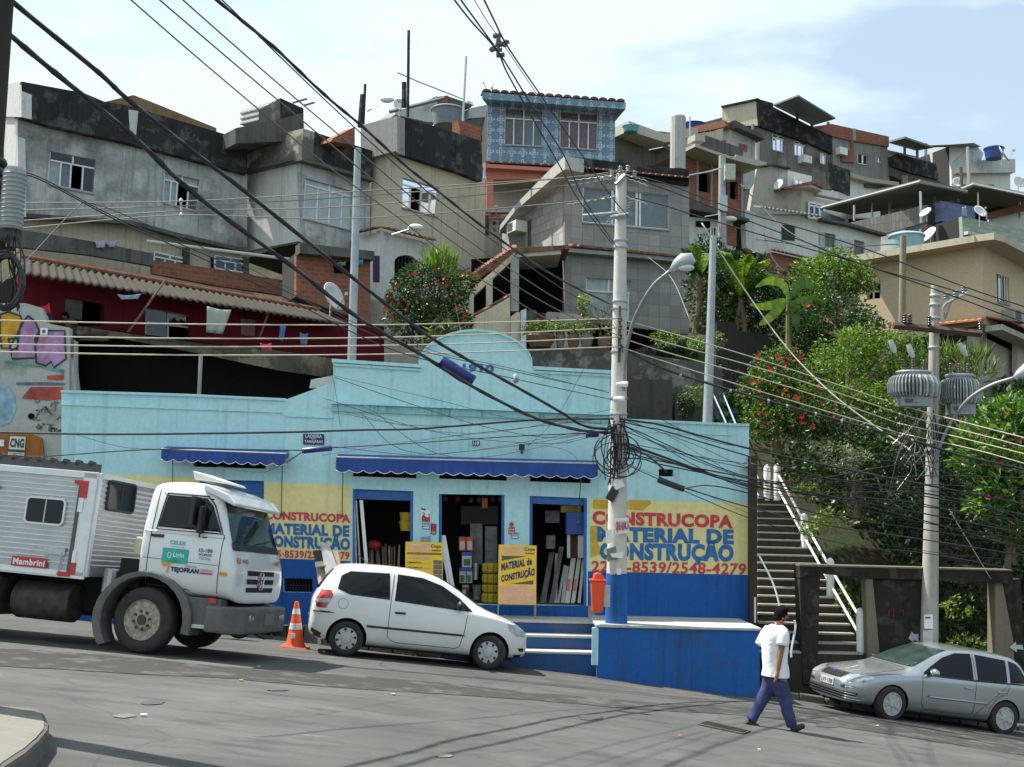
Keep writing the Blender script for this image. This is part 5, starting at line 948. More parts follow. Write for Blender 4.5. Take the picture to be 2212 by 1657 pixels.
for fr,ln in ((FEl,c3(1225,1150,1600,1090,1958,1030)),(FE,c3(1958,1030,2100,1105,2300,1215))): slab(h,fr,ln,-.3,.75,.22,M_beiged if fr is FE else M_cream,'roof_slab')
m=MB(); a=FE.hit(*c3(1958,1030)[0]); m.prism([a+FE.n*.75,a+FE.n*.75+Vector((-.9,.2,0))*0,a+FEl.n*.75,a],(0,0,-.22)) if 0 else m.prism([a,a+FEl.n*.75,a+(FE.n+FEl.n)*.62,a+FE.n*.75],(0,0,-.22)); m.build('roof_slab',M_cream,h)
Wl(h,FE,c3(1958,1590,2300,1760,2300,2200,1958,2200),M_beiged,[],4,off=-.35); 
tiles(h,FE,c3(1975,1545)[0],c3(2300,1690)[0],.75,-.3,.28,M_tile,'roof_tiles',.2,.04); tiles(h,FEl,c3(1700,1572)[0],c3(1975,1545)[0],.6,-.2,.2,M_tiler,'roof_tiles',.2,.04)
slab(h,FE,c3(1968,1562,2300,1710),0,.6,.18,M_beiged,'canopy_slab'); m=MB(); m.holed(FE,c5(2170,170,2240,200,2240,640,2170,620),[],.2,.0); m.build('pilaster',M_beiged,h)
m=MB(); P=[FEl.hit(x,y,-.4) for x,y in c5(1700,130,1958,135,1958,620,1700,620)]; m.prism(P,-FEl.n*.3); m.build('lower_side_wall',M_greyw,h)
t=thing('window_air_conditioner',FE.hit(*c3(2110,1540)[0],.3),'grey window air conditioner under the barred window of the beige house','air conditioner'); u_,z_=FE.uz(*c3(2072,1540)[0]); m=MB(); m.fbox(FE,u_,u_+.75,z_,z_+.42,.0,.45); m.build('casing',plain('old_ac_casing',(.35,.33,.28),.6),t,bevel=.02); m=MB(); m.fbox(FE,u_+.06,u_+.4,z_+.07,z_+.36,.45,.455); m.build('grille',M_greyp,t)
t=thing('pale_strip_lamp',F9.hit(*c3(1600,850)[0],1.2),'white satellite panel on the post of the wide canopy','panel') if 0 else None
# --- satellite dishes ---------------------------------------------------------------------------
M_dish=plain('dish_white',(.62,.63,.62),.5)
def dish(px,py,Y,r_,az,el,label,mast=1.,tilt=0,name='satellite_dish',mat=None):
    c=at(px,py,Y); t=thing(name,c-Vector((0,0,mast)),label,'satellite dish'); d=Vector((math.sin(R(az))*math.cos(R(el)),-math.cos(R(az))*math.cos(R(el)),math.sin(R(el))))
    a=d.cross(Vector((0,0,1))).normalized(); b=a.cross(d).normalized(); m=MB(); vs=[c-d*r_*.22]; fs=[]; n=20
    for ring in (.35,.7,1.):
        for k in range(n): an=2*math.pi*k/n; vs.append(c+(a*math.cos(an)+b*math.sin(an))*r_*ring+d*r_*(-.22+.22*ring*ring))
    for k in range(n): fs.append((0,1+k,1+(k+1)%n))
    for j in range(2):
        for k in range(n): k2=(k+1)%n; fs.append((1+j*n+k,1+(j+1)*n+k,1+(j+1)*n+k2,1+j*n+k2))
    m.add(vs,fs); o=m.build('reflector',mat or M_dish,t,fix=False,smooth=True); s_=o.modifiers.new('s','SOLIDIFY'); s_.thickness=.02
    m=MB(); f=c+d*r_*.95-b*r_*.25; m.tube([c-b*r_*.9-d*.03,f],.015+r_*.01,4); m.box(f-Vector((1,1,1))*r_*.10,f+Vector((1,1,1))*r_*.10); m.build('feed_arm',M_steel,t); m=MB(); m.tube([c-d*r_*.25,c-d*r_*.35-Vector((0,0,mast))],.03,5); m.build('mast',M_steel,t); return t
dish(*c2(472,200)[0],45.,.30,20,25,'white satellite dish with dark lettering at the corner of the cream house parapet',.6)
o_=dish(*c2(1025,85)[0],47.5,.33,-62,25,'grey satellite dish seen edge-on at the left end of the blue tiled house roof',.35)
dish(*c2(890,200)[0],53.,.22,-20,10,'small white dish near the tall mast behind the cream house parapet',.4); dish(*c9(1563,860)[0],57.,.36,20,30,'white satellite dish on the pale green tiled terrace at right',.7); dish(*c9(955,1130)[0],47.,.40,-70,35,'edge-on white dish beside the pale cyan water tank',.5)
dish(*c9(1835,200)[0],101.,.8,60,30,'pale dish beside the big blue water tank on the far ridge',.9); dish(*c9(1305,525)[0],92.,.45,0,20,'tiny white dish on a post below the chalk white house',.5); dish(*c3(700,690)[0],72.,.35,-50,20,'tiny white dish on the grey patched wall in the middle of the hill',.3); dish(*c3(2180,675)[0],70.,.4,10,20,'small pale dish at the far right skyline',.5)
dish(722,640,33.,.43,60,20,'large white satellite dish tilted behind the slender grey pole on the left',1.)
dish(*c9(925,870)[0],59.,.33,-60,40,'narrow white antenna panel fixed to the canopy post',.4)
dlt=Fr(*c2(472,175)[0],44.7,15.); text_on('lettering','ViA',[dlt.hit(x,y) for x,y in c2(452,170,495,164,495,188,455,196)],M_greyp,o_ if 0 else [x for x in bpy.data.objects if x.name.startswith('satellite_dish')][0],bold=.02)
# --- masts and aerials ------------------------------------------------------------------------------
def mast(pts,r_,mat,label,cat='mast',group=None,name='aerial_mast',parent=None):
    m=MB(); m.tube([at(*p) for p in pts],r_,5); return m.build(name,mat,label=label,cat=cat,group=group)
mast([(883,66,42),(881,252,42)],.055,M_mold,'tallest dark mast rising from the corner of the cream house parapet'); mast([(873,178,42.3),(873,232,42.3)],.09,M_mold,'short thick dark post right beside the tallest mast')
mast([(789,182,41),(785,268,41)],.05,M_mold,'thin dark rod on the left corner of the cream house roof'); mast([(784,205,41),(778,275,41)],.10,M_mold,'thick dark stub post on the left corner of the cream house roof')
mast([(1007,122,43),(998,300,43)],.045,M_steel,'tall grey aerial mast standing on the black parapet left of the blue tiled house'); mast([(859,157,43),(900,175,43),(1000,214,43)],.03,M_steel,'long thin aerial boom reaching left from the grey mast',cat='aerial')
mast([(c3(155,275)[0])+(58,),(c3(158,415)[0])+(58,)],.04,M_steel,'thin rod by the blue tank above the bare block house'); mast([c9(1335,350)[0]+(90,),c9(1345,600)[0]+(90,)],.12,M_wood,'weathered wooden pole with crossarm in front of the chalk white house',cat='pole',name='wooden_pole'); mast([c9(1412,120)[0]+(91,),c9(1430,580)[0]+(91,)],.14,M_concl,'pale concrete pole in front of the chalk white house',cat='pole',name='concrete_pole')
def lampette(pts,Y,label):
    t=thing('wall_street_lamp',at(*pts[0],Y),label,'street lamp'); P=[at(x,y,Y) for x,y in pts]; m=MB(); m.tube(P,.025,5); m.build('arm',M_steel,t); m=MB(); q=P[-1]; d=(P[-1]-P[-2]).normalized(); m.ball(q+d*.2,(.26,.15,.11),10,6); m.build('lamp_head',M_white,t,smooth=True); return t
lampette(c2(268,245,330,205,360,188),41,'small street lamp reaching right from the rod on the cream house roof'); lampette(c2(420,1000,500,975,530,966),37.5,'small street lamp on a thin arm over the little tiled canopy')
lampette(c8(330,925,500,895,570,925),45,'small street lamp on the grey pole behind the palms')
# ---------------------------------------------------------------- trees, palms, shrubs
def tree(name,label,cat,base,trunk_top,blobs,n,size,mats,seed,flowers=None,group=None,asp=2.2,trunk_r=.12,up=0.,limbs=7,flat=None):
    b=Vector(base); t=thing(name,b,label,cat,group); tt=Vector(trunk_top); rg=random.Random(seed)
    m=MB(); mid=b.lerp(tt,.5)+Vector((rg.uniform(-.2,.2),0,0)); m.tube(spline([b,mid,tt],4),[trunk_r*(1-.5*i/8) for i in range(9)],8)
    for k in range(limbs):
        bl=blobs[k%len(blobs)]; e=Vector(bl[:3])+Vector((rg.uniform(-.5,.5)*bl[3],rg.uniform(-.5,.5)*bl[4],rg.uniform(-.2,.7)*bl[5])); s0=b.lerp(tt,rg.uniform(.55,1)); P=spline([s0,s0.lerp(e,.5)+Vector((rg.uniform(-.2,.2),0,rg.uniform(-.1,.3))),e],3); m.tube(P,[trunk_r*.5*(1-.8*i/6) for i in range(7)],5)
    m.build('trunk',M_trunk,t,smooth=60)
    leafcloud('crown',t,blobs,n,size,mats,seed,asp=asp,up=up)
    if flowers:
        mt,nf,fs=flowers; proto=None
        for _ in range(nf):
            bl=rg.choice(blobs); d=Vector((rg.gauss(0,1),-abs(rg.gauss(0,1))-.3,rg.gauss(0,.8))).normalized(); p=Vector(bl[:3])+Vector((d.x*bl[3],d.y*bl[4],d.z*bl[5]))*rg.uniform(.8,1.02)
            if proto is None:
                mm=MB()
                for k in range(6):
                    a=k*1.05; u=Vector((math.cos(a),-.5,math.sin(a))).normalized(); w=Vector((-math.sin(a),0,math.cos(a)))*.35; mm.add([(0,0,0),(u+w)*fs,(u*1.35)*fs,(u-w)*fs],[(0,1,2,3)])
                proto=mm.build('flower',mt,t,fix=False,world=False); f=proto
            else: f=proto.copy(); COL.objects.link(f)
            f.location=p-b; f.rotation_euler=(rg.uniform(-.5,.5),rg.uniform(0,6),rg.uniform(-.9,.9)); q=rg.uniform(.6,1.25); f.scale=(q,q,q)
    return t
def bl(px,py,Y,rx,ry,rz): q=at(px,py,Y); return (q.x,q.y,q.z,rx,ry,rz)
g_=lambda px,py,Y: at(px,py,Y)
# red hibiscus left of centre
tree('flowering_shrub','dense dark green hibiscus bush with red blooms between cream annex and porch','shrub',g_(925,740,33),g_(925,640,33),[bl(925,640,33,1.15,1.0,1.0),bl(885,690,33,.75,.8,.7),bl(965,690,33,.8,.8,.7),bl(900,600,33,.6,.6,.45),bl(990,610,33,.55,.6,.4),bl(855,660,33,.35,.4,.5)],9000,.115,[M_leafd,M_leafm],11,(M_flower,46,.055))
tree('palm_tuft','small bright upright palm tuft poking out above the hibiscus bush','plant',g_(950,640,33.3),g_(950,600,33.3),[bl(952,580,33.3,.35,.3,.30)],260,.45,[M_leafl],12,asp=7,trunk_r=.05,up=2.5)
tree('palm_tuft','little yellowing palm tuft at the lower right side of the hibiscus bush','plant',g_(947,760,32),g_(947,720,32),[bl(947,690,32,.28,.3,.15),bl(942,722,32,.25,.3,.12)],200,.38,[M_leafo,M_leafm],13,asp=8,trunk_r=.04)
# slope vegetation right
tree('shrub_tree','big dark leafy tree mass beneath the palms beside the slender light pole','tree',g_(1600,780,37),g_(1600,650,37),[bl(1560,620,38,1.2,1.2,1.3),bl(1620,640,38,1.4,1.3,1.3),bl(1540,670,37,.7,.8,.7),bl(1680,660,38,1.0,1.,1.),bl(1530,560,39,.7,.9,.9)],11000,.15,[M_leafd,M_leafd,M_leafm],21)
tree('broadleaf_tree','airy bright green tree standing before the long white house','tree',g_(1800,760,38),g_(1800,620,38),[bl(1790,600,38,1.25,1.1,.75),bl(1740,640,37.5,.8,.9,.6),bl(1850,600,38,.7,.8,.55),bl(1810,560,38,.7,.7,.35),bl(1740,590,38,.5,.6,.5)],8000,.14,[M_leafl,M_leafm,M_leafl],22,asp=2.6)
tree('flowering_shrub','dark green hibiscus mass with few red blooms in front of the beige house','shrub',g_(1820,800,34),g_(1820,720,34),[bl(1800,690,35,1.3,1.,.85),bl(1860,720,34.5,.9,.9,.6),bl(1750,700,36,.8,.8,.6),bl(1730,740,36,1.,.8,.6)],8500,.12,[M_leafd,M_leafm],23,(M_flower,12,.05))
tree('broadleaf_tree','feathery light green tree filling the slope left of the transformer pole','tree',g_(1830,980,30),g_(1830,850,30),[bl(1830,760,31,.9,.8,.6),bl(1880,800,31,1.2,1.,.9),bl(1800,820,30.5,1.,.9,.8),bl(1930,770,31,.8,.8,.7),bl(1860,730,31,.6,.6,.4),bl(1960,740,31,.6,.6,.5),bl(1860,880,30,1.2,1.,.7)],15000,.115,[M_leafl,M_leafm,M_leafl],24,asp=3.4)
tree('flowering_shrub','tall dark green hibiscus shrub with red flowers above the concrete stairway','shrub',g_(1680,980,28.6),g_(1680,880,28.6),[bl(1680,800,29,.75,.7,.6),bl(1650,850,28.8,.7,.7,.6),bl(1700,860,28.8,.9,.8,.6),bl(1660,910,28.4,.75,.7,.5),bl(1740,900,28.6,.8,.8,.5),bl(1700,770,29,.4,.5,.3)],12000,.095,[M_leafd,M_leafm,M_leafl],25,(M_flower,48,.05))
tree('slope_shrub','dark tangled shrub mass on the bank behind the transformer pole','shrub',g_(1850,1120,28),g_(1850,1010,28),[bl(1780,960,28.2,.9,.8,.6),bl(1870,990,28.2,1.1,.9,.8),bl(1950,1010,28.4,1.1,.9,.9),bl(1830,920,28.6,.8,.8,.5),bl(1980,930,28.8,.9,.8,.9),bl(1930,1080,27.6,.8,.6,.5)],10500,.11,[M_leafd,M_leafd,M_leafm],26)
tree('slope_shrub','grey-leaved straggly shrub hanging over the bank beside the stairway','shrub',g_(1840,1080,27.6),g_(1840,1000,27.4),[bl(1810,985,27.3,.45,.4,.35),bl(1850,1000,27.3,.4,.4,.35)],1100,.08,[leafmat('grey_leaf',(.10,.13,.08),(.26,.30,.20))],27,trunk_r=.05)
tree('frangipani_tree','broad frangipani tree with pale glossy leaves and pink flowers at the right edge','tree',g_(2190,1330,26.5),g_(2190,1150,26.5),[bl(2150,960,26.5,.9,.8,.7),bl(2200,900,26.8,.9,.8,.55),bl(2110,1000,26.5,.55,.6,.45),bl(2180,1060,26.3,.9,.8,.6),bl(2130,1090,26.3,.45,.6,.35),bl(2210,1140,26.2,.6,.6,.4),bl(2250,1000,26.5,.9,.9,1.)],8500,.21,[M_leafy,M_leafy,M_leafm],28,(M_flowerp,42,.045),asp=2.9,up=.6)
tree('slope_shrub','dark shrubs in deep shade behind the frangipani tree','shrub',g_(2080,1180,28),g_(2080,1080,28),[bl(2070,1000,28.4,1.1,.8,1.),bl(2100,1120,28.,1.2,.8,.9),bl(2200,1180,28.,1.2,.8,.9),bl(2060,900,29,.7,.8,.8),bl(2020,1120,27.8,.7,.6,.6)],7500,.12,[M_leafd],29)
tree('reed_clump','clump of narrow reed leaves below the beige house wall','plant',g_(2050,860,33),g_(2050,830,33),[bl(2050,800,33,.9,.5,.5),bl(2110,800,33,.5,.4,.5)],700,.5,[M_leafm,M_leafo],30,asp=12,trunk_r=.03,up=1.5)
# weeds on the bank
for i,(x,y,Y,rx,rz,lb) in enumerate(((1790,1120,26.9,.45,.25,'bright weeds growing on the earth bank beside the stair rail'),(1740,1060,27.2,.3,.2,'small weeds near the top white stair posts'),(1840,1375,25.6,.3,.25,'green weeds behind the silver car roof left of the transformer pole'),(2090,1400,25.7,.45,.3,'leafy weeds between the pole and the last concrete column'),(2070,1310,26.0,.35,.25,'low plants on the shaded bank right of the pole'),(1822,1310,25.9,.16,.5,'weeds climbing beside the lower white stair posts'),(1745,1140,26.6,.2,.15,'tuft of grass beside the stair wall'))):
    q=at(x,y,Y); leafcloud('weeds',None,[(q.x,q.y,q.z,rx,.3,rz)],int(700*max(rx,rz)),.10,[M_leafm,M_leafl,M_leafo],40+i,label=lb,cat='weeds')
for i,(x,y,Y,rx,rz,lb,mts) in enumerate(((1440,728,34.2,.45,.28,'dry thin-leaved bush in front of the grey tiled wall',[M_leafo,M_leafm]),(1530,735,34,.5,.35,'olive bush just left of the slender light pole',[M_leafo,M_leafm]),(1500,745,33.8,.2,.15,'low bright plant on the terrace wall',[M_leafl]),(1498,850,32.3,.4,.35,'fern clump hanging beside the mouldy blocks',[M_leafm,M_leafl]),(1483,880,32.3,.25,.35,'dark creeper between the two mouldy blocks',[M_leafd]),(1560,820,34,.6,.6,'dark creeper on the garden wall',[M_leafd]),(1500,555,50,.35,.6,'small green bush beneath the brick house',[M_leafl,M_leafm]))):
    q=at(x,y,Y); leafcloud('bush',None,[(q.x,q.y,q.z,rx,.3,rz)],int(1300*max(rx,rz)),.08,mts,60+i,label=lb,cat='bush')
# palm and banana fronds
def frond(m,base,tip,sag,w,n=14,leaf=True,rg=random):
    P=spline([base,base.lerp(tip,.5)+Vector((0,0,sag)),tip],n//2); up_=Vector((0,0,1)); L_=len(P)-1
    for i in range(1,L_):
        d=(P[i+1]-P[i-1]).normalized(); s_=d.cross(up_).normalized(); t=i/L_; ln=w*math.sin(math.pi*min(1,t*.85+.12))
        for sg in (-1,1):
            e=P[i]+s_*sg*ln+d*ln*.6-Vector((0,0,ln*(.35+.3*rg.random()))); q=d*.035*max(1,w); m.add([P[i]-q,P[i]+q,e],[(0,1,2)])
    m2=P; return P
def palm(name,label,base,top,fr_,w,mats,seed,cat='palm'):
    b=Vector(base);tt=Vector(top); t=thing(name,b,label,cat); rg=random.Random(seed); m=MB(); m.tube(spline([b,b.lerp(tt,.5)+Vector((.05,0,0)),tt],4),.09,8); m.build('trunk',M_trunk,t)
    for dx,dz,sg in fr_:
        m=MB(); P=frond(m,tt,tt+Vector((dx,rg.uniform(-.5,.5),dz)),sg,w,36,rg=rg); m.tube(P,.012,3); m.build('frond',rg.choice(mats),t,fix=False)
    return t
palm('palm_tree','feathery palm with arching bright fronds beside the slender light pole',g_(1500,720,37),g_(1512,600,37),[(-.6,.9,.3),(-.2,1.0,.2),(.3,.8,.4),(.7,.5,.5),(.9,.0,.5),(-.7,.3,.3),(.9,.7,.4),(-.3,-.4,.4)],.30,[M_leafl,M_leafm],71)
palm('palm_tree','second palm with wide fronds right of the slender light pole',g_(1608,760,37),g_(1600,640,37),[(.2,1.25,.3),(.8,1.1,.35),(1.1,.6,.4),(-.5,1.2,.3),(-.9,.7,.3),(1.2,.1,.4),(-.8,.1,.3),(.4,-.5,.3),(-.2,-.5,.3),(.5,1.3,.2)],.36,[M_leafl,M_leafm,M_leafl],72)
def blade(m,P,w):
    for i in range(len(P)-1):
        t0,t1=i/(len(P)-1),(i+1)/(len(P)-1); d=(P[i+1]-P[i]).normalized(); s_=d.cross(Vector((.2,1,.1))).normalized(); w0,w1=w*math.sin(math.pi*min(.98,t0*.9+.06)),w*math.sin(math.pi*min(.99,t1*.9+.06)); f=Vector((0,0,-.25*w))
        m.add([P[i],P[i+1],P[i+1]+s_*w1+f,P[i]+s_*w0+f,P[i+1]-s_*w1+f,P[i]-s_*w0+f],[(0,1,2,3),(0,5,4,1)])
t=thing('banana_plant',g_(1702,900,35),'banana plant with split drooping leaves among the slope shrubs','banana plant'); m=MB(); m.tube([g_(1702,860,35),g_(1704,640,35)],[.10,.08],8); m.build('stem',plain('banana_stem',(.16,.15,.06),.8,var=.4),t)
for P in ([(1704,645),(1690,612),(1660,605),(1632,618)],[(1704,645),(1725,615),(1750,612),(1770,625)],[(1704,650),(1690,650),(1650,660),(1620,655)],[(1704,660),(1740,668),(1760,690),(1776,714)],[(1710,650),(1740,645),(1780,648),(1800,655)],[(1704,650),(1715,665),(1720,690),(1722,715)],[(1700,650),(1680,668),(1655,690),(1640,700)]):
    m=MB(); blade(m,spline([g_(x,y,34.7) for x,y in P],5),.13); m.build('leaf',random.choice([M_leafm,M_leafl]),t,fix=False)
# undergrowth covering the slope
def under(x0,x1,y0,y1,n,size,mats,seed,name,dz=.0,hmax=.5):
    rg=random.Random(seed); m=MB()
    for _ in range(n):
        x,y=rg.uniform(x0,x1),rg.uniform(y0,y1)
        if noise.noise(Vector((x*.5,y*.5,3.3)))<-.12: continue
        p=Vector((x,y,hz(x,y)+rg.random()**2*hmax)); a=Vector((rg.gauss(0,.6),rg.gauss(-.4,.5),rg.gauss(.6,.6))).normalized(); s_=size*rg.uniform(.6,1.5); sd_=a.cross(Vector((rg.gauss(0,1),rg.gauss(0,1),rg.gauss(0,1)))).normalized()*s_*.24; m.mi=rg.randrange(len(mats)); m.add([p,p+a*s_*.5+sd_,p+a*s_,p+a*s_*.5-sd_],[(0,1,2,3)])
    return m.build(name,mats,kind='stuff',fix=False,label=None)
under(6.9,24,26.6,33,26000,.15,[M_leafd,M_leafd,M_leafm],81,'undergrowth'); under(4.5,26,32,48,22000,.26,[M_leafd,M_leafm],82,'undergrowth'); under(-8,4,31,46,5000,.22,[M_leafd,M_leafm],83,'undergrowth'); under(6.4,14,25.6,27.6,5500,.09,[M_leafd,M_leafm,M_leafo],84,'bank_weeds',hmax=.25)
under(.5,4.9,22.6,22.95,0,.1,[M_leafm],86,'kerb_weeds') if 0 else None
# ---------------------------------------------------------------- vehicles
from mathutils.bvhtree import BVHTree
def paint(name,col,metal=0,rough=.32,coat=1.,dirt=.35):
    m,n,l,b=newmat(name); t=n.new('ShaderNodeTexCoord').outputs['Object']; sp=n.new('ShaderNodeSeparateXYZ'); l.new(t,sp.inputs[0])
    mr=n.new('ShaderNodeMapRange'); mr.inputs['From Min'].default_value=.75; mr.inputs['From Max'].default_value=.2; mr.inputs['To Max'].default_value=dirt; l.new(sp.outputs['Z'],mr.inputs[0])
    z=noise_node(n,l,t,3,6,.7); mu=n.new('ShaderNodeMath'); mu.operation='MULTIPLY'; l.new(mr.outputs[0],mu.inputs[0]); l.new(z,mu.inputs[1]); ad_=n.new('ShaderNodeMath'); ad_.operation='MULTIPLY_ADD'; l.new(ramp(n,l,noise_node(n,l,t,1.6,7,.7),.45,.8),ad_.inputs[0]); ad_.inputs[1].default_value=.10; l.new(mu.outputs[0],ad_.inputs[2])
    l.new(mix(n,l,ad_.outputs[0],col,(.25,.21,.16)),b.inputs['Base Color']); b.inputs['Metallic'].default_value=metal; b.inputs['Roughness'].default_value=rough; b.inputs['Coat Weight'].default_value=coat; b.inputs['Coat Roughness'].default_value=.04; return m
M_cw=paint('white_car_paint',(.72,.72,.70)); M_cs=paint('silver_car_paint',(.40,.43,.45),.65,.30); M_tw=paint('white_truck_paint',(.70,.71,.71),dirt=.5)
M_cg=plain('tinted_car_glass',(.008,.009,.010),.08,objc=True,spec=.28); M_ws=plain('windscreen_glass',(.030,.050,.045),.05,objc=True,spec=.6,var=.4,scale=2)
M_tyre=plain('tyre_rubber',(.028,.027,.026),.85,objc=True,scale=9,var=.3); M_rim=plain('wheel_cover',(.42,.43,.44),.4,.4,objc=True); M_trim=plain('black_trim',(.02,.02,.02),.5,objc=True); M_lamp=plain('lamp_glass',(.36,.39,.41),.12,.0,coat=1,objc=True,var=.3,scale=12)
M_tail=plain('tail_light_red',(.42,.01,.02),.15,coat=1,objc=True,var=.3,scale=14); M_amb=plain('amber_lens',(.75,.25,.03),.2,objc=True); M_chr=plain('chrome',(.62,.63,.64),.12,.95,objc=True); M_gap=plain('panel_gap',(.015,.015,.015),.9); M_under=plain('underbody',(.012,.012,.012),.9)
M_fend=plain('grey_plastic',(.11,.11,.105),.6,objc=True,var=.2); M_rust=wall('rusty_rim',(.22,.19,.15),(.13,.06,.03),.5,.1,5)
def place(root,rear,ang,wb,lift=0.,roll=0.):
    "stand a vehicle on the sloping road: rear axle ground point, heading in degrees"
    a=R(ang); d=Vector((math.cos(a),math.sin(a),0)); A=Vector((rear[0],rear[1],0)); B=A+d*wb; A.z=gz(A.x,A.y)+.008+lift; B.z=gz(B.x,B.y)+.008+lift
    f=(B-A).normalized(); L_=Vector((-d.y,d.x,0)); L_.z=(gz(A.x+L_.x,A.y+L_.y)-gz(A.x,A.y))+roll; L_=(L_-f*L_.dot(f)).normalized(); u=f.cross(L_)
    root.matrix_world=Matrix.Translation(A)@Matrix((f,L_,u)).transposed().to_4x4()
def rim_fox(m,y,s,r):
    m.lathe([(r*.70,s*.0),(r*.66,s*.02),(r*.3,s*.035),(.0,s*.045)],(0,y,0),28,'y')
def wheel(parent,c,r,w,kind,steer=0.):
    "wheel: tyre part with rim sub-part; outer side is +-y by sign of c.y"
    s=1 if c[1]>0 else -1; m=MB(); h=w/2
    m.lathe([(r*.60,-h*.8),(r*.72,-h),(r*.92,-h),(r*.985,-h*.8),(r,-h*.5),(r,h*.5),(r*.985,h*.8),(r*.92,h),(r*.72,h),(r*.60,h*.8)],(0,0,0),36,'y',caps=False)
    wh=thing('wheel',c,None,None); wh.parent=parent
    ty=m.build('tyre',M_tyre,wh,smooth=45,world=False); rm=MB(); yo=s*h*.72
    if kind=='hub':
        rm.lathe([(r*.66,yo),(r*.62,yo+s*.018),(r*.30,yo+s*.022),(r*.26,yo+s*.035),(.001,yo+s*.038)],(0,0,0),32,'y'); rb=rm.build('rim',M_rim,wh,smooth=40,world=False); hm=MB()
        for k in range(8):
            a=k*math.pi/4+.2; f=lambda rr_,da:Vector((rr_*math.cos(a+da),yo+s*.0255,rr_*math.sin(a+da))); hm.face(*[f(r*.60,-.15),f(r*.60,.15),f(r*.42,.06),f(r*.42,-.06)])
        hm.build('rim_hole',M_gap,wh,fix=False,world=False)
    elif kind=='alloy':
        rm.lathe([(r*.68,yo),(r*.66,yo+s*.02),(r*.61,yo+s*.018),(r*.60,yo-s*.03)],(0,0,0),36,'y')
        for k in range(7):
            for da in (-.11,.11):
                a=k*2*math.pi/7+da; a2=k*2*math.pi/7+da*.35*3.; d=Vector((math.cos(a),0,math.sin(a))); d2=Vector((math.cos(a2),0,math.sin(a2))); q=Vector((-math.sin(a),0,math.cos(a)))*.011; p0=d2*r*.12+Vector((0,yo+s*.012,0)); p1=d*r*.64+Vector((0,yo+s*.012,0)); z_=Vector((0,s*.012,0)); rm.hexa([p0-q-z_,p1-q-z_,p1+q-z_,p0+q-z_,p0-q+z_,p1-q+z_,p1+q+z_,p0+q+z_])
        rm.lathe([(r*.20,yo),(r*.19,yo+s*.03),(.001,yo+s*.034)],(0,0,0),20,'y'); rm.build('rim',plain('alloy_silver',(.55,.56,.57),.3,.3,objc=True),wh,smooth=40,world=False)
        hm=MB(); hm.lathe([(r*.60,yo-s*.025),(.001,yo-s*.025)],(0,0,0),24,'y'); hm.build('brake_disc',M_gap,wh,world=False)
    else:
        rm.lathe([(r*.63,yo),(r*.61,yo+s*.03),(r*.575,yo+s*.01),(r*.50,yo-s*.05),(r*.36,yo-s*.09),(r*.33,yo+s*.01),(r*.22,yo+s*.03),(r*.16,yo+s*.03)],(0,0,0),36,'y'); rm.build('rim',plain('dusty_rim',(.34,.31,.25),.7,.2,var=.4,scale=14,objc=True),wh,smooth=40,world=False)
        hm=MB(); hm.lathe([(r*.16,yo+s*.035),(r*.15,yo+s*.0),(.001,yo+s*.0)],(0,0,0),20,'y')
        for k in range(8): a=k*math.pi/4+.2; hm.lathe([(.024,yo+s*.03),(.022,yo+s*.055),(.001,yo+s*.057)],(r*.27*math.cos(a),0,r*.27*math.sin(a)),8,'y')
        for k in range(8): a=k*math.pi/4+.5; hm.lathe([(.030,yo-s*.012),(.001,yo-s*.012)],(r*.45*math.cos(a),0,r*.45*math.sin(a)),10,'y')
        hm.build('wheel_nuts',plain('hub_dark',(.05,.04,.035),.7,objc=True),wh,world=False)
    wh.rotation_euler=(0,0,steer); return wh
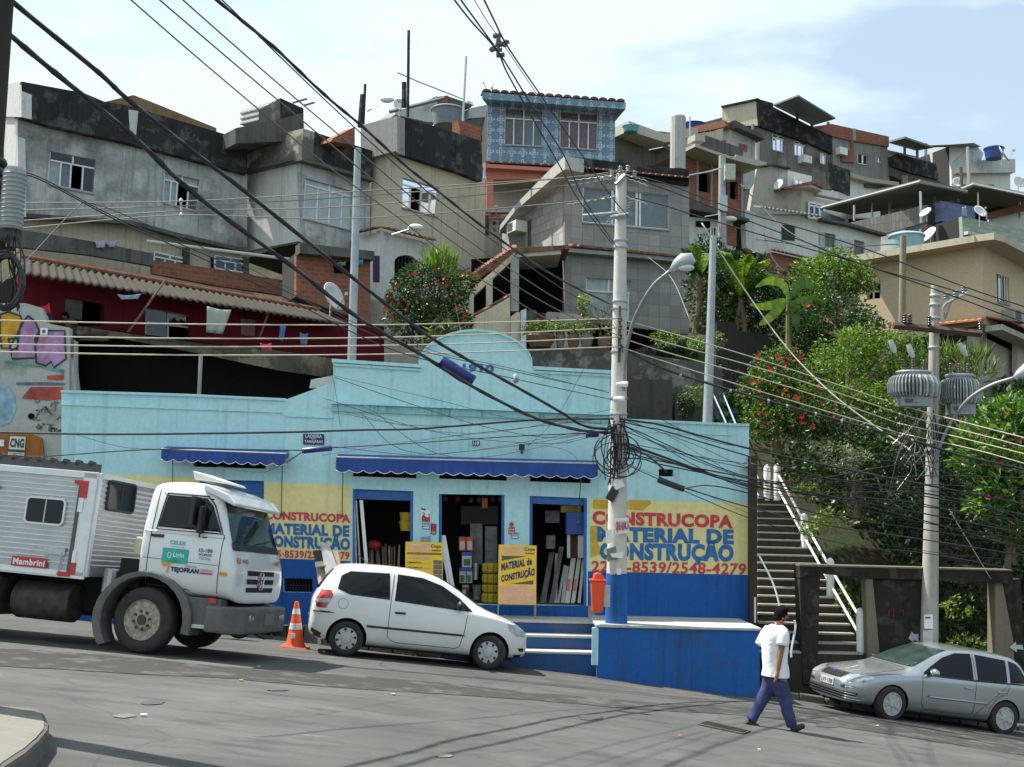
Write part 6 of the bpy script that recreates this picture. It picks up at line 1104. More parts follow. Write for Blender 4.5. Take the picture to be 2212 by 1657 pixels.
def loft(ST,name,mat,parent,arches,level=2):
    "ST: stations x,zlow,zmid,zbelt,ztop,w,wr"
    m=MB(); rings=[]
    for (x,zl,zm,zb,zt,w,wr) in ST:
        half=[(0,zl),(w*.80,zl),(w*.965,zl+.07),(w,zm),(w*.985,zb-.05),(w*.955,zb+.02),(wr,zt-.055),(wr*.82,zt-.005),(0,zt+.012)]
        rings.append([Vector((x,-y,z)) for y,z in half]+[Vector((x,y,z)) for y,z in half[-2:0:-1]])
    n=len(rings[0])
    for r_ in rings: m.v+=r_
    for i in range(len(rings)-1):
        for k in range(n): k2=(k+1)%n; m.f.append((i*n+k,i*n+k2,(i+1)*n+k2,(i+1)*n+k)); m.m.append(0)
    m.f.append(tuple(range(n-1,-1,-1))); m.f.append(tuple((len(rings)-1)*n+k for k in range(n))); m.m+= [0,0]
    o=m.build(name,mat,parent,smooth=True,world=False); s_=o.modifiers.new('s','SUBSURF'); s_.levels=s_.render_levels=level
    dg=bpy.context.evaluated_depsgraph_get(); me=bpy.data.meshes.new_from_object(o.evaluated_get(dg)); o.modifiers.clear(); o.data=me
    bv=BVHTree.FromPolygons([v.co.copy() for v in me.vertices],[tuple(p.vertices) for p in me.polygons])
    if arches:
        cm=MB(); 
        for (x,z,r_,w0,w1) in arches:
            for s in (-1,1): cm.lathe([(r_,s*w0),(r_,s*w1)],(x,0,z),40,'y')
        co=cm.build('cutter',M_under); bo=o.modifiers.new('b','BOOLEAN'); bo.object=co; bo.operation='DIFFERENCE'; bo.solver='EXACT'
        me.materials.clear(); me.materials.append(mat); dg=bpy.context.evaluated_depsgraph_get(); dg.update(); me2=bpy.data.meshes.new_from_object(o.evaluated_get(dg)); o.modifiers.clear(); o.data=me2; bpy.data.objects.remove(co)
        while len(me2.materials)<2: me2.materials.append(M_under)
        me2.materials[1]=M_under
        for p in me2.polygons: # inside of arches dark
            c=p.center
            for (x,z,r_,w0,w1) in arches:
                if abs(math.hypot(c.x-x,c.z-z)-r_)<.006 and w0-.01<abs(c.y)<w1 and abs(p.normal.y)<.3: p.material_index=1
                elif math.hypot(c.x-x,c.z-z)<r_ and abs(abs(c.y)-w0)<.01: p.material_index=1
        me2.set_sharp_from_angle(angle=R(50))
    return o,bv
import bmesh
def wrap(bv,poly,axis,side,off,name,mat,parent,cuts=.07,frame=False,wid=.02):
    "surface piece: polygon drawn in side/front/top view and laid on the body"
    pts=[]
    for i in range(len(poly)):
        a,b=Vector(poly[i]),Vector(poly[(i+1)%len(poly)]); k=max(1,int((b-a).length/cuts)) if not frame else max(1,int((b-a).length/cuts))
        for j in range(k): pts.append(a.lerp(b,j/k))
    def proj(p,o_):
        if axis=='y': org,d=Vector((p.x,side*3,p.y)),Vector((0,-side,0))
        elif axis=='x': org,d=Vector((side*8+1.2,p.x,p.y)),Vector((-side,0,0))
        else: org,d=Vector((p.x,p.y,4)),Vector((0,0,-1))
        h=bv.ray_cast(org,d)
        if h[0] is None: return None
        nn=h[1] if h[1].dot(d)<0 else -h[1]
        return h[0]+nn*o_
    if frame:
        P=[proj(p,off) for p in pts]; P=[p for p in P if p is not None]; m=MB(); m.tube(P+([P[0]] if frame=='loop' else []),wid,4); return m.build(name,mat,parent,world=False,smooth=True)
    bm=bmesh.new(); P3=[Vector((p.x,p.y,0)) for p in pts]; vs=[bm.verts.new(p) for p in P3]
    for t in tessellate_polygon([P3]):
        try: bm.faces.new([vs[i] for i in t])
        except Exception: pass
    for _ in range(3):
        e=[x for x in bm.edges if x.calc_length()>cuts*1.3]
        if not e: break
        bmesh.ops.subdivide_edges(bm,edges=e,cuts=1,use_grid_fill=False); bmesh.ops.triangulate(bm,faces=bm.faces)
    bad=[]
    for v in bm.verts:
        q=proj(v.co,off)
        if q is None: bad.append(v)
        else: v.co=q
    bmesh.ops.delete(bm,geom=bad,context='VERTS'); me=bpy.data.meshes.new(name); bm.to_mesh(me); bm.free(); me.materials.append(mat); me.polygons.foreach_set('use_smooth',[True]*len(me.polygons))
    o=bpy.data.objects.new(name,me); COL.objects.link(o); o.parent=parent; return o
def wtext(bv,s,quad,side,mat,parent,bold=.02,axis='y'):
    "lettering on a vehicle side; quad TL,TR,BR,BL in (x,z)"
    o=text_on('lettering',s,[Vector((q[0],q[1],0)) for q in quad],mat,parent,bold=bold); me=o.data
    for v in me.vertices:
        p=v.co
        if axis=='y': h=bv.ray_cast(Vector((p.x,side*3,p.y)),Vector((0,-side,0)))
        else: h=bv.ray_cast(Vector((side*8,p.x,p.y)),Vector((-side,0,0)))
        if h[0] is not None: v.co=h[0]+Vector((0,side*.012,0) if axis=='y' else (side*.012,0,0))
    return o
# ---- white hatchback (2-door) : x=0 rear axle, front +x, right side = -y
def hatch():
    t=thing('parked_car',(0,0,0),'white two-door hatchback parked facing downhill in front of the shop steps','car','cars parked along the kerb')
    ST=[(-.66,.42,.55,.72,.86,.60,.50),(-.63,.30,.52,.80,.96,.72,.56),(-.56,.26,.52,.94,1.10,.78,.56),(-.42,.22,.52,1.0,1.34,.81,.54),(-.28,.20,.52,1.02,1.51,.82,.53),(-.1,.19,.52,1.02,1.545,.825,.56),(.4,.18,.52,1.0,1.575,.83,.585),(1.0,.18,.52,.98,1.575,.83,.585),(1.5,.18,.52,.95,1.49,.83,.57),(1.95,.18,.52,.92,1.25,.83,.58),(2.25,.18,.52,.90,1.06,.825,.62),(2.38,.18,.52,.88,.985,.82,.66),(2.7,.19,.52,.84,.90,.805,.66),(2.95,.20,.50,.76,.81,.77,.60),(3.10,.22,.46,.66,.70,.68,.52),(3.16,.28,.42,.54,.60,.55,.42)]
    body,bv=loft(ST,'body',M_cw,t,[(0,.29,.345,.50,1.2),(2.465,.29,.345,.50,1.2)])
    for s in (-1,1):
        wrap(bv,[(-.20,1.32),(-.05,1.41),(.62,1.44),(.66,1.00),(-.02,1.02),(-.24,1.10)],'y',s,.006,'side_window',M_cg,t)
        wrap(bv,[(.76,1.44),(1.20,1.42),(1.55,1.32),(1.88,1.13),(2.10,.94),(1.9,.935),(.74,.99)],'y',s,.006,'side_window',M_cg,t)
        wrap(bv,[(.70,1.43),(.68,.95),(.68,.40),(.74,.33),(.86,.30),(1.86,.30),(1.93,.34),(1.99,.60),(2.02,.93)],'y',s,.001,'door_gap',M_gap,t,frame=True,wid=.0055)
        wrap(bv,[(.12+.2,.53),(2.0,.53)],'y',s,.006,'rubbing_strip',M_trim,t,frame=True,wid=.018); wrap(bv,[(-.60,.70),(-.26,.70)],'y',s,.004,'bumper_strip',M_trim,t,frame=True,wid=.014)
        m=MB(); h=bv.ray_cast(Vector((.86,s*3,.80)),Vector((0,-s,0)))[0]; m.box(h+Vector((-.09,-.022,-.018)),h+Vector((.09,.022,.018))); m.build('door_handle',M_trim,t,bevel=.008,world=False)
        m=MB(); h=bv.ray_cast(Vector((1.86,s*3,.97)),Vector((0,-s,0)))[0]; m.ball(h+Vector((.0,s*.12,.05)),(.06,.11,.085),12,8); m.tube([h,h+Vector((0,s*.1,.03))],.02,5); m.build('mirror',M_trim,t,smooth=True,world=False)
        wrap(bv,[(-.50,1.06),(-.34,1.06),(-.30,.98),(-.40,.76),(-.56,.77),(-.58,.9)],'y',s,.008,'tail_light',M_tail,t,cuts=.04); wrap(bv,[(-.58,.90),(-.33,.93),(-.36,.86),(-.58,.83)],'y',s,.012,'tail_light_lens',M_lamp,t,cuts=.04)
        wrap(bv,[(2.72,.80),(2.93,.775),(3.04,.70),(3.06,.60),(2.92,.60),(2.78,.68)],'y',s,.008,'headlight',M_lamp,t,cuts=.04)
        wrap(bv,[(-.60,.30),(-.42,.20),(-.42,.34),(-.60,.42)],'y',s,.006,'bumper_skirt',M_trim,t); wrap(bv,[(2.86,.22),(3.06,.24),(3.08,.31),(2.88,.28)],'y',s,.006,'bumper_skirt',M_trim,t); wrap(bv,[(2.95,.40),(3.06,.41),(3.07,.35),(2.99,.35)],'y',s,.007,'fog_recess',M_gap,t,cuts=.03)
        m=MB(); m.tube([bv.ray_cast(Vector((-.12+.085*math.cos(a/3),s*3,.86+.085*math.sin(a/3))),Vector((0,-s,0)))[0] for a in range(0,20)],.003,4); m.build('fuel_flap_line',M_gap,t,world=False) if s<0 else None
    wrap(bv,[(-.50,1.08),(.50,1.08),(.44,1.42),(-.44,1.42)],'x',-1,.006,'rear_window',M_cg,t); wrap(bv,[(-.58,1.04),(.58,1.04),(.46,1.44),(-.46,1.44)],'x',1,.006,'windscreen',M_ws,t)
    for (x,y,st) in ((0,-.74,0),(0,.74,0),(2.465,-.74,-.42),(2.465,.74,-.42)): wheel(t,(x,y,.29),.29,.175,'hub',st)
    m=MB(); m.box((-.3,-.6,.17),(2.9,.6,.32)); m.build('underbody',M_under,t,world=False)
    m=MB(); m.tube([(.3,.3,1.56),(.05,.3,1.72)],.006,4); m.build('aerial',M_trim,t,world=False); t.scale=(1,1,1)
    return t
fox=hatch(); a_=R(10); place(fox,(-.1314*21.35-.14,21.35+.74*.98),9.5,2.465); fox.scale=(1.03,1.03,1.03)
# ---- silver five-door: front +x
def stilo():
    t=thing('parked_car',(0,0,0),'silver five-door hatchback parked half on the kerb beneath the transformer pole','car','cars parked along the kerb')
    ST=[(-.80,.45,.56,.74,.90,.62,.52),(-.76,.32,.55,.86,1.02,.76,.60),(-.68,.26,.55,.98,1.16,.83,.60),(-.55,.23,.55,1.0,1.34,.86,.60),(-.42,.21,.55,1.0,1.46,.87,.60),(-.1,.19,.55,.99,1.50,.88,.63),(.5,.18,.55,.97,1.525,.885,.65),(1.0,.18,.55,.95,1.51,.885,.65),(1.4,.18,.55,.93,1.42,.885,.63),(1.9,.18,.55,.91,1.17,.885,.66),(2.15,.18,.55,.90,1.03,.88,.70),(2.3,.18,.55,.87,.965,.875,.72),(2.75,.19,.55,.82,.89,.86,.70),(3.1,.20,.50,.74,.80,.83,.66),(3.32,.20,.46,.66,.71,.76,.60),(3.44,.22,.42,.57,.62,.64,.50),(3.47,.26,.40,.52,.57,.52,.42)]
    body,bv=loft(ST,'body',M_cs,t,[(0,.31,.37,.52,1.3),(2.6,.31,.37,.52,1.3)])
    for s in (-1,1):
        wrap(bv,[(-.42,1.26),(-.32,1.36),(-.12,1.40),(-.06,1.00),(-.50,1.03)],'y',s,.006,'side_window',M_cg,t); wrap(bv,[(-.04,1.40),(.70,1.43),(.72,.96),(.02,1.0)],'y',s,.006,'side_window',M_cg,t); wrap(bv,[(.80,1.43),(1.15,1.40),(1.45,1.28),(1.95,.96),(1.86,.935),(.82,.955)],'y',s,.006,'side_window',M_cg,t)
        wrap(bv,[(.76,1.43),(.76,.34),(.84,.30),(1.88,.30),(1.96,.42),(1.99,.92)],'y',s,.001,'door_gap',M_gap,t,frame=True,wid=.0055); wrap(bv,[(-.06,1.0),(.02,.78),(.22,.70),(.38,.50),(.44,.32),(.74,.30)],'y',s,.001,'door_gap',M_gap,t,frame=True,wid=.0045)
        wrap(bv,[(.45,.56),(1.85,.545)],'y',s,.008,'rubbing_strip',M_cs,t,frame=True,wid=.022); wrap(bv,[(-.50,1.005),(-.3,.985),(.8,.945),(1.9,.925)],'y',s,.004,'window_trim',M_trim,t,frame=True,wid=.008)
        for x in (.15,.93): m=MB(); h=bv.ray_cast(Vector((x,s*3,.80)),Vector((0,-s,0)))[0]; m.box(h+Vector((-.09,-.025,-.02)),h+Vector((.09,.025,.02))); m.build('door_handle',M_cs,t,bevel=.01,world=False)
        m=MB(); h=bv.ray_cast(Vector((1.78,s*3,.96)),Vector((0,-s,0)))[0]; m.ball(h+Vector((.02,s*.13,.045)),(.07,.12,.075),12,8); m.tube([h,h+Vector((0,s*.1,.03))],.02,5); m.build('mirror',M_cs,t,smooth=True,world=False)
        wrap(bv,[(-.68,1.10),(-.56,1.06),(-.60,.72),(-.74,.74)],'y',s,.008,'tail_light',M_tail,t,cuts=.05)
        wrap(bv,[(s*.40,.72),(s*.60,.76),(s*.80,.765),(s*.79,.66),(s*.66,.60),(s*.42,.62)],'x',1,.008,'headlight',M_lamp,t,cuts=.04); wrap(bv,[(2.98,.77),(3.20,.72),(3.26,.63),(3.1,.66)],'y',s,.008,'headlight',M_lamp,t,cuts=.04)
        wrap(bv,[(s*.44,.52),(s*.80,.54),(s*.80,.50),(s*.44,.48)],'x',1,.012,'bumper_strip',M_chr,t,cuts=.05)
    wrap(bv,[(-.36,.735),(.36,.735),(.32,.63),(-.32,.63)],'x',1,.006,'grille',M_gap,t)
    for z in (.655,.68,.705): wrap(bv,[(-.34,z),(.34,z)],'x',1,.012,'grille_bar',M_trim,t,frame=True,wid=.006)
    m=MB(); h=bv.ray_cast(Vector((8,0,.69)),Vector((-1,0,0)))[0]; m.lathe([(.05,0),(.045,.02),(.001,.025)],h,18,'x'); m.build('badge',plain('badge_blue',(.05,.08,.30),.3,.3,objc=True),t,world=False)
    wrap(bv,[(-.75,.42),(.75,.42),(.70,.27),(-.70,.27)],'x',1,.006,'lower_grille',M_gap,t)
    for z in (.30,.345,.39): wrap(bv,[(-.76,z),(.76,z)],'x',1,.016,'grille_bar',M_chr,t,frame=True,wid=.010)
    h=bv.ray_cast(Vector((8,0,.53)),Vector((-1,0,0)))[0]; m=MB(); m.box(h+Vector((.0,-.21,-.065)),h+Vector((.02,.21,.065))); pl=m.build('number_plate',plain('plate_grey',(.50,.51,.50),.5,objc=True),t,world=False)
    text_on('lettering','LNY·1708',[h+Vector((.024,y,z)) for y,z in ((-.18,.035),(.18,.035),(.18,-.05),(-.18,-.05))],M_ink,t,bold=.01)
    wrap(bv,[(-.64,1.04),(.64,1.04),(.52,1.42),(-.52,1.42)],'x',1,.006,'windscreen',M_ws,t); wrap(bv,[(-.52,1.14),(.52,1.14),(.48,1.38),(-.48,1.38)],'x',-1,.006,'rear_window',M_cg,t); wrap(bv,[(-.62,1.035),(.62,1.035)],'x',1,.012,'wiper',M_trim,t,frame=True,wid=.012)
    wrap(bv,[(2.22,-.60),(2.9,-.62),(3.22,-.52),(3.25,0),(3.22,.52),(2.9,.62),(2.22,.60)],'z',1,.001,'bonnet_gap',M_gap,t,frame=True,wid=.005)
    for (x,y,st) in ((0,-.78,0),(0,.78,0),(2.6,-.78,.06),(2.6,.78,.06)): wheel(t,(x,y,.325),.325,.19,'alloy',st)
    m=MB(); m.box((-.3,-.65,.17),(3.1,.65,.32)); m.build('underbody',M_under,t,world=False); return t
sil=stilo()
# left side (+y) faces the camera; rear-left wheel ground point given
hd=180+19; dv=Vector((math.cos(R(hd)),math.sin(R(hd)))); lf=Vector((-dv.y,dv.x)); rr0=Vector((9.36,23.25))-lf*.78
place(sil,(rr0.x,rr0.y),hd,2.6,roll=-.05); sil.scale=(.975,.975,.975)
# ---- utility truck: x=0 front axle, front +x, right side = -y faces the camera
def truck():
    t=thing('utility_truck',(0,0,0),'white utility truck with ribbed aluminium service box standing at the left','truck')
    ST=[(-.22,1.0,1.5,1.96,2.50,1.08,.90),(-.20,.92,1.5,1.96,2.60,1.14,.98),(-.1,.90,1.5,1.96,2.66,1.16,1.02),(.4,.90,1.5,1.95,2.70,1.165,1.04),(.82,.90,1.5,1.94,2.66,1.165,1.04),(.98,.90,1.5,1.92,2.52,1.165,1.03),(1.12,.90,1.5,1.86,2.10,1.165,1.03),(1.24,.90,1.45,1.66,1.78,1.165,1.06),(1.30,.88,1.35,1.52,1.62,1.16,1.08),(1.36,.86,1.2,1.36,1.46,1.12,1.05),(1.38,.88,1.1,1.26,1.34,1.05,.98)]
    cab,bv=loft(ST,'cab',M_tw,t,[(0,.50,.66,.70,1.4)])
    for s in (-1,1):
        wrap(bv,[(.10,2.43),(.74,2.43),(.86,2.32),(1.06,1.93),(.04,1.93)],'y',s,.008,'side_window',M_cg,t); wrap(bv,[(.08,2.46),(.76,2.46),(.89,2.33),(1.09,1.90),(.02,1.90)],'y',s,.008,'window_rubber',M_trim,t,frame='loop',wid=.012)
        wrap(bv,[(-.05,2.50),(-.06,1.05),(.62,1.02),(.74,.96),(1.10,.95),(1.12,1.88)],'y',s,.001,'door_gap',M_gap,t,frame=True,wid=.007)
        wrap(bv,[(-.18,1.86),(1.14,1.84)],'y',s,.004,'press_line',M_tw,t,frame=True,wid=.012); wrap(bv,[(-.15,1.45),(1.12,1.42)],'y',s,.001,'panel_line',M_gap,t,frame=True,wid=.004)
        m=MB(); h=bv.ray_cast(Vector((.06,s*3,1.80)),Vector((0,-s,0)))[0]; m.box(h+Vector((-.10,-.03,-.03)),h+Vector((.10,.03,.02))); m.build('door_handle',M_trim,t,bevel=.008,world=False)
        wrap(bv,[(1.13,1.28),(1.25,1.28),(1.25,1.33),(1.13,1.33)],'y',s,.01,'side_indicator',M_amb,t,cuts=.04)
        m=MB(); h=bv.ray_cast(Vector((.62,s*3,2.1)),Vector((0,-s,0)))[0]; m.box(h+Vector((.10,s*.10-.11,-.22)),h+Vector((.17,s*.10+.11,.20))); m.build('mirror',M_trim,t,bevel=.03,world=False)
        m=MB(); m.box(h+Vector((.0,s*.15-.12,-.1)),h+Vector((.06,s*.15+.12,.33))) if s<0 else None
        m.tube([h+Vector((.25,0,.32)),h+Vector((.2,s*.14,.32)),h+Vector((.14,s*.12,-.28)),h+Vector((.28,0,-.26))],.014,5); m.build('mirror_arm',M_trim,t,bevel=.01,world=False)
        # mudguard
        m=MB(); K=16; pr=[]
        for k in range(K+1):
            a=R(216-228*k/K); pr.append(((.66*math.cos(a)),.50+.66*math.sin(a),(.78*math.cos(a))*1.03,.50+.74*math.sin(a)))
        for k in range(K):
            a,b=pr[k],pr[k+1]; y0,y1=s*.80,s*1.20
            m.add([(a[0],y1,a[1]),(b[0],y1,b[1]),(b[2],y1,b[3]),(a[2],y1,a[3]),(a[0],y0,a[1]),(b[0],y0,b[1]),(b[2],y0,b[3]),(a[2],y0,a[3])],[(0,1,2,3),(3,2,6,7),(0,4,5,1),(4,7,6,5)])
        m.build('mudguard',M_fend,t,world=False,bevel=.015)
        m=MB(); m.box((.72,s*.82 if s<0 else .82,.46),(1.2,s*1.17 if s<0 else 1.17,.52)) if s>0 else m.box((.72,-1.17,.46),(1.2,-.82,.52)); m.build('step',M_steel,t,bevel=.01,world=False)
        m=MB(); m.box((.66,min(s*.84,s*1.12),.52),(1.2,max(s*.84,s*1.12),.92)); m.build('step_well',M_fend,t,world=False)
    # front
    wrap(bv,[(-1.02,1.74),(1.02,1.74),(.93,2.47),(-.93,2.47)],'x',1,.008,'windscreen',M_ws,t); wrap(bv,[(-1.06,1.67),(1.06,1.67),(1.04,1.78),(-1.04,1.78)],'x',1,.009,'black_cowl',M_trim,t)
    wrap(bv,[(.0,1.80),(.6,1.86),(.75,1.88)],'x',1,.03,'wiper',M_trim,t,frame=True,wid=.012); wrap(bv,[(-.9,1.80),(-.3,1.86),(-.15,1.88)],'x',1,.03,'wiper',M_trim,t,frame=True,wid=.012)
    m=MB(); m.prism([(.66,-1.06,2.66),(1.06,-1.06,2.53),(1.22,-1.06,2.38),(1.2,-1.06,2.34),(.9,-1.06,2.46),(.66,-1.06,2.55)],(0,2.12,0)); m.build('sun_visor',M_tw,t,bevel=.03,world=False)
    for z0 in (1.38,1.25,1.12): wrap(bv,[(-.62,z0),(.62,z0),(.60,z0-.075),(-.60,z0-.075)],'x',1,.008,'grille_slot',M_gap,t,cuts=.1)
    h=bv.ray_cast(Vector((8,0,1.22)),Vector((-1,0,0)))[0]; m=MB()
    m.lathe([(.15,.0),(.15,.02),(.13,.025),(.125,.0)],h,28,'x')
    for pts in (((-.07,.115),(-.02,.02),(0,.06),(.02,.02),(.07,.115)),((-.12,.05),(-.06,-.11),(0,0),(.06,-.11),(.12,.05))): m.tube([h+Vector((.02,y,z)) for y,z in pts],.012,4)
    m.build('emblem',M_chr,t,world=False)
    for s in (-1,1): wrap(bv,[(s*1.00,1.56),(s*.86,1.56),(s*.86,1.48),(s*1.00,1.48)],'x',1,.012,'indicator',M_amb,t,cuts=.05)
    wtext(bv,'WORKER',[(-.80,1.55),(-.56,1.55),(-.56,1.49),(-.80,1.49)],1,M_greyp,t,axis='x'); wtext(bv,'13·180',[(.60,1.55),(.82,1.55),(.82,1.49),(.60,1.49)],1,M_greyp,t,axis='x')
    m=MB(); m.prism([(1.28,-1.2,.42),(1.55,-.95,.42),(1.60,0,.42),(1.55,.95,.42),(1.28,1.2,.42),(1.0,1.2,.42),(1.0,-1.2,.42)],(0,0,.40)); m.build('bumper',M_fend,t,bevel=.04,world=False)
    for s in (-1,1):
        for dy in (0,.14): m=MB(); m.lathe([(.055,0),(.05,.02),(.001,.025)],(1.545,s*(.62+dy),.66),14,'x'); m.build('headlight',M_lamp,t,world=False)
    m=MB(); m.box((1.585,-.2,.55),(1.61,.2,.72)); m.build('number_plate',plain('truck_plate',(.16,.16,.17),.5,objc=True),t,world=False); m=MB(); m.tube([(1.5,-.3,.42),(1.62,-.2,.36),(1.62,.2,.36),(1.5,.3,.42)],.03,6); m.build('tow_bar',M_trim,t,world=False)
    m=MB(); m.box((1.02,-1.185,.86),(1.14,-1.16,.93)); m.build('side_marker',M_redp,t,world=False); 
    m=MB(); m.hexa([(.25,-.5,2.74),(.85,-.5,2.70),(.85,.3,2.70),(.25,.3,2.74),(.20,-.5,2.88),(.80,-.5,2.74),(.80,.3,2.74),(.20,.3,2.88)]); m.build('roof_hatch',plain('pale_hatch',(.55,.55,.50),.5,objc=True),t,bevel=.02,world=False)
    # door lettering
    s=-1; wrap(bv,[(.18,1.74-.12),(.60,1.74-.12),(.60,1.40),(.18,1.40)],'y',s,.010,'company_panel',plain('teal_print',(.03,.42,.36),.5,objc=True),t,cuts=.2)
    W=lambda s_,x0,x1,z1,z0,mt,b=.02: wtext(bv,s_,[(x0,z1),(x1,z1),(x1,z0),(x0,z0)],-1,mt,t,bold=b)
    W('Light',.36,.54,1.56,1.47,M_white); W('O',.26,.33,1.56,1.47,M_white,.0); W('a serviço da',.28,.52,1.66,1.635,M_cyanp,.0); W('CELEX',.28,.54,1.74,1.68,plain('teal_print',(.03,.42,.36),.5,objc=True),.03)
    W('TEJOFRAN',.34,.80,1.345,1.25,M_navy,.05); W('GRUPO',.58,.76,1.385,1.355,M_greyp,.0); W('UNIPRAC',.82,1.02,1.35,1.315,M_navy,.0); W('13-180',.76,.98,1.66,1.60,M_greyp,.03); W('WORKER',.76,.98,1.585,1.545,M_greyp,.02); W('TOTAL',.77,.97,1.53,1.49,M_cyanp,.02)
    wrap(bv,[(.82,1.30),(1.02,1.30),(1.02,1.275),(.82,1.275)],'y',-1,.010,'red_stripe',M_redp,t); wrap(bv,[(.18,1.40),(.36,1.41),(.36,1.395),(.28,1.38),(.25,1.345),(.20,1.345)],'y',-1,.012,'orange_swoosh',M_yel2,t,cuts=.03); wrap(bv,[(.30,1.39),(.325,1.385),(.30,1.25),(.27,1.25)],'y',-1,.012,'orange_swoosh',M_yel2,t,cuts=.03)
    # chassis
    m=MB(); m.box((-6,-.45,.62),(1.1,-.35,.88)); m.box((-6,.35,.62),(1.1,.45,.88)); m.box((-.6,-.9,.95),(-.25,.95,1.4)); m.build('chassis',M_under,t,world=False)
    m=MB(); m.lathe([(.02,0),(.29,.01),(.30,.03),(.30,.95),(.29,.97),(.02,.98)],(-2.3,-.72,.62),18,'x'); m.build('fuel_tank',plain('dusty_black_tank',(.045,.04,.035),.7,var=.5,objc=True),t,smooth=40,world=False)
    m=MB(); m.box((-3.6,-1.1,.35),(-2.45,-.5,.95)); m.build('tool_locker',plain('dusty_black_tank',(.045,.04,.035),.7,var=.5,objc=True),t,bevel=.02,world=False)
    m=MB(); m.lathe([(.12,0),(.12,.35),(.08,.37)],(-.75,-.85,.85),12); m.build('air_reservoir',M_steel,t,world=False); m=MB(); m.box((-.22,-.6,1.45),(-.40,-.95,1.75)); m.build('air_intake',plain('cream_plastic',(.45,.40,.30),.6,objc=True),t,bevel=.03,world=False)
    m=MB(); m.box((-5.5,-.5,.50),(-.75,.5,1.04)); m.box((-2.2,.2,.4),(-1.0,.95,1.0)); m.build('gearbox_and_shafts',M_under,t,world=False)
    # service box
    bx=MB(); X0,X1,Z0,Z1=-6.,-1.0,1.06,2.66; bx.box((X0,-1.22,Z0),(X1,1.22,Z1)); M_alr=plain('ribbed_aluminium',(.42,.43,.44),.38,.55,objc=True,var=.12,scale=2.5); box=bx.build('service_box',M_alr,t,world=False,bevel=.012)
    rb=MB(); n=17
    for k in range(n):
        z=Z0+.16+(Z1-Z0-.34)*k/(n-1)
        rb.hexa([(-2.70,-1.22,z),(-1.18,-1.22,z),(-1.18,-1.218,z),(-2.70,-1.218,z),(-2.70,-1.238,z+.02),(-1.18,-1.238,z+.02),(-1.18,-1.22,z+.034),(-2.70,-1.22,z+.034)]); rb.hexa([(X1,-1.1,z),(X1,1.1,z),(X1-.01,1.1,z),(X1-.01,-1.1,z),(X1+.018,-1.1,z+.02),(X1+.018,1.1,z+.02),(X1,1.1,z+.034),(X1,-1.1,z+.034)]); rb.box((-6,-1.236,z),(-3.05,-1.22,z+.025))
    rb.build('ribs',M_alu,t,world=False)
    fr=MB(); 
    for (x0,x1,z0,z1) in ((-2.98,-2.82,Z0,Z1),(X1-.24,X1-.01,Z0,Z1),(-6,X1,Z1-.09,Z1+.015),(-6,X1,Z0-.04,Z0+.07)): fr.box((x0,-1.25,z0),(x1,-1.21,z1))
    fr.box((X1-.03,-1.22,Z0),(X1+.03,-1.14,Z1)); fr.box((X1-.03,-1.2,Z1-.07),(X1+.03,1.22,Z1+.01)); fr.build('frame_rails',M_alu,t,world=False,bevel=.006)
    gp=MB(); gp.box((-1.16,-1.262,Z0),(-1.10,-1.251,Z1-.14)); gp.build('door_seal',M_greyp,t,world=False)
    for (x0,x1,z0,z1,mt) in ((-2.96,-2.84,Z1-.36,Z1-.12,M_redp),(-2.84,-2.74,Z1-.16,Z1-.1,M_redp),(-1.13,-1.01,Z1-.40,Z1-.13,M_redp),(-1.13,-1.05,Z1-.62,Z1-.40,M_white),(-1.24,-1.13,Z1-.19,Z1-.13,M_redp),(-1.10,-1.02,Z0+.02,Z0+.20,M_redp),(-1.10,-1.04,Z0+.20,Z0+.38,M_white),(-1.3,-1.10,Z0-.02,Z0+.05,M_redp),(-3.1,-2.88,Z0-.02,Z0+.06,M_redp),(-2.60,-1.32,Z0-.01,Z0+.03,M_white)): m=MB(); m.box((x0,-1.266,z0),(x1,-1.252,z1)); m.build('reflective_tape',mt,t,world=False)
    def rwin(cx,cz,w,hh,axis,parent):
        pts=[]; 
        for (sx,sz,a0) in ((1,1,0),(-1,1,90),(-1,-1,180),(1,-1,270)):
            for k in range(5): a=R(a0+22.5*k); pts.append((cx+sx*(w/2-.07)+.07*math.cos(a),cz+sz*(hh/2-.07)+.07*math.sin(a)))
        m=MB(); P=[Vector((x,-1.245,z)) if axis=='y' else Vector((X1+.022,x,z)) for x,z in pts]; m.prism(P,(0,-.005,0) if axis=='y' else (.006,0,0)); o=m.build('box_window',M_cg,parent,world=False); m=MB(); m.tube(P+[P[0]],.022,5); m.tube([P[0].lerp(P[0],0)*0+ (Vector((cx,-1.252,cz-hh/2)) if axis=='y' else Vector((X1+.03,cx,cz-hh/2))),(Vector((cx,-1.252,cz+hh/2)) if axis=='y' else Vector((X1+.03,cx,cz+hh/2)))],.010,4); m.build('window_rim',M_alu if axis=='y' else M_trim,o,world=False)
    rwin(-1.93,2.06,.64,.40,'y',t); rwin(-.42,2.36,.95,.46,'x',t)
    pl=[Vector((x,-1.256,z)) for x,z in ((-2.35,1.33),(-1.76,1.33),(-1.76,1.18),(-2.35,1.18))]; m=MB(); m.prism(pl,(0,-.006,0)); m.build('maker_plate',M_redp,t,world=False); text_on('lettering','Mambrini',[q+Vector((.03 if i in (0,3) else -.03,-.012,-.025 if i<2 else .025)) for i,q in enumerate(pl)],M_white,t,bold=.03)
